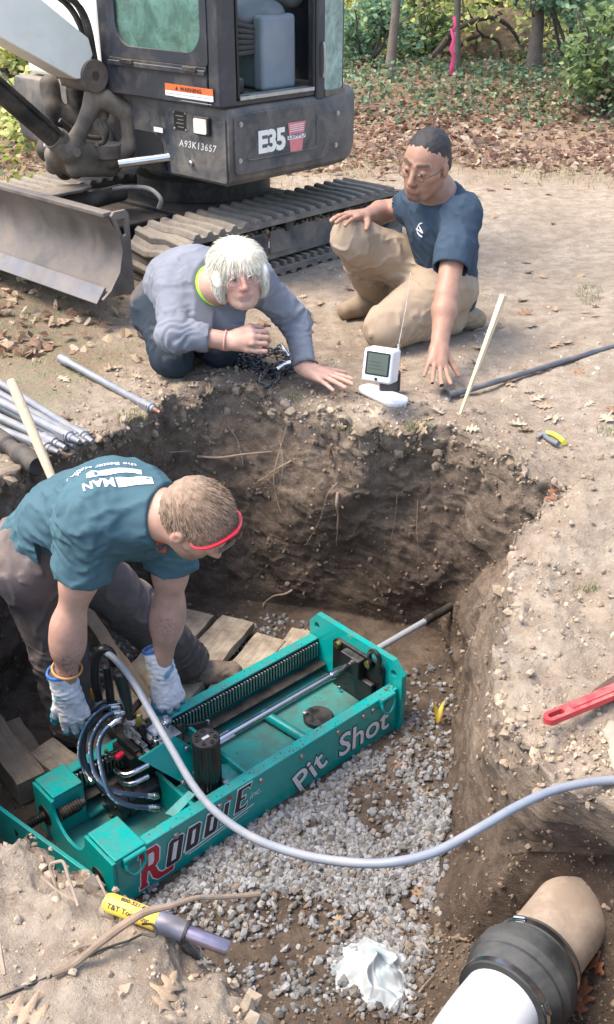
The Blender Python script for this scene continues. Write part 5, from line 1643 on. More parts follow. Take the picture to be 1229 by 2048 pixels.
# grey water hose sagging across the pit
hp = [(205, 1300, 3.02), (232, 1320, 2.99), (268, 1365, 2.94), (305, 1430, 2.86), (345, 1500, 2.74), (385, 1568, 2.60), (430, 1622, 2.46), (500, 1672, 2.31), (590, 1706, 2.20), (690, 1724, 2.13), (780, 1725, 2.10), (870, 1704, 2.11), (960, 1656, 2.15), (1040, 1610, 2.20), (1120, 1577, 2.25), (1229, 1560, 2.29), (1400, 1566, 2.30), (1700, 1600, 2.2)]
GH = pm("grey_rubber_hose", (0.215, 0.235, 0.265), 0.42, 0, 0.10, 20, 0.08, 100, 0.001, dust=0.12, dscale=10, dustcol=(.3, .27, .23))
o = mk("water_hose", tube(spline([P(*q) for q in hp], 12), .0098, 16), GH)
tag(o, "thick grey hose arching from the machine levers across the pit", "hose")

# ================================================================== the excavator
XNV = pm("dark_navy_paint", (0.030, 0.036, 0.048), 0.42, 0, 0.25, 5, 0.10, 60, 0.001, dust=0.58, dscale=5.5, dustcol=(0.27, 0.225, 0.17))
XNC = pm("dark_cab_paint", (0.026, 0.030, 0.040), 0.35, 0, 0.2, 5, 0.08, 60, 0.001, dust=0.36, dscale=6, dustcol=(0.18, 0.15, 0.12))
XDK = pm("grimy_black_steel", (0.020, 0.019, 0.018), 0.55, 0.2, 0.3, 8, 0.25, 60, 0.002, dust=0.45, dscale=7, dustcol=(0.17, 0.135, 0.10))
XCAST = pm("dusty_casting", (0.085, 0.068, 0.054), 0.7, 0.1, 0.35, 9, 0.4, 50, 0.003, dust=0.65, dscale=7, dustcol=(0.27, 0.215, 0.16))
XWH = pm("cream_white_paint", (0.82, 0.80, 0.72), 0.4, 0, 0.10, 5, 0.06, 60, 0.001, dust=0.14, dscale=8)
XRUB = pm("track_rubber", (0.085, 0.080, 0.076), 0.85, 0, 0.25, 12, 0.35, 60, 0.002, dust=0.75, dscale=11, dustcol=(0.27, 0.225, 0.17))
XBLD = pm("worn_blade_steel", (0.125, 0.112, 0.104), 0.5, 0.45, 0.35, 5, 0.15, 40, 0.002, dust=0.50, dscale=5, dustcol=(0.24, 0.19, 0.145))
XSEAT = pm("grey_seat_plastic", (0.19, 0.22, 0.245), 0.6, 0, 0.15, 8, 0.1, 60)
def glass_mat(name, tint, film, op):
    m_, nt, b, o_ = newmat(name)
    nt.nodes.remove(b)
    tr = N(nt, "ShaderNodeBsdfTransparent"); tr.inputs[0].default_value = (*tint, 1)
    gl = N(nt, "ShaderNodeBsdfGlossy"); gl.inputs["Roughness"].default_value = .06
    df = N(nt, "ShaderNodeBsdfDiffuse")
    tc = N(nt, "ShaderNodeTexCoord").outputs["Object"]
    n_ = noise_node(nt, tc, 9, 6, .7, .6)
    nt.links.new(mixc(nt, ramp(nt, n_, [(.35, 0), (.65, 1)]), film, tuple(q*1.8 for q in film)), df.inputs[0])
    a_ = N(nt, "ShaderNodeMixShader"); a_.inputs[0].default_value = .10
    nt.links.new(tr.outputs[0], a_.inputs[1]); nt.links.new(gl.outputs[0], a_.inputs[2])
    c_ = N(nt, "ShaderNodeMixShader")
    nt.links.new(ramp(nt, n_, [(.35, op*.75), (.68, min(1, op*1.2))]), c_.inputs[0])
    nt.links.new(a_.outputs[0], c_.inputs[1]); nt.links.new(df.outputs[0], c_.inputs[2])
    nt.links.new(c_.outputs[0], o_.inputs[0])
    return m_
XG1 = glass_mat("dirty_green_glass", (.45, .62, .55), (.12, .22, .18), .46)
XG2 = glass_mat("side_glass", (.62, .75, .68), (.32, .42, .37), .55)
X = Loc((-.345, 4.84), 46.4, 0.0)
def build_excavator():
    root = empty("excavator", (-.345, 4.84, 0), X.t, "dusty dark compact excavator with white boom parked beyond the pit", "excavator")
    # ---- tracks
    r, fa, ra, zc = .128, -.165, 1.185, .150
    def belt(off=0.0):
        pts = []
        Ls = ra-fa; C = 2*Ls+2*PI*r; n_ = 46
        for i in range(n_):
            s = (i+off)/n_*C
            if s < Ls: pts.append((fa+s, zc+r, 0.0))
            elif s < Ls+PI*r:
                t = (s-Ls)/r; pts.append((ra+r*math.sin(t), zc+r*math.cos(t), -t))
            elif s < 2*Ls+PI*r: pts.append((ra-(s-Ls-PI*r), zc-r, -PI))
            else:
                t = (s-2*Ls-PI*r)/r; pts.append((fa-r*math.sin(t), zc-r*math.cos(t), -PI-t))
        return pts, C/n_
    ring_out = [(fa+ (ra-fa)*k/12, zc+r+.004) for k in range(12)]+circ(ra, zc, r+.004, 14, PI/2, -PI/2, True)+[(ra-(ra-fa)*k/12, zc-r-.004) for k in range(1, 12)]+circ(fa, zc, r+.004, 14, -PI/2, -1.5*PI, True)
    ring_in = [(fa+ (ra-fa)*k/12, zc+r-.020) for k in range(12)]+circ(ra, zc, r-.020, 14, PI/2, -PI/2, True)+[(ra-(ra-fa)*k/12, zc-r+.020) for k in range(1, 12)]+circ(fa, zc, r-.020, 14, -PI/2, -1.5*PI, True)
    lug_me = None
    for b0, b1 in ((.03, .40), (1.33, 1.70)):
        tr = mk("track_belt", ring_prism(ring_out, ring_in, 'y', b0, b1), XRUB, root, sharp=50)
        pts, pitch = belt()
        if lug_me is None:
            w = b1-b0; h = .022
            prof = [(-.5*w, -.016), (-.12*w, .004), (.12*w, -.010), (.5*w, .012)]
            V, F = [], []
            for (y, dx) in prof:
                for (qx, qz) in ((-pitch*.33, 0), (-pitch*.17, h), (pitch*.17, h), (pitch*.33, 0)): V.append((dx+qx, y, qz))
            for i in range(3):
                for k in range(3): F.append((i*4+k, i*4+k+1, (i+1)*4+k+1, (i+1)*4+k))
            F += [(0, 1, 2, 3), (15, 14, 13, 12)]
            lug = mk("track_lug", (V, F), XRUB, tr, .003, 2)
            lug_me = lug.data
            first = lug
        for i, (x, z, t) in enumerate(pts):
            if first is not None: q = first; first = None
            else:
                q = bpy.data.objects.new("track_lug", lug_me); COL.objects.link(q)
                bv = q.modifiers.new("bevel", 'BEVEL'); bv.width = .003; bv.segments = 1; bv.limit_method = 'ANGLE'
            q.parent = tr
            q.location = (x+.004*math.sin(t)*0, (b0+b1)/2, z); q.rotation_euler = (0, -t, 0)
            d_ = .003; q.location.x += d_*math.sin(-t); q.location.z += d_*math.cos(t)
        bm = (b0+b1)/2
        # inner drive teeth on the lower run, track frame, rollers, wheels
        ft = join(*[box(fa+.05+i*.055, fa+.05+i*.055+.022, b0+.012, b0+.10, zc-r+.0205, zc-r+.046) for i in range(23)])
        tag(mk("track_cleats", ft, XRUB, root), kind="stuff")
        mk("track_frame", box(fa+.10, ra-.08, b0+.035, b1-.04, zc-r+.060, zc+.070), XNV, root, .006)
        for x in np.linspace(fa+.16, ra-.14, 4):
            mk("track_roller", lathe2([(0, .035), (.03, .040), (.04, .03), (.22, .03), (.24, .040), (.27, .035)], (x, b0+.05, zc-r+.058), (0, 1, 0), 14), XDK, root)
        mk("idler_wheel", lathe2([(0, .03), (0, .095), (.03, .104), (.20, .104), (.23, .095), (.23, .03)], (fa, b0+.07, zc), (0, 1, 0), 24), XDK, root)
        mk("drive_sprocket", lathe2([(0, .03), (0, .095), (.03, .104), (.20, .104), (.23, .095), (.23, .03)], (ra, b0+.07, zc), (0, 1, 0), 24), XDK, root)
        mk("carrier_roller", lathe2([(0, .028), (.02, .032), (.20, .032)], (.42, b0+.010, zc+.088), (0, 1, 0), 16), XDK, root)
    c = X.b(552, 478, .062)
    mk("frame_cover", box(.30, .44, .052, .0645, c[2]-.065, c[2]+.045), XNV, root, .004)
    OL = pm("orange_label", (.62, .13, .03), .6, 0, .1, 40, 0, dust=.1)
    wl = X.b(551, 484, .060)
    s_ = mk("warning_sticker", box(wl[0]-.045, wl[0]+.045, .0605, .0618, wl[2]-.022, wl[2]+.012), WHTP, root)
    mk("sticker_band", box(wl[0]-.045, wl[0]+.045, .0590, .0604, wl[2]+.0122, wl[2]+.026), OL, s_)
    for k in (-1, 1): mk("sticker_mark", box(wl[0]+k*.022-.008, wl[0]+k*.022+.008, .0588, .0603, wl[2]-.014, wl[2]+.002), BLK, s_)
    # packed dirt on the frame
    n_ = 500
    pp = np.c_[rng.uniform(fa+.1, ra-.1, n_), rng.uniform(.06, .3, n_), zc+.070+rng.random(n_)*.008]
    th = X.t; R2 = np.array([[math.cos(th), math.sin(th)], [-math.sin(th), math.cos(th)]])
    o = stones("packed_dirt", pp, rng.uniform(.004, .014, n_), CLOD, np.array([.26, .20, .15])*rng.uniform(.7, 1.2, (n_, 1)), .3, (.4, .8), False)
    o.parent = root
    # ---- centre frame and slew ring
    mk("undercarriage_frame", join(box(.15, .90, .36, 1.36, .10, .26), box(-.25, .15, .62, 1.12, .12, .24)), XDK, root, .01)
    mk("slew_ring", lathe2([(0, .36), (.10, .36), (.11, .30), (.22, .30)], (.60, .87, .265), (0, 0, 1), 32), XDK, root)
    # ---- dozer blade
    fp = [(-.735, .145), (-.690, .165), (-.640, .235), (-.618, .320), (-.630, .400), (-.672, .462), (-.655, .470), (-.612, .405), (-.598, .320), (-.618, .235), (-.672, .150), (-.735, .135)]
    bl = mk("dozer_blade", prism(fp, 'y', .02, 1.76), XBLD, root, 0, sharp=30)
    mk("cutting_edge", prism([(-.758, .112), (-.708, .172), (-.716, .180), (-.766, .120)], 'y', .02, 1.76), pm("polished_edge", (.165, .16, .162), .5, .5, .25, 6, .1, 50, .001, dust=.25), bl, .002)
    mk("blade_top_bar", box(-.690, -.640, .02, 1.76, .4640, .486), XBLD, bl, .006)
    ep = [(-.745, .135), (-.575, .135), (-.575, .470), (-.590, .486), (-.650, .486), (-.665, .470), (-.632, .400), (-.622, .320), (-.645, .235), (-.700, .165)]
    hole = [(-.640, .452), (-.598, .452), (-.596, .385), (-.612, .378), (-.622, .400)]
    for b0 in (-.002, 1.762): mk("blade_end_plate", xf(plate_geo(ep, [hole], .016), XZ(b0+.018)), XBLD, bl, .002)
    for b0 in (.62, 1.08): mk("blade_arm", box(-.62, .10, b0, b0+.07, .14, .23), XDK, bl, .01)
    mk("blade_tie", box(-.575, -.515, .30, 1.5, .16, .30), XDK, bl, .01)
    a_, b_ = X.w(175, 408, .40), X.w(228, 370, .40)
    mk("cylinder_guard", prism([(-.55, .79), (-.25, .79), (-.16, .83), (-.16, .90), (-.25, .95), (-.55, .95)], 'z', .385, .402), XCAST, root, .006)
    mk("blade_cylinder", cyl((-.58, .87, .30), (.05, .87, .33), .042, n=18), XDK, root)
    hp_ = [X.a(228, 378, -.10), X.a(262, 374, -.12), X.a(300, 378, -.12), X.a(322, 398, -.12), X.a(318, 416, -.12)]
    mk("hydraulic_hose", tube(spline(hp_, 5), .011, 10), pm("grey_hose", (.14, .13, .12), .6), root)
    # ---- house: a shell with a rounded tail
    outl = [(0.0, 0.0), (.62, 0.0), (.76, .008), (.85, .030), (.92, .075), (.98, .14), (1.05, .27), (1.10, .45), (1.12, .68), (1.12, 1.1), (.97, 1.40), (.85, 1.62), (.70, 1.74), (.55, 1.76), (0.05, 1.76), (.02, 1.30), (.02, .70), (0.0, .66)]
    def ins(k, o_=outl):
        cx_, cy_ = .5, .88
        return [(cx_+(x-cx_)*k, cy_+(y-cy_)*k) for x, y in o_]
    V, F = [], []
    lev = [(.480, .955), (.505, .985), (.560, 1.0), (.795, 1.0), (.812, .992), (.818, .975)]
    for z, k in lev: V += [(x, y, z) for x, y in ins(k)]
    n_ = len(outl)
    for i in range(len(lev)-1):
        for k in range(n_): F.append((i*n_+k, i*n_+(k+1) % n_, (i+1)*n_+(k+1) % n_, (i+1)*n_+k))
    F += [tuple(range(n_-1, -1, -1)), tuple((len(lev)-1)*n_+k for k in range(n_))]
    mk("house_shell", (V, F), XNV, root, .006, 2, 40)
    # moulded side cover, its seam and bolts
    cv = [(.035, .545), (.62, .545), (.62, .785), (.035, .785)]
    cov = mk("side_cover", xf(plate_geo(rrect(.030, .615, .535, .790, .02), [], .010), XZ(-.0004)), XNV, root, .003)
    mk("cover_ridge", tube([(.10, -.0125, .600), (.12, -.0135, .590), (.54, -.0135, .590), (.555, -.0125, .60), (.555, -.0125, .74)], .0035, 8), XNV, cov)
    mk("side_cover", xf(plate_geo(rrect(.635, .690, .535, .790, .012), [], .008), basis((0, .0035, 0), (1, .03, 0), (0, 0, 1), (0, -1, 0))), XNV, root, .003)
    for x, y in ((482, 249), (481, 322), (676, 226), (672, 290)):
        c = X.b(x, y, -.011); mk("cover_bolt", lathe2([(0, .0115), (.003, .0115), (.003, .006), (.006, .006)], c, (0, -1, 0), 14), STL, cov)
    # E35 and dealer sticker, on the side cover facing -b
    c0 = X.b(517, 306, -.0125); c1 = X.b(572, 298, -.0125)
    CRM = pm("cream_decal", (.78, .77, .68), .5, 0, .05, 30, 0, dust=.05)
    g = text_geo("E35", .135, .0004, .0058, 0, .92)
    w_ = max(v[0] for v in g[0])
    hgt = max(v[1] for v in g[0])
    tz = X.b(517, 262, -.0125)[2]-c0[2]
    mk("lettering", xf(g, basis((c0[0], -.0118, c0[2]), ((c1[0]-c0[0])/w_, 0, 0), (0, 0, tz/hgt), (0, -1, 0))), CRM, cov, 0, smooth_=False)
    PK = pm("faded_red_sticker", (.66, .20, .20), .6, 0, .12, 40, 0)
    a1, a2, a3, a4 = X.b(577, 246, -.0125), X.b(612, 241, -.0125), X.b(604, 302, -.0125), X.b(582, 306, -.0125)
    st_ = mk("dealer_sticker", xf(plate_geo([(q[0], q[2]) for q in (a4, a3, a2, a1)], [], .0007), XZ(-.0114)), PK, cov)
    b1, b2 = X.b(576, 283, -.0125), X.b(611, 265, -.0125)
    mk("sticker_band", box(b1[0], b2[0], -.0132, -.0122, min(b1[2], b2[2])+.006, max(b1[2], b2[2])-.002), WHTP, st_)
    g = text_geo("LEPPO", .026, .0002, .0002, 0, 1)
    w_ = max(v[0] for v in g[0])
    mk("lettering", xf(g, basis((b1[0]+.004, -.0136, (b1[2]+b2[2])/2-.003), ((b2[0]-b1[0]-.008)/w_, 0, 0), (0, 0, 1), (0, -1, 0))), pm("dark_print", (.04, .05, .08), .6, 0, 0), st_, 0, smooth_=False)
    for k in range(4): mk("sticker_line", box(a1[0]+.010, a2[0]-.014, -.0126, -.0121, a1[2]-.014-.009*k, a1[2]-.011-.009*k), WHTP, st_)
    # ---- front of the house
    def fp_(px, py, a=-.006): q = X.a(px, py, a); return q
    mk("front_cover", xf(plate_geo(rrect(.012, .40, .50, .775, .012), [], .008), YZ(-.0095)), XNV, root, .002)
    q = X.a(405, 252, -.02)
    lamp = mk("work_light", box(-.030, -.0098, q[1]-.050, q[1]+.050, q[2]-.040, q[2]+.040), XDK, root, .006)
    mk("lamp_lens", xf(plate_geo(rrect(-.042, .042, -.032, .032, .008), [], .006), basis((-.0365, q[1], q[2]), (0, 1, 0), (0, 0, 1), (1, 0, 0))), pm("lamp_lens", (.62, .62, .52), .2, 0, .2, 60, .3, 200, .001, dust=.15), lamp, .002)
    q = X.a(360, 242, -.012)
    pl = mk("serial_plate", box(-.0115, -.0098, q[1]-.042, q[1]+.042, q[2]-.040, q[2]+.040), BLK, root)
    for k in range(4): mk("plate_line", box(-.0125, -.0117, q[1]-.026, q[1]+.026-.012*(k % 2), q[2]+.020-.016*k, q[2]+.024-.016*k), STL, pl)
    for dy in (-1, 1):
        for dz in (-1, 1): mk("rivet", lathe2([(0, .006), (-.004, .004)], (-.0118, q[1]+dy*.040, q[2]+dz*.036), (1, 0, 0), 10), STL, pl)
    q = X.a(316, 260, -.012); mk("small_label", box(-.0115, -.0098, q[1]-.035, q[1]+.030, q[2]-.010, q[2]+.012), WHTP, root)
    q = X.a(384, 326, -.012); mk("tow_knob", lathe2([(0, .012), (-.012, .012), (-.016, .008)], (-.0098, q[1], q[2]), (1, 0, 0), 12), CHR, root)
    g = text_geo("A93K13657", .05, .0003, .0003, .15, 1.15)
    w_ = max(v[0] for v in g[0]); q0, q1 = X.a(359, 290, -.011), X.a(434, 302, -.011)
    mk("lettering", xf(g, basis((-.0112, q0[1], q0[2]-.004), (0, (q1[1]-q0[1])/w_, (q1[2]-q0[2])/w_*.2), (0, 0, .85), (-1, 0, 0))), pm("chalk_mark", (.55, .55, .52), .9, 0, 0), root, 0, smooth_=False)
    # flat black plate paints the recess's shade where the swing cylinder enters
    q = X.a(300, 300, -.012)
    mk("recess_dark_plate", xf(plate_geo([(.44, .50), (.66, .50), (.66, .665), (.52, .665), (.46, .62)], [], .003), YZ(-.0040)), pm("recess_shade", (.008, .008, .008), .9, 0, 0), root)
    a_ = X.a(345, 313, .02); b_ = X.a(238, 328, -.18)
    mk("swing_cylinder", cyl(a_, b_, .021, n=18), CHR, root)
    # ---- slew bracket and boom foot, cast in one organic piece each
    def cast(name, caps, mat=XCAST, h=.009, cuts=()):
        pts = [q for c in caps for q in (c[0], c[1])]
        f = Field(*bounds(pts, .12), h)
        for c in caps: f.cap(c[0], c[1], c[2], c[3], .02, n=c[4] if len(c) > 4 else None, q=c[5] if len(c) > 5 else 1)
        for c in cuts: f.cap(c[0], c[1], c[2], c[2], .006, cut=True)
        V, F = f.mesh(); return mesh_np(name, V, F, mat, parent=root)
    A = lambda px, py, b=.86: X.b(px, py, b)
    nb = (0, 1, 0)
    cast("slew_bracket", [
        (A(195, 160), A(190, 200), .062, .055, nb, .75), (A(190, 200), A(160, 265), .052, .034, nb, .8), (A(160, 265), A(138, 300), .036, .050, nb, .9),
        (A(138, 303), A(205, 318), .062, .055, nb, .9), (A(205, 318), A(228, 322), .055, .050, nb, .9), (A(110, 310, .95), A(150, 335, .95), .050, .055), (A(150, 335), A(222, 335), .045, .045),
        (A(215, 200, .80), A(255, 225, .74), .05, .045), (A(255, 225, .74), A(262, 290, .74), .040, .040), (A(262, 290, .74), A(225, 318, .80), .042, .045), (A(200, 200), A(222, 300), .030, .03),
        (A(118, 290), A(108, 330, 1.0), .035, .045)],
        cuts=[(A(196, 285, .70), A(192, 268, .95), .026), (A(230, 258, .60), A(226, 238, .95), .030)])
    cast("slew_bracket_plate", [(A(100, 170, 1.18), A(105, 215, 1.16), .05, .05), (A(105, 215, 1.16), A(150, 250, 1.10), .05, .05), (A(105, 215, 1.16), A(95, 300, 1.16), .045, .05), (A(150, 180, 1.1), A(160, 240, 1.1), .045, .05), (A(95, 300, 1.16), A(130, 340, 1.1), .05, .05)], XDK)
    for px, py, b in ((155, 305, .80), (192, 152, .78), (190, 172, .80)):
        c = A(px, py, b); mk("pivot_pin", lathe2([(0, .022), (.25, .022)], c, (0, 1, 0), 16), STL if py > 300 else XCAST, root)
    c = A(225, 300, .80)
    mk("swing_knuckle", lathe2([(-.035, .060), (-.030, .066), (.030, .066), (.035, .060)], (c[0]-.02, c[1], c[2]), (0, 0, 1), 24), XCAST, root)
    hs = [(A(205, 240, .72), A(214, 262, .70), A(210, 282, .72), A(198, 288, .75)), (A(120, 240, .98), A(150, 262, .96), A(185, 275, .92), A(248, 276, .85)), (A(60, 210, 1.0), A(100, 250, .98), A(160, 285, .94), A(240, 288, .85))]
    for q in hs: mk("hydraulic_hose", tube(spline(list(q), 6), .012, 10), XDK, root)
    # boom: a tapered white box rising forward
    p0 = A(160, 128, .88); p1 = A(-150, -60, .88)
    d = p1-p0; d[1] = 0; L = np.linalg.norm(d); d /= L; up = np.array([-d[2], 0, d[0]]); up = up if up[2] > 0 else -up
    L = 1.9
    sec = [(0, .05, -.065), (.05, .105, -.09), (.5, .155, -.10), (L, .19, -.10)]
    V, F = [], []
    for s_, hi, lo in sec:
        for b in (.80, .98):
            V += [p0+d*s_+up*lo+np.array([0, b-.88, 0]), p0+d*s_+up*hi+np.array([0, b-.88, 0])]
    for i in range(len(sec)-1):
        a_ = i*4; F += [(a_, a_+1, a_+5, a_+4), (a_+2, a_+6, a_+7, a_+3), (a_+1, a_+3, a_+7, a_+5), (a_, a_+4, a_+6, a_+2)]
    F += [(0, 2, 3, 1), (12, 13, 15, 14)]
    mk("boom", (V, F), XWH, root, .008, 3)
    mk("boom_foot", lathe2([(0, .072), (.20, .072)], (A(192, 152, .78)), (0, 1, 0), 24), XCAST, root)
    for k in range(3):
        q = [A(198-6*k, 180, .80+.03*k), A(190-4*k, 118, .82+.03*k)]+[p0+d*s_+up*(.205+.012*s_+.02*(k == 1))+np.array([0, -.05+.04*k, 0]) for s_ in (.12, .4, .8, 1.4)]
        mk("boom_hose", tube(spline(q, 6), .015, 10), XDK, root)
    a_, b_ = A(132, 296, .88), A(-60, 128, .88)
    mk("boom_cylinder", cyl(a_+(b_-a_)*.12, b_, .050, n=22), XDK, root)
    mk("cylinder_gland", cyl(a_+(b_-a_)*.06, a_+(b_-a_)*.14, .056, n=22), XCAST, root)
    mk("cylinder_pipe", tube([a_+(b_-a_)*.1+np.array([0, -.06, .03]), a_+(b_-a_)*.5+np.array([0, -.06, .03]), b_+np.array([0, -.06, .03])], .010, 8), XDK, root)
    # ---- white hood on the right of the machine
    mk("engine_hood", box(.10, .95, 1.02, 1.70, .822, 1.42), XWH, root, .04, 4)
    # ---- cab
    CW, CL, HT = .775, .74, 2.35
    zb = .822
    cab = mk("cab_sill", box(-.035, CL-.10, .012, CW, zb, zb+.022), XNC, root, .004)
    lp_ = mk("cab_front_panel", box(-.050, -.030, .075, CW-.02, zb+.004, .985), XNC, root, .004)
    mk("window_ledge", box(-.062, -.051, .075, CW-.02, .950, .972), XNC, lp_, .004)
    for b in (.12, .56): mk("ledge_clip", box(-.072, -.0625, b, b+.09, .962, .982), XDK, lp_, .003)
    q0, q1 = X.a(330, 164, -.052), X.a(427, 204, -.052)
    ws = mk("warning_sticker", box(-.0522, -.0503, q1[1], q0[1], q1[2], q0[2]-.032), WHTP, root)
    mk("sticker_band", box(-.0524, -.0503, q1[1], q0[1], q0[2]-.0318, q0[2]-.004), OL, ws)
    g = text_geo("WARNING", .024, .0002, .0006); w_ = max(v[0] for v in g[0])
    mk("lettering", xf(g, basis((-.0530, q0[1]-(q0[1]-q1[1])*.32, q0[2]-.028), (0, -(q0[1]-q1[1])*.45/w_, 0), (0, 0, 1), (-1, 0, 0))), BLK, ws, 0, smooth_=False)
    zz = q0[2]-.026; yy = q0[1]-(q0[1]-q1[1])*.25
    mk("warning_triangle", prism([(yy-.009, zz), (yy+.009, zz), (yy, zz+.016)], 'x', -.0532, -.0525), BLK, ws)
    for k in range(3): mk("sticker_line", box(-.0529, -.0523, q1[1]+.01, q0[1]-.01-.05*k, q0[2]-.045-.012*k, q0[2]-.042-.012*k), pm("print_grey", (.3, .3, .32), .7, 0, 0), ws)
    # windscreen with big round corners in a black gasket
    mk("windscreen_frame", xf(plate_geo(rrect(.062, CW-.03, .986, HT, .02), [rrect(.105, CW-.085, 1.035, HT-.08, .10, 8)], .020), YZ(-.050)), XNC, root, .003)
    mk("windscreen", xf(plate_geo(rrect(.100, CW-.080, 1.030, HT-.075, .10, 8), [], .005), YZ(-.036)), XG1, root)
    # pillars
    for nm, a0, a1, b0, b1 in (("cab_pillar", -.045, .062, .000, .072), ("cab_pillar", -.045, .03, CW-.03, CW+.055), ("cab_pillar", .565, .625, -.002, .060), ("cab_pillar", CL-.02, CL+.03, .03, .09)):
        mk(nm, box(a0, a1, b0, b1, zb-.0 if a0 < .5 else .800, HT), XNC, root, .012, 3)
    mk("door_seal", tube([(.072, .008, zb+.03), (.072, .008, 1.5), (.072, .008, HT)], .008, 8), BLK, root)
    mk("door_seal", tube([(.555, .010, zb+.03), (.555, .010, 1.5), (.555, .010, HT)], .008, 8), BLK, root)
    mk("door_catch", tube([(.600, -.012, 1.05), (.600, -.018, 1.02), (.600, -.018, .93), (.600, -.012, .90)], .006, 8), STL, root)
    mk("rear_side_glass", xf(plate_geo(rrect(0, .155, .835, HT-.05, .02), [], .006), basis((.625, .012, 0), (.985, .17, 0), (0, 0, 1), (.17, -.985, 0))), XG2, root)
    mk("glass_trim", xf(plate_geo(rrect(-.004, .165, .812, .834, .005), [], .014), basis((.625, .010, 0), (.985, .17, 0), (0, 0, 1), (.17, -.985, 0))), XCAST, root, .002)
    mk("cab_roof", box(-.07, CL+.10, -.01, CW+.06, HT, HT+.09), XNC, root, .03, 3)
    mk("cab_rear_wall", box(CL+.04, CL+.07, .05, CW, zb, 1.25), XNC, root, .006)
    mk("cab_side_wall", box(.0, CL+.04, CW+.02, CW+.04, zb, 1.20), XNC, root, .006)
    mk("rear_window", xf(plate_geo(rrect(.10, CW-.02, 1.26, HT-.05, .05), [], .005), YZ(CL+.05)), XG1, root)
    mk("door_threshold", box(.075, .550, -.004, .060, zb+.0225, zb+.040), STL, root, .003)
    mk("cab_floor", box(-.02, CL+.03, .064, CW, zb+.0225, zb+.030), pm("muddy_mat", (.12, .095, .07), .95, 0, .4, 12, .5, 60, .004), root)
    st = mk("seat_pedestal", box(.34, .60, .16, .62, zb+.031, 1.10), XSEAT, root, .02, 3)
    mk("side_console", box(.30, .52, .085, .155, zb+.031, 1.17), XSEAT, root, .02, 3)
    f = Field((.2, .0, 1.0), (.85, .75, 1.7), .012)
    f.cap((.42, .20, 1.17), (.42, .55, 1.17), .10, .10, .03, n=(0, 0, 1), q=.6); f.cap((.30, .22, 1.16), (.30, .52, 1.16), .07, .07, .05, n=(0, 0, 1), q=.7)
    f.cap((.62, .22, 1.25), (.66, .22, 1.6), .07, .07, .04); f.cap((.62, .50, 1.25), (.66, .50, 1.6), .07, .07, .04); f.cap((.62, .36, 1.25), (.66, .36, 1.62), .08, .08, .08)
    V, F = f.mesh(); mesh_np("seat_cushion", V, F, pm("worn_seat", (.16, .17, .18), .7, 0, .2, 8, .2, 60), parent=root)
    for k in range(6):
        q = [(.20, .45, 1.16-.028*k), (.14, .30, 1.13-.028*k), (.20, .18, 1.14-.026*k), (.30, .14, 1.12-.02*k)]
        mk("lever_bellows", tube(spline(q, 5), .012, 8), pm("ribbed_rubber", (.06, .055, .05), .6), root)
    mk("travel_pedal", box(.10, .20, .10, .20, zb+.031, zb+.10), XDK, root, .01)
    mk("foot_box", box(.10, .26, .25, .70, zb+.031, 1.04), XDK, root, .015)
    return root
build_excavator()
# ------------------------------------------------------------------ things lying about
WOODN = None
def wood_mat(name, c0, c1, sc=(1, 14, 14), rough=.8, dust=.0):
    m_, nt, b, o_ = newmat(name)
    tc = N(nt, "ShaderNodeTexCoord").outputs["Object"]
    mp = N(nt, "ShaderNodeMapping"); mp.inputs["Scale"].default_value = sc
    nt.links.new(tc, mp.inputs[0])
    n_ = noise_node(nt, mp.outputs[0], 6, 7, .65, .8)
    c = mixc(nt, ramp(nt, n_, [(.35, 0), (.65, 1)]), c0, c1)
    n2 = noise_node(nt, tc, 10, 7, .7)
    if dust: c = mixc(nt, ramp(nt, n2, [(.45-dust*.2, 0), (.70-dust*.2, .85)]), c, (.17, .13, .095))
    nt.links.new(c, b.inputs["Base Color"]); b.inputs["Roughness"].default_value = rough
    bump(nt, n_, .5, .004, b)
    return m_
PLK = wood_mat("weathered_plank", (.33, .265, .19), (.50, .42, .31), dust=.35)
PLKD = wood_mat("muddy_timber", (.20, .15, .10), (.33, .26, .18), dust=.55)
LATH = wood_mat("fresh_lath", (.56, .43, .27), (.68, .54, .36), (10, 10, 1))
HDL = wood_mat("ash_handle", (.48, .36, .22), (.60, .47, .31), (10, 10, 1), .5)
def plank(p0, p1, w, h, mat, label, roll=0.0, grp="planks on the pit floor", name="wooden_plank", cat="plank"):
    """p0, p1 = ends of the centre line of the top face"""
    p0, p1 = np.asarray(p0, float), np.asarray(p1, float)
    d = p1-p0; L = np.linalg.norm(d); d /= L
    s = unit(np.cross((0, 0, 1), d)); n = np.cross(d, s)
    s, n = s*math.cos(roll)+n*math.sin(roll), n*math.cos(roll)-s*math.sin(roll)
    nx = 14
    V, F = [], []
    ph = random.random()*10
    for i in range(nx+1):
        x = L*i/nx
        wb = .0025*math.sin(x*21+ph)+.002*math.sin(x*47+ph)
        for (yy, zz) in ((-w/2, -h), (-w/2+wb, 0), (w/2+wb, 0), (w/2, -h)): V.append((x, yy, zz+.0015*math.sin(x*33+yy*60+ph)))
    for i in range(nx):
        for k in range(4): F.append((i*4+k, i*4+(k+1) % 4, (i+1)*4+(k+1) % 4, (i+1)*4+k))
    F += [(3, 2, 1, 0), tuple(nx*4+k for k in range(4))]
    o = mk(name, (V, F), mat, None, .003, 2)
    M = basis(p0, d, s, n); o.matrix_world = Matrix(M.tolist())
    return tag(o, label, cat, grp)
ad = np.array([.40, .917]); 
def end_plank(px, py, z, L, w, label, tilt=0.0, dirv=ad):
    e = G(px, py, z); d = unit(np.array([dirv[0], dirv[1], 0])); s = e-d*L; s[2] = z-tilt
    return plank(s, e, w, .035, PLK, label)
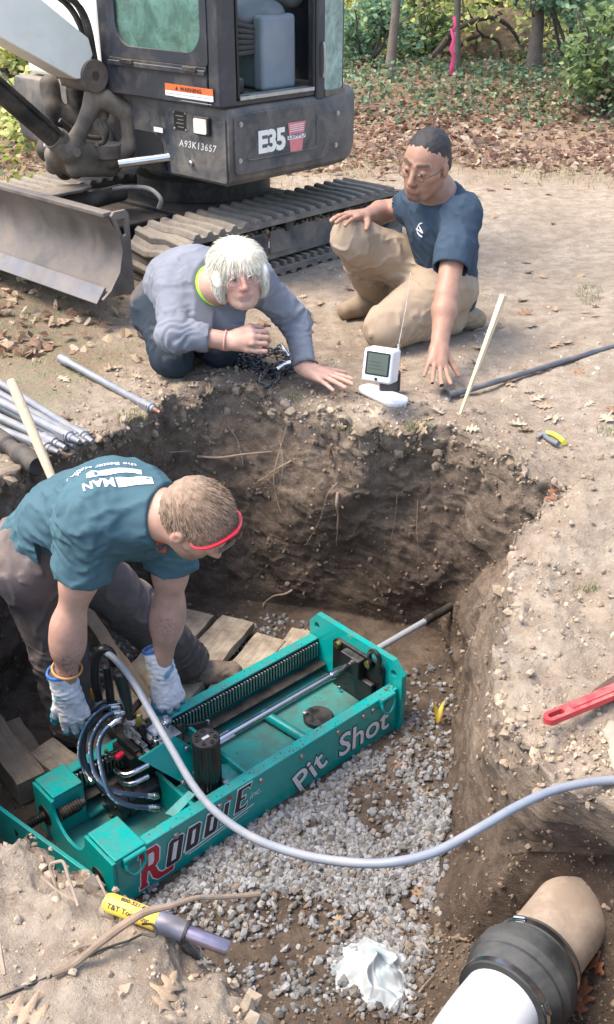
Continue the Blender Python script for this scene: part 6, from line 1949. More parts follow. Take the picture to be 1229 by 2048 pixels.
end_plank(398, 1222, -.842, .62, .135, "muddiest wooden plank behind the machine beside the worker's knee")
end_plank(476, 1236, -.835, .66, .140, "pale grey wooden plank in the middle behind the machine")
end_plank(543, 1272, -.848, .60, .125, "wooden plank nearest the green machine rail behind the boot", 0, np.array([.42, .907]))
end_plank(604, 1258, -.855, .40, .085, "short wooden plank end tucked behind the green end plate", 0, np.array([.36, .93]))
plank(G(-60, 1395, -.78), G(62, 1556, -.80), .095, .095, PLKD, "big squared timber at the left corner beside the thrust plate", 0, "timbers left of the machine", "timber", "timber")
plank(G(80, 1490, -.815), G(330, 1600, -.83)*np.array([.0, 0, 0])+G(178, 1560, -.825), .10, .08, PLK, "pale timber under the worker's right glove", 0, "timbers left of the machine", "timber", "timber")
plank(G(20, 1440, -.84), G(105, 1560, -.85), .07, .06, PLKD, "dark narrow timber between the two squared timbers", 0, "timbers left of the machine", "timber", "timber")
plank(G(150, 1190, -.55), G(298, 1400, -.84), .045, .035, PLKD, "slanting timber behind the worker's legs", .4, "timbers left of the machine", "timber", "timber")

GAL = pm("galvanised_rod", (0.27, 0.28, 0.30), 0.48, 0.6, 0.2, 14, 0.1, 60, 0.001, dust=0.14, dscale=12, dustcol=(.30, .25, .2))
def rod(p0, p1, r, label, grp, pin=True, flats=True, name="drill_rod"):
    p0, p1 = np.asarray(p0, float), np.asarray(p1, float)
    d = p1-p0; L = np.linalg.norm(d)
    root = empty(name, p0, 0, label, "rod", grp)
    o = np.zeros(3)
    pr = [(0, r*1.0), (.002, r*1.32), (.055, r*1.32), (.075, r), (L-.13, r)]
    pr += [(L-.12, r*1.3), (L-.055, r*1.3), (L-.053, r*.95), (L-.040, r*.95)]
    mk("tube", lathe2(pr, o, d, 18), GAL, root)
    if flats:
        a, b, u = frame_of(d)
        V, F = box(-r*1.36, r*1.36, -r*.9, r*.9, L-.115, L-.062)
        mk("wrench_flat", xf((V, F), basis(o, a, b, u)), GAL, root, .002)
    if pin:
        rp = [(L-.040, r*.85)]+[(L-.038+.004*i, (r*.86 if i % 2 else r*.74)-.0004*i) for i in range(9)]+[(L-.001, r*.5)]
        mk("threaded_pin", lathe2(rp, o, d, 14), pm("rusty_thread", (.22, .13, .10), .5, .6, .3, 40, .2) if grp is None else GAL, root)
    return root
g1 = G(122, 716, .022); g2 = G(322, 826, .014)
rod(g1, g2, .0145, "single silver drill rod lying beside the kneeling man in grey", None)
ends = [((-120, 690), (186, 884), .021), ((-120, 720), (172, 886), .019), ((-120, 748), (150, 892), .020), ((-120, 780), (132, 896), .018), ((-120, 812), (118, 905), .018), ((-100, 752), (160, 884), .048)]
lbs = ["farthest silver drill rod of the stack on the left", "second silver drill rod from the back of the stack", "middle silver drill rod of the stack behind the handle", "fourth silver drill rod lying on the grass side of the stack", "nearest silver drill rod of the stack by the grass", "upper silver drill rod resting on top of the stack"]
for (a, b, z), l in zip(ends, lbs):
    rod(G(a[0], a[1], z), G(b[0], b[1], z), .0155, l, "stack of drill rods at the left edge")
# black rod with a round socket, right of the stake
t = empty("black_rod", G(905, 790, .016), 0, "long black steel rod with a round flared end behind the stake", "rod")
o0 = np.array(t.location); p1 = G(1229, 692, .012); dd = p1-G(905, 790, .016)
BR = pm("black_rod_steel", (.13, .135, .145), .42, .6, .25, 15, .1, 60, .001, dust=.18)
mk("shaft", cyl((0, 0, 0), dd*1.6, .0105, n=14), BR, t)
mk("flared_end", lathe2([(-.020, .012), (-.030, .028), (-.034, .030), (-.034, .024), (-.018, .010), (0, .012), (.02, .0125)], (0, 0, .004), dd, 22), BR, t)
# wooden stake with a square section
s0, s1 = G(916, 842, -.01), None
d = ray(1008, 590); tt = np.linalg.norm(s0[:2])*1.035/np.linalg.norm(d[:2]); s1 = np.array([0, 0, EYE])+d*tt
a, b, u = frame_of(s1-s0); L = np.linalg.norm(s1-s0)
V, F = box(-.0105, .0105, -.0085, .0085, -.06, L); V = [(x*(.35 if z < -.01 else 1), y*(.35 if z < -.01 else 1), z) for x, y, z in V]
st = mk("wooden_stake", xf((V, F), basis((0, 0, 0), a, b, u)), LATH, None, .001); st.location = tuple(s0)
tag(st, "pale slanting wooden lath stake driven in at the pit edge", "stake")
# wooden handle standing out of the ground at the left
t = empty("hammer", G(95, 940, 0), 0, "round wooden tool handle leaning up from a black iron head", "hammer")
h0, h1 = P(100, 945, 3.02), P(22, 760, 3.06); o0 = np.array(t.location)
dh = h1-h0; Lh = np.linalg.norm(dh)
mk("handle", lathe2([(-.03, .0125), (0, .013), (Lh*.55, .0155), (Lh*.9, .0150), (Lh*.98, .0145), (Lh*1.0, .010), (Lh*1.01, .004)], h0-o0, dh, 16), HDL, t)
a_, b_ = G(-10, 872, .03), G(72, 930, .035)
mk("iron_head", lathe2([(0, .030), (.01, .034), (.10, .034), (.11, .026), (.17, .026), (.18, .036), (.30, .036), (.31, .03)], a_-o0, b_-a_, 14), XDK, t)
# steel tube beside the older man
c0 = G(585, 622, .03); c1 = G(628, 641, .028)
t = empty("steel_sleeve", c0, 0, "short dull steel sleeve tube lying behind the man's arm", "tube")
mk("tube", lathe2([(0, .026), (.0, .027), (.115, .027), (.115, .024), (.03, .022)], (0, 0, 0), c1-c0, 22), STL, t)
mk("end_rim", lathe2([(.110, .0275), (.118, .0285), (.118, .024)], (0, 0, 0), c1-c0, 22), CHR, t)

# ------------------------------------------------------------------ locating receiver on its white stand
def build_receiver():
    base = G(772, 795, .0)
    root = empty("locator_display", base, 0, "white electronic display unit with grey screen on a black and white stand", "display")
    WP = pm("glossy_white_shell", (.66, .67, .68), .35, 0, .03, 20, 0, coat=.3, dust=.04)
    # foot: an elongated rounded slab
    a = G(738, 778, .02)-base; b = G(792, 800, .02)-base
    f = Field((-.2, -.2, -.02), (.2, .2, .2), .004)
    f.cap(a, b, .038, .046, .01, n=(0, 0, 1), q=.7); f.cutplane((0, 0, .004), (0, 0, -1)); f.cutplane((0, 0, .028), (0, 0, 1))
    V, F = f.mesh(); mesh_np("foot", V, F, WP, parent=root)
    # black leg
    lx = G(784, 778, .03)-base
    mk("leg", prism(rrect(lx[0]-.046, lx[0]+.030, lx[1]-.018, lx[1]+.026, .012), 'z', .026, .098), pm("black_plastic", (.018, .018, .022), .35), root, .004)
    # head: box turned to the left, screen facing the camera
    c = P(762, 730, 3.62)-base
    yaw = math.radians(-24); pitch_ = math.radians(-4)
    ex_ = np.array([math.cos(yaw), math.sin(yaw), 0]); fy = np.array([math.sin(yaw), -math.cos(yaw), 0])
    fy = unit(fy+np.array([0, 0, .22])); uz = np.cross(ex_, -fy); uz = unit(uz); uz = uz if uz[2] > 0 else -uz
    M = basis(c, ex_, -fy, uz)
    hw, hd, hh = .054, .036, .058
    head = mk("head", xf(box(-hw, hw, -hd, hd*1.3, -hh, hh), M), WP, root, .010, 4)
    mk("bezel", xf(prism(rrect(-hw+.012, hw-.010, -hh+.026, hh-.010, .005), 'y', -hd-.0012, -hd+.002), M), pm("bezel_black", (.01, .01, .012), .3), head)
    mk("screen", xf(prism(rrect(-hw+.018, hw-.016, -hh+.031, hh-.015, .002), 'y', -hd-.0020, -hd-.0013), M), pm("lcd_grey_green", (.085, .105, .085), .25, 0, .1, 30, 0), head)
    for k in range(3): mk("screen_line", xf(box(-hw+.026, hw-.030-.006*k, -hd-.0026, -hd-.0021, .002+.012*k-.012, .0035+.012*k-.012), M), pm("lcd_dark", (.05, .065, .05), .3, 0, 0), head)
    mk("button", xf(lathe2([(0, .0055), (.003, .0050)], (.000, -hd, -hh+.014), (0, -1, 0), 14), M), pm("button_black", (.01, .01, .012), .4), head)
    mk("maker_mark", xf(box(-.034, -.016, -hd-.0008, -hd+.001, -hh+.012, -hh+.016), M), pm("mark_grey", (.45, .47, .5), .4, 0, 0), head)
    # neck strap and antenna
    mk("bracket", xf(box(.010, .044, hd*.4, hd*1.9, -hh-.004, .012), M), pm("black_plastic2", (.02, .02, .025), .4), root, .006)
    at_ = (np.array(M)@np.array([hw-.008, hd*1.0, hh, 1]))[:3]
    mk("antenna_base", lathe2([(0, .0055), (.006, .0055), (.007, .004), (.012, .004), (.013, .0055), (.019, .0055), (.020, .003)], at_, (0, 0, 1), 12), CHR, root)
    tp = P(822, 545, 3.75)-base
    mk("antenna", tube([at_+np.array([0, 0, .018]), at_+(tp-at_)*.5+np.array([.002, 0, 0]), tp], .0011, 6), STL, root)
build_receiver()

# ------------------------------------------------------------------ chain heap
def build_chain():
    base = G(550, 730, 0)
    root = empty("chain", base, 0, "dark steel chain lying in a tangled heap under the man's arm", "chain")
    lk = []
    R, r = .0125, .0036
    for i in range(20):
        t = 2*PI*i/20
        x = .0085*(1 if math.cos(t) > 0 else -1)*min(1, abs(math.cos(t))*3)+R*.55*math.cos(t); y = R*.82*math.sin(t); lk.append((x, y, 0))
    lk.append(lk[0]); V, F = tube(lk, r, 7, False)
    me = mk("link", (V, F), pm("chain_steel", (.10, .105, .12), .35, .85, .25, 30, .1, 60, .001, dust=.2), root)
    paths = [[(560, 700), (535, 708), (520, 725), (545, 735), (575, 722), (560, 708), (530, 715)],
             [(470, 722), (485, 712), (510, 716), (520, 735), (505, 745), (480, 738), (470, 728), (500, 722), (530, 738), (560, 750), (585, 745), (600, 735)],
             [(545, 745), (528, 765), (522, 782), (535, 788), (555, 778), (560, 762), (575, 748), (555, 742), (540, 752), (570, 758), (595, 752), (610, 745), (640, 742)],
             [(500, 735), (530, 742), (560, 740), (590, 742), (570, 752), (540, 758), (515, 748), (545, 738)],
             [(560, 728), (590, 738), (560, 745), (535, 748), (505, 730), (478, 726), (495, 738), (520, 745)]]
    first = me
    k = 0
    for lay, p_ in enumerate(paths):
        pts = []
        for q in p_:
            h_ = hit(*q); g_ = h_[0] if h_ is not None else G(*q)
            if g_[2] < -.1: g_ = G(*q)
            pts.append(g_+np.array([0, 0, .007+.009*(lay % 3)+random.uniform(0, .008)]))
        sp = spline(pts, 30); acc = 0; last = sp[0]; pos_ = [sp[0]]
        for q in sp[1:]:
            acc += np.linalg.norm(q-last); last = q
            if acc > .0225: pos_.append(q); acc = 0
        for i in range(len(pos_)-1):
            if first is not None: o = first; first = None
            else:
                o = bpy.data.objects.new("link", me.data); COL.objects.link(o); o.parent = root
            d = unit(pos_[i+1]-pos_[i]); a, b, _ = frame_of(d)
            ph = (PI/2 if k % 2 else 0)+random.uniform(-.5, .5)+.4
            n_ = a*math.cos(ph)+b*math.sin(ph)
            M = basis(pos_[i]-base, d, np.cross(n_, d), n_)
            o.matrix_local = Matrix(M.tolist()); k += 1
    t = mk("hook", tube(spline([P(562, 688, 3.93)-base, P(570, 700, 3.92)-base, P(578, 712, 3.92)-base, P(574, 722, 3.9)-base], 5), .007, 8), CHR, root)
    mk("hook", tube(spline([P(555, 738, 3.85)-base, P(568, 728, 3.85)-base, P(582, 724, 3.85)-base], 5), .008, 8), CHR, root)
build_chain()

# ------------------------------------------------------------------ pliers, pipe wrench
hp_ = hit(1108, 878); base = hp_[0]+np.array([0, 0, .010])
t = empty("pliers", base, 0, "small pliers with yellow and grey grips lying on the soil", "pliers")
YG = pm("yellow_grip", (.72, .66, .06), .5, 0, .08, 30, 0); GG = pm("grey_grip", (.13, .15, .17), .5, 0, .1, 30, 0)
e = lambda x, y: G(x, y, base[2])-base
mk("grip", tube(spline([e(1092, 866), e(1106, 868), e(1120, 876), e(1129, 885)], 5), [.008]*15+[.011], 10), YG, t)
mk("grip", tube(spline([e(1090, 872), e(1098, 878), e(1108, 884), e(1117, 888)], 5), [.008]*15+[.011], 10), GG, t)
mk("jaw", tube([e(1092, 868), e(1082, 870), e(1074, 876)], [.008, .008, .004], 8), STL, t)
def build_wrench():
    h_ = hit(1150, 1420)[0]; z = h_[2]+.03
    o0 = G(1150, 1420, z)
    root = empty("pipe_wrench", o0, 0, "red handled pipe wrench lying on the dirt bench", "wrench")
    RW = pm("worn_red_paint", (.52, .045, .050), .5, 0, .2, 20, .2, 120, .002, dust=.12, dscale=20)
    p0 = G(1100, 1442, z)-o0; p1 = G(1229, 1388, z+.01)-o0; d = unit(p1-p0)
    s = unit(np.cross((0, 0, 1), d)); n = np.cross(d, s)
    L = .42
    out = [(0, -.012), (.02, -.017), (L, -.022), (L, .022), (.02, .017), (0, .012), (-.008, 0)]
    g = plate_geo([(.0+.017*math.cos(t)*.9, .016*math.sin(t)) for t in np.linspace(PI*.5, PI*1.5, 10)]+[(L, -.020), (L, .020)], [rrect(-.004, .040, -.0075, .0075, .007)], .016)
    mk("handle", xf(g, basis(p0, d, s, n)), RW, root, .004, 3)
    mk("rib", xf(box(.06, L, -.007, .007, .0162, .0195), basis(p0, d, s, n)), RW, root, .002)
    mk("jaw", xf(plate_geo([(L-.09, .030), (L-.005, .030), (L+.05, .034), (L+.05, .06), (L-.10, .052), (L-.115, .040)], [], .018), basis(p0, d, s, n)), pm("rusty_jaw", (.13, .075, .055), .6, .5, .3, 30, .3), root, .004)
    q0 = G(1192, 1392, z+.005)-o0; q1 = G(1250, 1350, z+.015)-o0
    dq = unit(q1-q0); sq = unit(np.cross((0, 0, 1), dq))
    mk("hook_jaw", xf(box(0, .12, -.013, .013, -.010, .010), basis(q0, dq, sq)), pm("rusty_jaw2", (.15, .085, .06), .6, .5, .3, 30, .3), root, .004)
    for i in range(12): mk("jaw_tooth", xf(box(.006+i*.009, .011+i*.009, -.0135, -.008, .0102, .0122), basis(q0, dq, sq)), STL, root)
build_wrench()
# a curved slab of wood at the right edge of the bench
h_ = hit(1225, 1500)[0]
f = Field(G(1200, 1560, h_[2])-.15, G(1260, 1440, h_[2])+.2, .006)
a_, b_ = G(1252, 1468, h_[2]+.008), G(1272, 1550, h_[2]+.008)
f.cap(a_, b_, .05, .045, .01, n=(0, 0, 1), q=.3); f.wrinkle(.004, 20, 4)
V, F = f.mesh(); o = mesh_np("flat_stone", V-a_, F, pm("pale_slab", (.33, .28, .215), .8, 0, .2, 15, .3, 60, .003), loc=tuple(a_)); tag(o, "pale flat stone with a round end at the bench edge", "stone")

# ------------------------------------------------------------------ yellow and steel coupling tool across the near edge
def build_coupler():
    p0 = P(208, 1800, 1.80); p1 = P(458, 1897, 1.76)
    root = empty("rod_tool", p0, 0, "yellow handled steel tool with black printing across the near pit edge", "tool")
    d = p1-p0; L = np.linalg.norm(d); u = d/L
    YP = pm("yellow_enamel", (.78, .50, .05), .42, 0, .12, 12, .1, 80, .001, dust=.12, dscale=20)
    mk("grip", lathe2([(0, .004), (.003, .013), (.012, .0165), (L*.42, .0170), (L*.435, .0160)], (0, 0, 0), d, 22), YP, root)
    mk("collar", lathe2([(L*.436, .0165), (L*.45, .0185), (L*.66, .0185), (L*.67, .015)], (0, 0, 0), d, 22), pm("scuffed_steel", (.16, .16, .20), .45, .6, .4, 14, .2, 60, .001, dust=.15), root)
    mk("spindle", lathe2([(L*.66, .0135), (L*.985, .0135), (L, .0115)], (0, 0, 0), d, 20), pm("purple_tinted_steel", (.34, .28, .33), .3, .85, .35, 14, .1, 60, .001), root)
    mk("collar_rim", lathe2([(L*.655, .0195), (L*.675, .0195)], (0, 0, 0), d, 22), BLKM, root)
    # bent latch under the collar
    a = u*L*.60; dn = np.array([0, 0, -1.0])
    mk("latch", tube(spline([a+dn*.012, u*L*.66+dn*.036+np.array([0, -.004, 0]), u*L*.72+dn*.050, u*L*.75+dn*.065], 4), [.011, .010, .010, .009, .009, .008, .007, .006, .006, .005, .004, .004, .003][:13], 8), XDK, root)
    # printing wraps the grip, facing the camera
    v = unit(-ray(260, 1830)); v = unit(v-u*np.dot(v, u)); w = np.cross(v, u)
    KP = pm("black_print", (.05, .045, .04), .6, 0, 0)
    def wrap(s_, size, x0, ang):
        g = text_geo(s_, size, 0, .0003, 0, 1.0)
        out = []
        for x, y, z in g[0]:
            th_ = ang+(y/.0172)
            out.append(u*(x0+x)+(v*math.cos(th_)+w*math.sin(th_)*1.0)*.0174)
        return mk("lettering", (out, g[1]), KP, root, 0, smooth_=False)
    wrap("T&T Tools, Inc.", .0128, .012, -.60 if w[2] > 0 else -.6)
    wrap("800-521-6893", .011, .030, .55)
    return root
build_coupler()
# thick stick lying over the tool, thin wire, staples of wire
STK = pm("dry_stick", (.24, .17, .115), .85, 0, .3, 30, .5, 90, .003)
q = [(105, 1950, 1.70), (165, 1915, 1.72), (240, 1855, 1.735), (300, 1822, 1.735), (370, 1803, 1.76), (440, 1796, 1.80), (520, 1790, 1.84)]
pts = spline([P(*a) for a in q], 7)
n_ = len(pts)
pts = [p_+.004*perlin(np.array([p_*14]), 3)[0]*np.array([0, 1, 1]) for p_ in pts]
t = empty("stick", pts[0], 0, "bent brown dead stick lying across the yellow tool", "stick")
mk("stem", tube([p_-pts[0] for p_ in pts], [.0045+.0030*math.sin(PI*min(1, i/n_*1.4+.1)) if i < n_-3 else .005 for i in range(n_)], 9), STK, t)
mk("twig", tube([pts[10]-pts[0], pts[10]-pts[0]+np.array([-.03, -.01, .004]), pts[10]-pts[0]+np.array([-.055, -.030, .002])], [.003, .002, .001], 6), STK, t)
def gline(pp, z=.006, m=8):
    out = []
    for a in pp:
        h_ = hit(*a); g_ = h_[0]+np.array([0, 0, z]) if h_ is not None else G(*a)
        out.append(g_)
    return spline(out, m)
WR = pm("dark_wire", (.035, .032, .03), .5, .5, .2, 30, 0)
pt = gline([(0, 1999), (60, 1975), (130, 1942), (200, 1905), (260, 1885)], .005)+spline([P(285, 1868, 1.72), P(312, 1872, 1.71), P(306, 1850, 1.73), P(285, 1848, 1.74)], 5)
o = mk("wire", tube(pt, .0022, 6), WR); tag(o, "thin dark wire running over the near ground to the tool", "wire")
RT = pm("pale_root", (.30, .225, .16), .85, 0, .25, 30, .3, 90, .002)
o = mk("bent_root", tube(spline([P(120, 1800, 1.80), P(110, 1765, 1.80), P(101, 1732, 1.80), P(114, 1724, 1.80), P(128, 1726, 1.80), P(140, 1762, 1.79), P(157, 1812, 1.77)], 5), .0030, 7), RT); tag(o, "thin root bent into a hoop standing on the near ground", "root")
o = mk("thin_root", tube(spline([P(82, 1752, 1.8), P(120, 1785, 1.79), P(150, 1800, 1.78)], 5), .0022, 6), RT); tag(o, "fine straight root lying behind the hoop shaped root", "root")
o = mk("thin_root", tube([P(194, 1752, 1.84), P(204, 1772, 1.83), P(215, 1795, 1.82)], [.003, .0025, .002], 6), RT); tag(o, "short pale root standing at the end of the yellow tool", "root")
o = mk("split_twig", tube([P(0, 1882, 1.72), P(3, 1915, 1.70), P(10, 1950, 1.68)], [.002, .004, .003], 6), RT); tag(o, "pale split twig at the left edge of the near ground", "twig")

# ------------------------------------------------------------------ sewer pipe with rubber coupling
def build_pipe():
    c0 = P(1165, 1800, 2.60); c1 = P(990, 2028, 2.27)
    d = unit(c1-c0)
    o0 = c1.copy()
    root = empty("sewer_pipe", o0, 0, "tan clay pipe joined to a white plastic pipe by a black rubber coupling", "pipe")
    p_ = lambda t_: np.array([0, 0, 0.0])
    CLAY = pm("old_clay_pipe", (.46, .37, .285), .8, 0, .25, 8, .4, 60, .004, dust=.55, dscale=12, dustcol=(.24, .18, .13))
    Lc = np.linalg.norm(c1-c0)
    rc = .094
    tm = .16    # coupling spans this far back from c1
    mk("clay_pipe", lathe2([(-.95, rc), (-.02-tm, rc), (-.02-tm, rc*.8)], (0, 0, 0), d, 40), CLAY, root)
    RB_ = pm("coupling_rubber", (.026, .028, .028), .6, 0, .3, 10, .2, 60, .002, dust=.30, dscale=9, dustcol=(.12, .12, .11))
    k = -tm-.045
    prof = [(k, rc+.004), (k, rc+.012), (k+.030, rc+.012), (k+.036, rc+.020), (k+.060, rc+.031), (k+.095, rc+.031), (k+.112, rc+.022), (k+.122, rc+.024), (k+.140, rc+.017), (k+.152, rc+.011), (k+.178, rc+.011), (k+.178, rc+.002)]
    mk("rubber_coupling", lathe2(prof, (0, 0, 0), d, 48), RB_, root, sharp=25)
    for s_, r_ in ((k+.010, rc+.0125), (k+.158, rc+.0115)):
        cl = mk("hose_clamp", lathe2([(s_, r_), (s_, r_+.0022), (s_+.014, r_+.0022), (s_+.014, r_)], (0, 0, 0), d, 48), CHR, root)
        a, b, u = frame_of(d)
        for ang in (1.2,):
            n_ = unit(a*math.cos(ang)+b*math.sin(ang)); v = -ray(1000, 1900)
        n_ = unit(np.array([-.5, 0, .8])-d*np.dot(np.array([-.5, 0, .8]), d)) if s_ < -.1 else unit(np.array([.9, -.25, .45])-d*np.dot(np.array([.9, -.25, .45]), d))
        tt = np.cross(n_, d)
        mk("clamp_screw", cyl(n_*(r_+.006)+d*(s_+.007)-tt*.016, n_*(r_+.006)+d*(s_+.007)+tt*.012, .0055, n=10), CHR, cl)
        mk("clamp_housing", xf(box(-.012, .010, -.009, .009, 0, .006), basis(n_*(r_+.001)+d*(s_+.007), tt, d)), STL, cl, .001)
    PV = pm("white_pvc", (.66, .68, .70), .3, 0, .03, 10, 0, coat=.2)
    # elbow bending down and away
    pts = [d*(k+.150)]+[d*(k+.178+x) for x in (.0, .03, .06)]
    cur = pts[-1]; dd = d.copy(); side = np.array([0, 0, -1.0])
    for i in range(8):
        dd = unit(dd+side*.10); cur = cur+dd*.03; pts.append(cur)
    mk("plastic_pipe", tube(pts, .090, 40), PV, root)
    return root
build_pipe()

# ------------------------------------------------------------------ crumpled towel
def build_towel():
    h_ = hit(750, 1960)[0]
    c = P(745, 1962, np.dot(h_-np.array([0, 0, EYE]), ray(750, 1960))/np.dot(ray(750, 1960), ray(750, 1960)))
    n_ = 150
    u, v = np.meshgrid(np.linspace(-1, 1, n_), np.linspace(-1, 1, n_))
    ang = np.arctan2(v, u); rad = np.maximum(np.abs(u), np.abs(v))
    rr = rad*(1+.16*np.sin(3*ang+.6)+.10*np.sin(7*ang+1))
    X_ = rr*np.cos(ang)*.120; Y_ = rr*np.sin(ang)*.140
    q = np.stack([X_, Y_, 0*X_], -1)
    ridg = 1-np.sqrt(.010+perlin(q*np.array([11, 8, 1])+.8*np.stack([perlin(q*12, 3), perlin(q*12, 4), 0*X_], -1), 5)**2)*2
    ridg2 = 1-np.sqrt(.02+perlin(q*24+1.2*np.stack([perlin(q*18, 13), perlin(q*18, 14), 0*X_], -1), 6)**2)*2
    Z_ = .060*np.exp(-(rr/.62)**2*1.0)+.036*np.clip(ridg, 0, 1)**1.1*np.exp(-(rr/.95)**4)+.009*np.clip(ridg2, 0, 1)-.004
    X_ = X_+.010*perlin(q*16, 31); Y_ = Y_+.010*perlin(q*16, 32)
    P_ = np.stack([X_, Y_, Z_], -1).reshape(-1, 3)
    i, j = np.meshgrid(np.arange(n_-1), np.arange(n_-1), indexing='ij'); a = (i*n_+j).ravel()
    F = np.c_[a, a+1, a+n_+1, a+n_]
    stain = smooth(perlin(P_*14, 41), .02, .45)[:, None]; st2 = smooth(perlin(P_*20, 42), .2, .5)[:, None]
    C = np.array([.50, .54, .56])*(1-stain)+np.array([.28, .36, .38])*stain; C = C*(1-.5*st2)+np.array([.33, .31, .28])*.5*st2
    TW = pm("terry_cloth", (0, 0, 0), .95, 0, .08, 30, .8, 420, .003, attr="Col", spec=.1)
    o = mesh_np("towel", P_, F, TW, loc=tuple(c+np.array([0, 0, -.01])), cols=C)
    sd = o.modifiers.new("thickness", 'SOLIDIFY'); sd.thickness = .004
    o.rotation_euler = (0, 0, .5)
    tag(o, "crumpled wet pale blue towel on the gravel beside the pipe", "towel")
build_towel()

# ------------------------------------------------------------------ roots hanging out of the pit wall
def root_on_wall(pp, r, label, off=.012, name="tree_root", r1=None):
    out = []
    for i, a in enumerate(pp):
        h_ = hit(*a)
        if h_ is None: continue
        out.append(h_[0]-unit(ray(*a))*off*(.3 if i == 0 else 1))
    pts = spline(out, 6); n_ = len(pts)
    o = mk(name, tube(pts, list(np.linspace(r, r1 or r*.45, n_)), 7), RT)
    return tag(o, label, "root", "roots in the pit wall")
root_on_wall([(395, 913), (440, 915), (490, 908), (545, 903)], .0050, "long pale root lying level high on the far wall", .02)
root_on_wall([(338, 905), (360, 903), (385, 902)], .0040, "short level root near the top left of the far wall", .015)
root_on_wall([(583, 922), (550, 940), (530, 955), (515, 963)], .0042, "short slanting root below the long level root", .02)
root_on_wall([(676, 985), (674, 1010), (677, 1030), (675, 1057)], .0065, "thick broken root hanging down the middle of the wall", .03)
root_on_wall([(677, 1050), (674, 1075), (673, 1092)], .0022, "thin root tip under the thick broken root", .025)
root_on_wall([(575, 850), (560, 900), (548, 950), (552, 990), (562, 1025)], .0026, "long thin root hanging left of the thick root", .03)
root_on_wall([(560, 880), (566, 930), (560, 975)], .0018, "fine root dangling beside the long thin root", .03)
root_on_wall([(675, 965), (655, 990), (640, 1040), (612, 1090)], .0022, "curved thin root sweeping down and left from the middle", .025)
root_on_wall([(585, 1180), (570, 1188), (548, 1192), (530, 1205), (526, 1213)], .0050, "forked pale root low on the wall above the planks", .03)
root_on_wall([(836, 1000), (834, 1060), (838, 1110)], .0016, "hair thin root on the right part of the far wall", .02)
root_on_wall([(795, 990), (790, 1040), (782, 1080)], .0016, "fine straight root below the grass tuft", .02)
root_on_wall([(1002, 1185), (980, 1200), (955, 1215), (940, 1222)], .0022, "thin root bridging the right corner of the pit", .02)
root_on_wall([(455, 850), (475, 880), (487, 930)], .0018, "fine curved root near the top of the far wall", .02)
root_on_wall([(870, 1420), (890, 1428), (918, 1432)], .0020, "thin pale root near the yellow leaf on the floor", .01)
root_on_wall([(905, 1525), (895, 1545), (880, 1530), (860, 1520)], .0016, "fine root at the foot of the right wall", .01)
root_on_wall([(830, 2000), (845, 1975), (868, 1950)], .0028, "thin crooked root between the towel and the pipe", .012)

# ------------------------------------------------------------------ grass
def blades(name, pts, h, w, mat, label, lean=.5, seg=3, cols=None, group=None):
    n = len(pts); pts = np.asarray(pts)
    az = rng.uniform(0, 2*PI, n); L = h*rng.uniform(.5, 1.2, n)
    ln = rng.uniform(.1, lean, n)
    d = np.c_[np.cos(az)*ln, np.sin(az)*ln, np.ones(n)]; d /= np.linalg.norm(d, axis=1)[:, None]
    side = np.c_[-np.sin(az), np.cos(az), np.zeros(n)]
    V = np.zeros((n, seg+1, 2, 3)); p = pts.copy()
    for j in range(seg+1):
        ww = w*(1-.9*(j/seg)**1.5)/2
        V[:, j, 0] = p-side*ww; V[:, j, 1] = p+side*ww
        d = d+np.c_[np.cos(az), np.sin(az), -.6*np.ones(n)]*(ln*.9)[:, None]*(j+.3)/seg; d /= np.linalg.norm(d, axis=1)[:, None]
        p = p+d*(L/seg)[:, None]
    base = np.arange(n)[:, None]*2*(seg+1)
    F = np.concatenate([np.concatenate([base+2*j, base+2*j+1, base+2*j+3, base+2*j+2], 1) for j in range(seg)])
    C = None if cols is None else np.repeat(cols, 2*(seg+1), 0)
    o = mesh_np(name, V.reshape(-1, 3), F, mat, cols=C)
    return tag(o, label, kind="stuff") if not group else o
GRS = pm("grass_blade", (0, 0, 0), .6, 0, .1, 30, 0, attr="Col", trans=.3)
def gcols(n, dryness):
    g = np.array([.105, .155, .05])*rng.uniform(.7, 1.4, (n, 1)); d = np.array([.42, .36, .19])*rng.uniform(.7, 1.2, (n, 1))
    m_ = (rng.random(n) < dryness)[:, None]
    return np.where(m_, d, g)
def patch(cx, cy, rx, ry, n, h, dry, w=.0022):
    pts = []
    for _ in range(n):
        a = random.uniform(0, 2*PI); r_ = math.sqrt(random.random())
        h_ = hit(cx+rx*r_*math.cos(a), cy+ry*r_*math.sin(a))
        if h_ is not None: pts.append(h_[0])
    return np.array(pts), gcols(len(pts), dry), h, w
allp, allc = [], []
for (cx, cy, rx, ry, n, dry) in [(838, 855, 32, 10, 130, .25), (760, 870, 20, 18, 80, .5), (752, 915, 12, 30, 50, .6), (590, 800, 14, 8, 40, .4), (1180, 590, 28, 22, 160, .2), (265, 840, 30, 12, 140, .8), (230, 880, 30, 10, 80, .85), (1175, 1180, 25, 8, 40, .2), (690, 862, 18, 8, 50, .5), (1215, 865, 20, 10, 40, .5)]:
    p_, c_, _, _ = patch(cx, cy, rx, ry, n, .03, dry); allp.append(p_); allc.append(c_)
blades("grass", np.concatenate(allp), .034, .0022, GRS, "sparse tufts of green and dry grass at the pit edge", .9, 3, np.concatenate(allc))
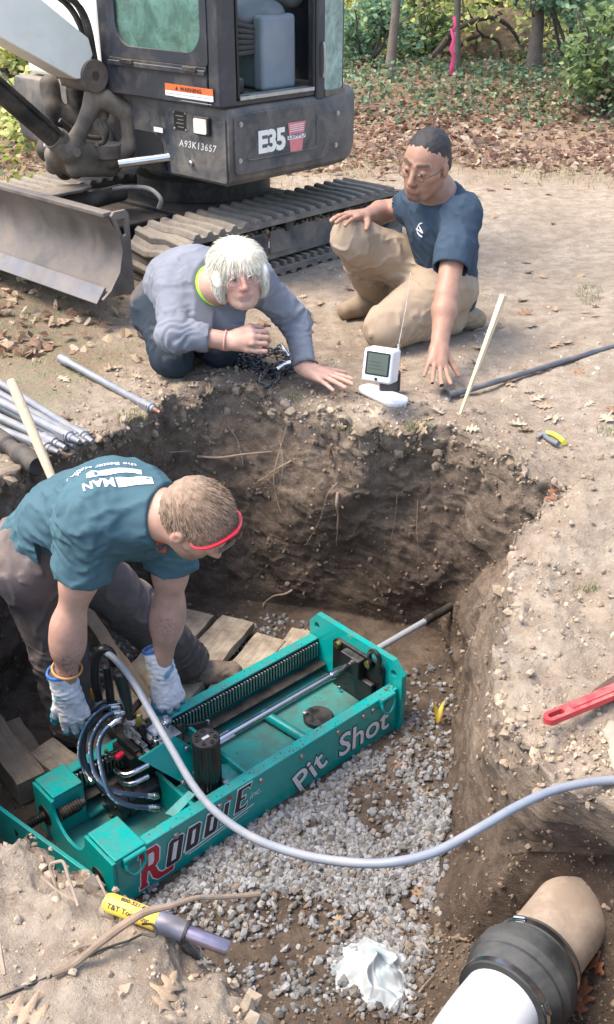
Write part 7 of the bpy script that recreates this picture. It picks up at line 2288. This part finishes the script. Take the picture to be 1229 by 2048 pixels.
# thin lawn on the left and the straw coloured fringe towards the wood
def region_pts(n, fn):
    x, y = rng.uniform(-4.5, 7, n*14), rng.uniform(2.4, 9.5, n*14)
    k = rng.random(n*14) < fn(x, y)
    return np.array([drop(a, b)[0] for a, b in zip(x[k][:n], y[k][:n])])
nzf = lambda x, y, s, sd: perlin(np.c_[x*s, y*s, 0*x], sd)
pp = region_pts(9000, lambda x, y: smooth(-x-.35+.4*nzf(x, y, 2, 3), .25, .9)*(y < 7)*np.where((y < 4.7) | (x < -2.4), 1.0, .25)*np.clip(nzf(x, y, 4, 5)+.5, 0, 1))
blades("grass", pp, .030, .0026, GRS, "thin worn grass on the left side of the ground", 1.2, 2, gcols(len(pp), .55))
pp = region_pts(6500, lambda x, y: np.exp(-((y-7.7-.2*np.sin(x*2))/.45)**2)*np.clip(.55+.9*nzf(x, y, 2.1, 6), 0, 1))
blades("grass", pp, .060, .0045, GRS, "pale dry grass fringe along the edge of the wood", 1.0, 2, gcols(len(pp), .72))

# ------------------------------------------------------------------ leaves
def oak_outline():
    half = [(0, .0), (.03, .08), (.06, .14), (.20, .16), (.26, .22), (.14, .28), (.09, .34), (.22, .40), (.38, .42), (.42, .50), (.30, .52), (.14, .54), (.12, .60), (.24, .68), (.30, .76), (.20, .78), (.10, .76), (.09, .84), (.08, .92), (0, 1.0)]
    return half
HALF = oak_outline()
def leaf_geo(curl=.2, wav=.05, seed=0, stalk=True):
    r_ = random.Random(seed)
    ph = r_.uniform(0, 6); tw = r_.uniform(-1, 1)
    bend = lambda x, y: (x*(1-.25*curl), y, curl*(abs(x)**1.3)*(.9+.5*math.sin(ph+5*y))+curl*.45*(y-.45)**2*(1+tw)+wav*math.sin(9*y+ph)*abs(x)*2.2)
    V = []; F = []
    mid = [bend(0, y) for x, y in HALF]
    V += mid; n = len(HALF)
    for sg in (1, -1):
        k0 = len(V)
        jit = [1+r_.uniform(-.12, .12) for _ in HALF]
        V += [bend(sg*x*jit[i], y+r_.uniform(-.01, .01)) for i, (x, y) in enumerate(HALF)]
        for i in range(n-1):
            q = (i, i+1, k0+i+1, k0+i)
            F.append(q if sg < 0 else q[::-1])
    if stalk:
        k0 = len(V)
        V += [(-.012, 0, 0), (.012, 0, 0), (.018, -.20, .03), (.004, -.20, .03)]
        F.append((k0, k0+1, k0+2, k0+3))
    return V, F
LEAFM = [pm("dry_leaf_tan", (.47, .335, .215), .7, 0, .25, 30, .3, 60, .002, trans=.25), pm("dry_leaf_brown", (.30, .18, .105), .7, 0, .25, 30, .3, 60, .002, trans=.2), pm("dry_leaf_rust", (.33, .135, .065), .7, 0, .25, 30, .3, 60, .002, trans=.25), pm("dry_leaf_pale", (.52, .42, .30), .75, 0, .2, 30, .3, 60, .002, trans=.25)]
LV = []
for k in range(6):
    V, F = leaf_geo(.12+.13*(k % 3), .045, k+1)
    LV.append((V, F))
leaf_mesh = {}
def lay_leaf(px, py, size, yaw, k, mat, label, grp=None, tilt=.15, lift=.006, pos=None):
    key = (k, mat)
    if pos is None:
        h_ = hit(px, py)
        if h_ is None: return
        p_, n_ = h_
    else: p_, n_ = pos
    if key not in leaf_mesh:
        o = mk("oak_leaf", LV[k], LEAFM[mat]); leaf_mesh[key] = o.data
        sd = o.modifiers.new("thickness", 'SOLIDIFY'); sd.thickness = .006
    else:
        o = bpy.data.objects.new("oak_leaf", leaf_mesh[key]); COL.objects.link(o)
        sd = o.modifiers.new("thickness", 'SOLIDIFY'); sd.thickness = .006
    z = unit(n_+rng.normal(0, tilt, 3)); x = unit(np.cross((math.sin(yaw), -math.cos(yaw), 0), z)); y = np.cross(z, x)
    M = basis(p_+n_*lift, x*size, y*size, z*size); M[:3, 2] = z*size
    M[:3, 3] -= y*size*.5
    o.matrix_world = Matrix(M.tolist())
    return tag(o, label, "leaf", grp)
GL = "dry oak leaves on the ground and in the pit"
named = [
 (332, 1988, .082, 2.9, 0, 0, "large curled pale oak leaf lying in the near ground's middle"),
 (60, 2035, .085, 1.2, 1, 0, "big pale oak leaf cut off at the bottom left corner"),
 (1108, 1000, .095, .3, 2, 2, "large reddish brown leaf perched in the notch of the rim"),
 (1130, 1862, .095, 1.9, 3, 3, "wide pale leaf stuck on top of the clay pipe"),
 (1195, 1925, .075, .4, 4, 2, "orange oak leaf right of the clay pipe"),
 (1168, 1998, .095, 2.6, 5, 2, "big orange oak leaf below right of the black coupling"),
 (680, 1850, .075, .2, 0, 0, "tan oak leaf on the soil above the towel"),
 (848, 1790, .085, 1.2, 1, 1, "brown oak leaf on the gravel below the hose"),
 (878, 1438, .070, .5, 2, 1, "brown oak leaf on the soil right of the green end plate"),
 (805, 1525, .075, 2.2, 3, 1, "brown oak leaf on the gravel under the word on the panel"),
 (850, 1588, .070, .9, 4, 0, "tan leaf on the bare soil patch in the gravel"),
 (812, 1460, .065, 2.5, 5, 1, "brown leaf against the corner of the end plate"),
 (816, 1628, .055, 1.4, 0, 0, "small tan leaf at the lower edge of the soil patch"),
 (660, 1690, .050, .2, 1, 0, "small leaf just above the sagging hose"),
 (165, 1650, .070, .9, 2, 2, "reddish oak leaf inside the front of the green machine"),
 (65, 690, .105, .6, 3, 1, "large brown oak leaf left of the single rod"),
 (120, 650, .095, 1.8, 4, 0, "tan oak leaf on the grass beneath the blade"),
 (225, 740, .080, 2.0, 5, 0, "pale curled leaf beside the single rod"),
 (665, 905, .060, 0.1, 1, 1, "brown leaf stuck under the rim of the far wall"),
 (1075, 800, .07, 2.0, 2, 3, "pale leaf on the ground right of the black rod end"),
 (1020, 770, .07, .9, 3, 0, "tan leaf between the stake and the black rod"),
 (945, 860, .055, 1.3, 4, 3, "curled pale leaf at the foot of the stake"),
 (1215, 840, .08, .4, 5, 3, "pale oak leaf at the right edge of the ground"),
 (700, 580, .08, 1.1, 0, 1, "brown leaf in front of the raised knee"),
 (525, 650, .07, .3, 1, 1, "brown leaf in front of the grey sleeve"),
 (955, 660, .08, 2.7, 2, 3, "pale leaf behind the tan boot"),
 (1060, 655, .08, 1.5, 3, 3, "pale oak leaf on bare ground above the black rod"),
]
for q in named: lay_leaf(*q, grp=None)
o = mk("yellow_leaf", ([(0, 0, 0)]+[(.5*math.cos(t), .42*math.sin(t), .05*math.cos(2*t)) for k, t in enumerate(np.linspace(0, 2*PI, 14, endpoint=False))], [(0, i+1, (i+1) % 14+1) for i in range(14)]), pm("yellow_leaf", (.66, .50, .07), .6, 0, .15, 30, .1, trans=.3))
h_ = (G(876, 1425, -.850),); o.matrix_world = Matrix(basis(h_[0]+np.array([0, 0, .012]), (.04, 0, 0), (0, .04, .008), (0, 0, 1)).tolist()); tag(o, "small round yellow leaf on the soil by the right wall", "leaf")
# leaves inside the machine rest on its floor plate
rr_ = random.Random(3)
def leaf_label(px, py, mt):
    c = {0: "tan", 1: "brown", 2: "rust red", 3: "pale"}[mt]
    if px < 280: w = "on the worn grass by the drill rods" if py > 560 else "on the grass under the excavator blade"
    elif px < 700: w = "on the soil round the white haired man" if py > 560 else "beside the excavator track"
    elif px < 960: w = "near the man in the navy shirt" if py < 760 else "between the display unit and the stake"
    else: w = "on bare ground beyond the black rod" if py < 700 else "on bare ground between black rod and pliers"
    return "%s dry oak leaf %s" % (c, w)
for i in range(150):
    px, py = rr_.uniform(0, 1229), 330+rr_.random()**1.1*540
    if 560 < px < 640 and py > 700: continue
    h_ = hit(px, py)
    if h_ is None or h_[0][2] < -.06: continue
    mt_ = rr_.choice([0, 0, 1, 3, 3])
    lay_leaf(px, py, rr_.uniform(.04, .085), rr_.uniform(0, 6.2), rr_.randrange(6), mt_, leaf_label(px, py, mt_), "dry oak leaves scattered over the bare ground", .25, .005, h_)
# litter in the wood and along its edge
def leaf_mass(name, P_, size, cols, label, mat, flat=.5, lift=.0):
    n = len(P_)
    shp = np.array([(0, 0, 0), (.35, .25, .08), (.28, .6, .10), (0, 1, .04), (-.30, .62, .12), (-.36, .26, .07)], float)-np.array([0, .5, 0])
    R = rand_rots(n)
    nrm = rng.normal(0, flat, (n, 3))+np.array([0, 0, 1]); nrm /= np.linalg.norm(nrm, axis=1)[:, None]
    yaw = rng.uniform(0, 2*PI, n); t = np.c_[np.cos(yaw), np.sin(yaw), 0*yaw]
    x = np.cross(t, nrm); x /= np.linalg.norm(x, axis=1)[:, None]; y = np.cross(nrm, x)
    V = (shp[None, :, 0, None]*x[:, None]+shp[None, :, 1, None]*y[:, None]+shp[None, :, 2, None]*nrm[:, None]*rng.uniform(-2, 3, (n, 1, 1)))*np.asarray(size)[:, None, None]+P_[:, None]
    V[:, :, 2] += lift
    b_ = np.arange(n)[:, None]*6
    F = np.concatenate([np.concatenate([b_+0, b_+1, b_+2, b_+3], 1), np.concatenate([b_+0, b_+3, b_+4, b_+5], 1)])
    o = mesh_np(name, V.reshape(-1, 3), F, mat, cols=np.repeat(cols, 6, 0), smooth_=False)
    return tag(o, label, kind="stuff") if label else o
LM = pm("leaf_mass", (0, 0, 0), .7, 0, .1, 30, 0, attr="Col", trans=.35, spec=.3)
LMG = pm("green_leaf_mass", (0, 0, 0), .45, 0, .1, 30, 0, attr="Col", trans=.45, spec=.5)
def pal(n, cs, v=.3):
    cs = np.array(cs); c = cs[rng.integers(0, len(cs), n)]
    return np.clip(c*rng.uniform(1-v, 1+v, (n, 1)), 0, .95)
def ground_pts(n, fn, x0=-9, x1=13, y0=5, y1=30):
    x = rng.uniform(x0, x1, n*6); y = y0+(y1-y0)*rng.random(n*6)**1.6
    w = fn(x, y); k = rng.random(n*6) < w
    x, y = x[k][:n], y[k][:n]
    z = gz(x, y)
    return np.c_[x, y, z]
P_ = ground_pts(34000, lambda x, y: smooth(y+.4*nzf(x, y, 1.2, 3), 7.3, 8.3)*np.clip(.7+1.0*nzf(x, y, .8, 9), .2, 1), -5, 8.5, 7, 15)
leaf_mass("leaf_litter", P_+np.array([0, 0, .02]), rng.uniform(.03, .085, len(P_)), pal(len(P_), [(.30, .19, .13), (.25, .14, .10), (.40, .29, .20), (.46, .37, .28), (.18, .11, .08)]), "carpet of fallen brown leaves along the edge of the wood", LM, .5)
P_ = ground_pts(2500, lambda x, y: smooth(-x+.3*nzf(x, y, 1.5, 3), .7, 1.2)*.7, -4, -.5, 4.0, 7.5)
leaf_mass("leaf_litter", P_+np.array([0, 0, .015]), rng.uniform(.03, .075, len(P_)), pal(len(P_), [(.36, .22, .14), (.48, .35, .23), (.55, .43, .31), (.24, .15, .10)]), "fallen leaves on the grass around the excavator blade", LM, .6)
# ------------------------------------------------------------------ ivy, shrubs, trees at the edge of the wood
P_ = ground_pts(34000, lambda x, y: smooth(y+.5*nzf(x, y, .7, 13)-.10*np.abs(x-3), 8.9, 10.2)*np.clip(.85+1.5*nzf(x, y, .8, 19), .12, 1), -3, 9, 8, 16)
hgt = np.abs(nzf(P_[:, 0], P_[:, 1], .9, 23))*.30+.04
P2 = P_.copy(); P2[:, 2] += hgt*rng.random(len(P_))+.03
leaf_mass("ivy", P2, rng.uniform(.028, .062, len(P_)), pal(len(P_), [(.09, .16, .085), (.13, .21, .12), (.19, .29, .18), (.07, .12, .06), (.24, .28, .13), (.36, .24, .15)]), "dark green ivy ground cover at the foot of the trees", LMG, .8)
P_ = ground_pts(3000, lambda x, y: smooth(-x, 1.2, 2.2)*.9, -7, -1, 7.0, 14)
leaf_mass("ivy", P_+np.array([0, 0, .08]), rng.uniform(.05, .10, len(P_)), pal(len(P_), [(.24, .28, .06), (.12, .18, .07), (.34, .33, .08), (.40, .30, .14)]), "yellowing undergrowth left of the excavator", LMG, .8)
BARK = pm("tree_bark", (.155, .125, .095), .9, 0, .3, 14, .8, 40, .01)
BARKD = pm("dark_bark", (.075, .060, .048), .9, 0, .3, 14, .8, 40, .008)
YEL = [(.66, .68, .20), (.74, .73, .30), (.50, .58, .22), (.74, .66, .26), (.34, .44, .18)]
GRN = [(.24, .34, .14), (.22, .31, .12), (.11, .18, .08), (.30, .36, .12), (.18, .27, .13)]
BGR = [(.26, .42, .27), (.34, .50, .33), (.19, .32, .20), (.42, .56, .30)]
def crown(name, root, cen, rad, n, size, palette, clumps=16, drop_=0, seed=0, hollow=.5):
    c = rng.normal(size=(clumps, 3)); c /= np.linalg.norm(c, axis=1)[:, None]
    c = c*rng.uniform(hollow, 1, (clumps, 1))*np.array(rad)*.8
    k = rng.integers(0, clumps, n)
    cr = rng.uniform(.22, .45, clumps)*np.mean(rad)
    q = rng.normal(size=(n, 3)); q /= np.linalg.norm(q, axis=1)[:, None]
    p = c[k]+q*(cr[k]*rng.random(n)**.45)[:, None]
    p = p+np.asarray(cen)
    p = p[p[:, 2] > .05]
    shade = rng.uniform(.75, 1.2, clumps)[k][:len(p)]
    col = pal(len(p), palette)*shade[:, None]
    o = leaf_mass(name, p, rng.uniform(.6, 1.3, len(p))*size, np.clip(col, 0, .9), None, LMG, 1.4)
    o.parent = root; o["kind"] = "stuff"
    return o
def limb(p0, p1, r0, r1, wob=.06, n=7, sd=0):
    pts = []
    for i in range(n+1):
        t = i/n; q = lerp(p0, p1, t)
        q = q+np.array([perlin(np.array([[t*3+sd, sd*1.7, 0]]), 1)[0], perlin(np.array([[t*3, sd*2.1, 5]]), 2)[0], 0])*wob*math.sin(PI*min(1, t+.05))
        pts.append(q)
    return pts, list(np.linspace(r0, r1, n+1))
def tree(px, py, r, hgt, lean, label, palette=YEL, n=2600, cz=3.2, mat=BARK, base=None, low=True, size=.085, crad=(1.6, 1.6, 1.5)):
    b = G(px, py, .12) if base is None else np.array(base, float); b[2] = gz(np.array([b[0]]), np.array([b[1]]))[0]-.03
    root = empty("tree", b, 0, label, "tree")
    top = np.array([lean[0], lean[1], hgt])
    pts, rad = limb((0, 0, 0), top, r, r*.45, .12, 9, px*.01)
    pts[0] = pts[0]; rad[0] = r*1.35
    mk("trunk", tube(pts, rad, 12), mat, root)
    for i in range(6):
        t = .42+.09*i; s = lerp(np.zeros(3), top, t); a = i*2.4+px
        e = s+np.array([math.cos(a)*1.1, math.sin(a)*1.1, .5+.3*random.random()])
        q, rr2 = limb(s, e, r*.38, r*.10, .15, 6, i+px); mk("branch", tube(q, rr2, 8), mat, root)
    if low:
        for i in range(3):
            t = .12+.07*i; s = lerp(np.zeros(3), top, t); a = i*2.1+px*.3
            e = s+np.array([math.cos(a)*.7, math.sin(a)*.7, .35]); q, rr2 = limb(s, e, r*.16, r*.04, .15, 6, i+px); mk("branch", tube(q, rr2, 6), mat, root)
    crown("crown", root, top*np.array([1, 1, 0])+np.array([0, 0, cz]), crad, n, size, palette)
    return root
tree(778, 185, .045, 4.2, (.25, .1), "slender grey tree left of the pink stake, leaning slightly", YEL)
tree(912, 165, .038, 4.2, (-.10, .2), "thin straight tree just behind the pink ribbon stake", YEL)
tree(1062, 168, .066, 4.6, (.05, .3), "thickest tree trunk in view right of the brown mound", GRN)
tree(1045, 120, .050, 4.6, (.25, .3), "second tree trunk close behind the thickest trunk", YEL)
tree(0, 0, .10, 5.0, (.2, .3), "tree far behind the excavator boom", YEL, base=(-3.6, 17, 0))
tree(0, 0, .08, 5.0, (.2, .3), "tree behind the excavator hood", GRN, base=(-1.0, 15, 0))
# arching vines and saplings
def sapling(pts, r, label, mat=BARKD, twigs=5, leaves=160, palette=YEL):
    w = [np.array(q, float) for q in pts]; b = w[0].copy()
    root = empty("sapling", b, 0, label, "sapling", None)
    s = spline([q-b for q in w], 7); n_ = len(s)
    s = [q+.05*np.array([perlin(np.array([(q+b)*2.2]), 3)[0], perlin(np.array([(q+b)*2.2]), 4)[0], 0]) for q in s]
    mk("stem", tube(s, list(np.linspace(r, r*.45, n_)), 8), mat, root)
    for i in range(twigs):
        k = int(n_*(.3+.6*i/max(1, twigs))); a = random.uniform(0, 6.28)
        e = s[k]+np.array([math.cos(a)*.4, math.sin(a)*.4, random.uniform(.1, .45)])
        q, rr2 = limb(s[k], e, r*.4, r*.12, .12, 5, i); mk("twig", tube(q, rr2, 5), mat, root)
        if leaves:
            p = e+rng.normal(0, .16, (leaves//twigs, 3)); o = leaf_mass("leaves", p, rng.uniform(.05, .09, len(p)), pal(len(p), palette), None, LMG, 1.2); o.parent = root; o["kind"] = "stuff"
    return root
Q = lambda px, py, Y: (lambda d: np.array([0, 0, EYE])+d*(Y/d[1]))(ray(px, py))
sapling([Q(812, 175, 12.5), Q(862, 112, 12.6), Q(905, 68, 12.7), Q(965, 38, 12.8), Q(1010, 45, 12.9), Q(1040, 90, 13)], .042, "thick arching vine curving over the brown mound", twigs=3, leaves=40)
sapling([Q(925, 165, 12.9), Q(912, 110, 12.9), Q(945, 75, 13), Q(990, 80, 13), Q(1005, 120, 13)], .034, "lower vine looping behind the pink ribbon", twigs=2, leaves=30)
sapling([Q(848, 172, 12.7), Q(858, 90, 12.9), Q(845, 40, 13.1), Q(862, -30, 13.3)], .030, "crooked dark sapling between the leaning tree and the stake", twigs=4)
sapling([Q(985, 165, 13.4), Q(975, 110, 13.4), Q(930, 60, 13.5), Q(900, -20, 13.6)], .026, "thin sapling leaning left behind the vines", twigs=4)
for i in range(16):
    x = 700+i*34+random.uniform(-12, 12)
    if i in (4, 9): continue
    sapling([Q(x, 165+random.uniform(-12, 10), 13.0), Q(x+random.uniform(-16, 16), 80, 13.3), Q(x+random.uniform(-40, 40), -40, 13.6)], random.uniform(.010, .020),
            "thin %s sapling stem in the %s of the thicket" % (["dark", "grey", "brown", "pale"][i % 4], ["left end", "left part", "middle", "right part", "right end"][min(4, i*5//16)]), twigs=4, leaves=120, palette=YEL if i % 3 else GRN)["group"] = "thin sapling stems in the thicket"
def bush(x, y, rad, n, palette, label, size=.075, z=None, grp="bushes at the edge of the wood"):
    b = np.array([x, y, gz(np.array([x]), np.array([y]))[0]])
    root = empty("bush", b, 0, label, "bush", grp)
    for i in range(7):
        a = i*.9+x; e = np.array([math.cos(a)*rad[0]*.6, math.sin(a)*rad[1]*.6, rad[2]*1.5]); q, rr2 = limb((0, 0, 0), e, .02, .006, .1, 5, i+x); mk("stem", tube(q, rr2, 6), BARKD, root)
    crown("foliage", root, (0, 0, z if z is not None else rad[2]*.95), rad, n, size, palette, 18, seed=int(x*10))
    return root
def at_y(px, Y): return Q(px, 100, Y)[0]
bush(at_y(735, 12.2), 12.2, (.55, .5, .40), 1700, BGR, "bluish green bush just right of the excavator cab", .07)
bush(at_y(700, 14.5), 14.5, (.9, .7, .9), 1800, YEL, "bright yellow bush behind the excavator cab", .08)
bush(at_y(1150, 11.3), 11.3, (1.15, .8, 1.15), 6500, BGR, "large pale green leafy bush at the top right", .075, 1.45)
bush(at_y(1225, 9.8), 9.8, (.6, .6, .55), 1800, GRN, "dark green bush low at the right edge", .07)
bush(at_y(1000, 14.6), 14.6, (.9, .6, .9), 2000, GRN, "olive bush behind the brown mound", .08)
bush(at_y(880, 15.0), 15.0, (1.1, .7, 1.0), 2600, YEL, "sunlit yellow bush behind the pink ribbon stake", .08)
bush(at_y(800, 14.2), 14.2, (.7, .6, .8), 1700, YEL, "yellow green bush behind the leaning grey tree", .08)
bush(at_y(1110, 14.4), 14.4, (.9, .6, 1.0), 2000, YEL, "yellow bush behind the pale green bush", .08)
bush(at_y(840, 12.9), 12.9, (.5, .4, .35), 900, GRN, "small dark bush at the foot of the arching vine", .06)
bush(at_y(90, 9.0), 9.0, (.9, .6, .30), 1500, YEL, "low yellowing bush left of the excavator boom", .07)
bush(at_y(20, 11.5), 11.5, (1.2, .7, .6), 1700, YEL, "yellow bush at the top left behind the boom", .08)
# brown mound among the trees
b = np.array([at_y(1000, 13.6), 13.6, .1])
f = Field((-1.4, -.8, -.3), (1.4, .8, 1.1), .03)
f.ell((0, 0, .0), (.62, .45, .60), None, .05); f.ell((.35, .1, .1), (.40, .35, .42), None, .1); f.ell((-.4, 0, -.05), (.40, .35, .35), None, .1); f.wrinkle(.03, 4, 3)
V, F = f.mesh(); o = mesh_np("brush_mound", V, F, pm("brown_brush", (.215, .155, .105), .95, 0, .4, 6, .9, 25, .03), loc=tuple(b)); tag(o, "brown mound of earth and brush between the trees", "mound")
# pink survey ribbon on a stake
s0 = G(903, 180, .12); t = empty("survey_stake", s0, 0, "thin stake tied with bright pink survey ribbon at the wood edge", "stake")
d1 = Q(908, 92, s0[1])-s0
mk("stake", xf(box(-.02, .02, -.008, .008, -.1, np.linalg.norm(d1)+.12), basis((0, 0, 0), *frame_of(d1))), LATH, t, .002)
PKR = pm("pink_ribbon", (.85, .10, .28), .5, 0, .08, 20, 0, trans=.35)
def ribbon(pts, w):
    V, F = [], []
    for i, (px, py, Y) in enumerate(pts):
        q = Q(px, py, Y)-s0; ww = w*(1-.25*(i % 2))
        V += [q+np.array([-ww/2, .01*(i % 3), 0]), q+np.array([ww/2, -.01*(i % 2), 0])]
    F = [(2*i, 2*i+1, 2*i+3, 2*i+2) for i in range(len(pts)-1)]
    o = mk("ribbon", (V, F), PKR, t); sd = o.modifiers.new("thickness", 'SOLIDIFY'); sd.thickness = .003
Y0 = s0[1]-.02
ribbon([(905, 58, Y0), (908, 80, Y0), (903, 98, Y0-.02), (908, 112, Y0), (904, 135, Y0-.02), (903, 160, Y0)], .040)
ribbon([(909, 33, Y0), (911, 50, Y0), (907, 62, Y0-.02)], .03)
# the wood beyond: hazy layers of leaves standing well back
n = 52000
y = 15.5+20*rng.random(n)**1.1; x = rng.uniform(-1, 1, n)*(y*.55+3)+1
z = rng.random(n)**1.25*(4.5+.12*(y-16))
cl = perlin(np.c_[x*.55, y*.4, z*.8], 61)
k = cl > -.30+.10*rng.random(n)
x, y, z, cl = x[k], y[k], z[k], cl[k]
t_ = smooth(perlin(np.c_[x*.3, y*.3, z*.3], 63), -.3, .4)[:, None]
col = pal(len(x), YEL)*(t_)+pal(len(x), GRN)*(1-t_)
leaf_mass("far_woodland", np.c_[x, y, z], rng.uniform(.10, .24, len(x)), np.clip(col*1.1, 0, .9), "sunlit yellow green foliage of the wood beyond", LMG, 1.5)
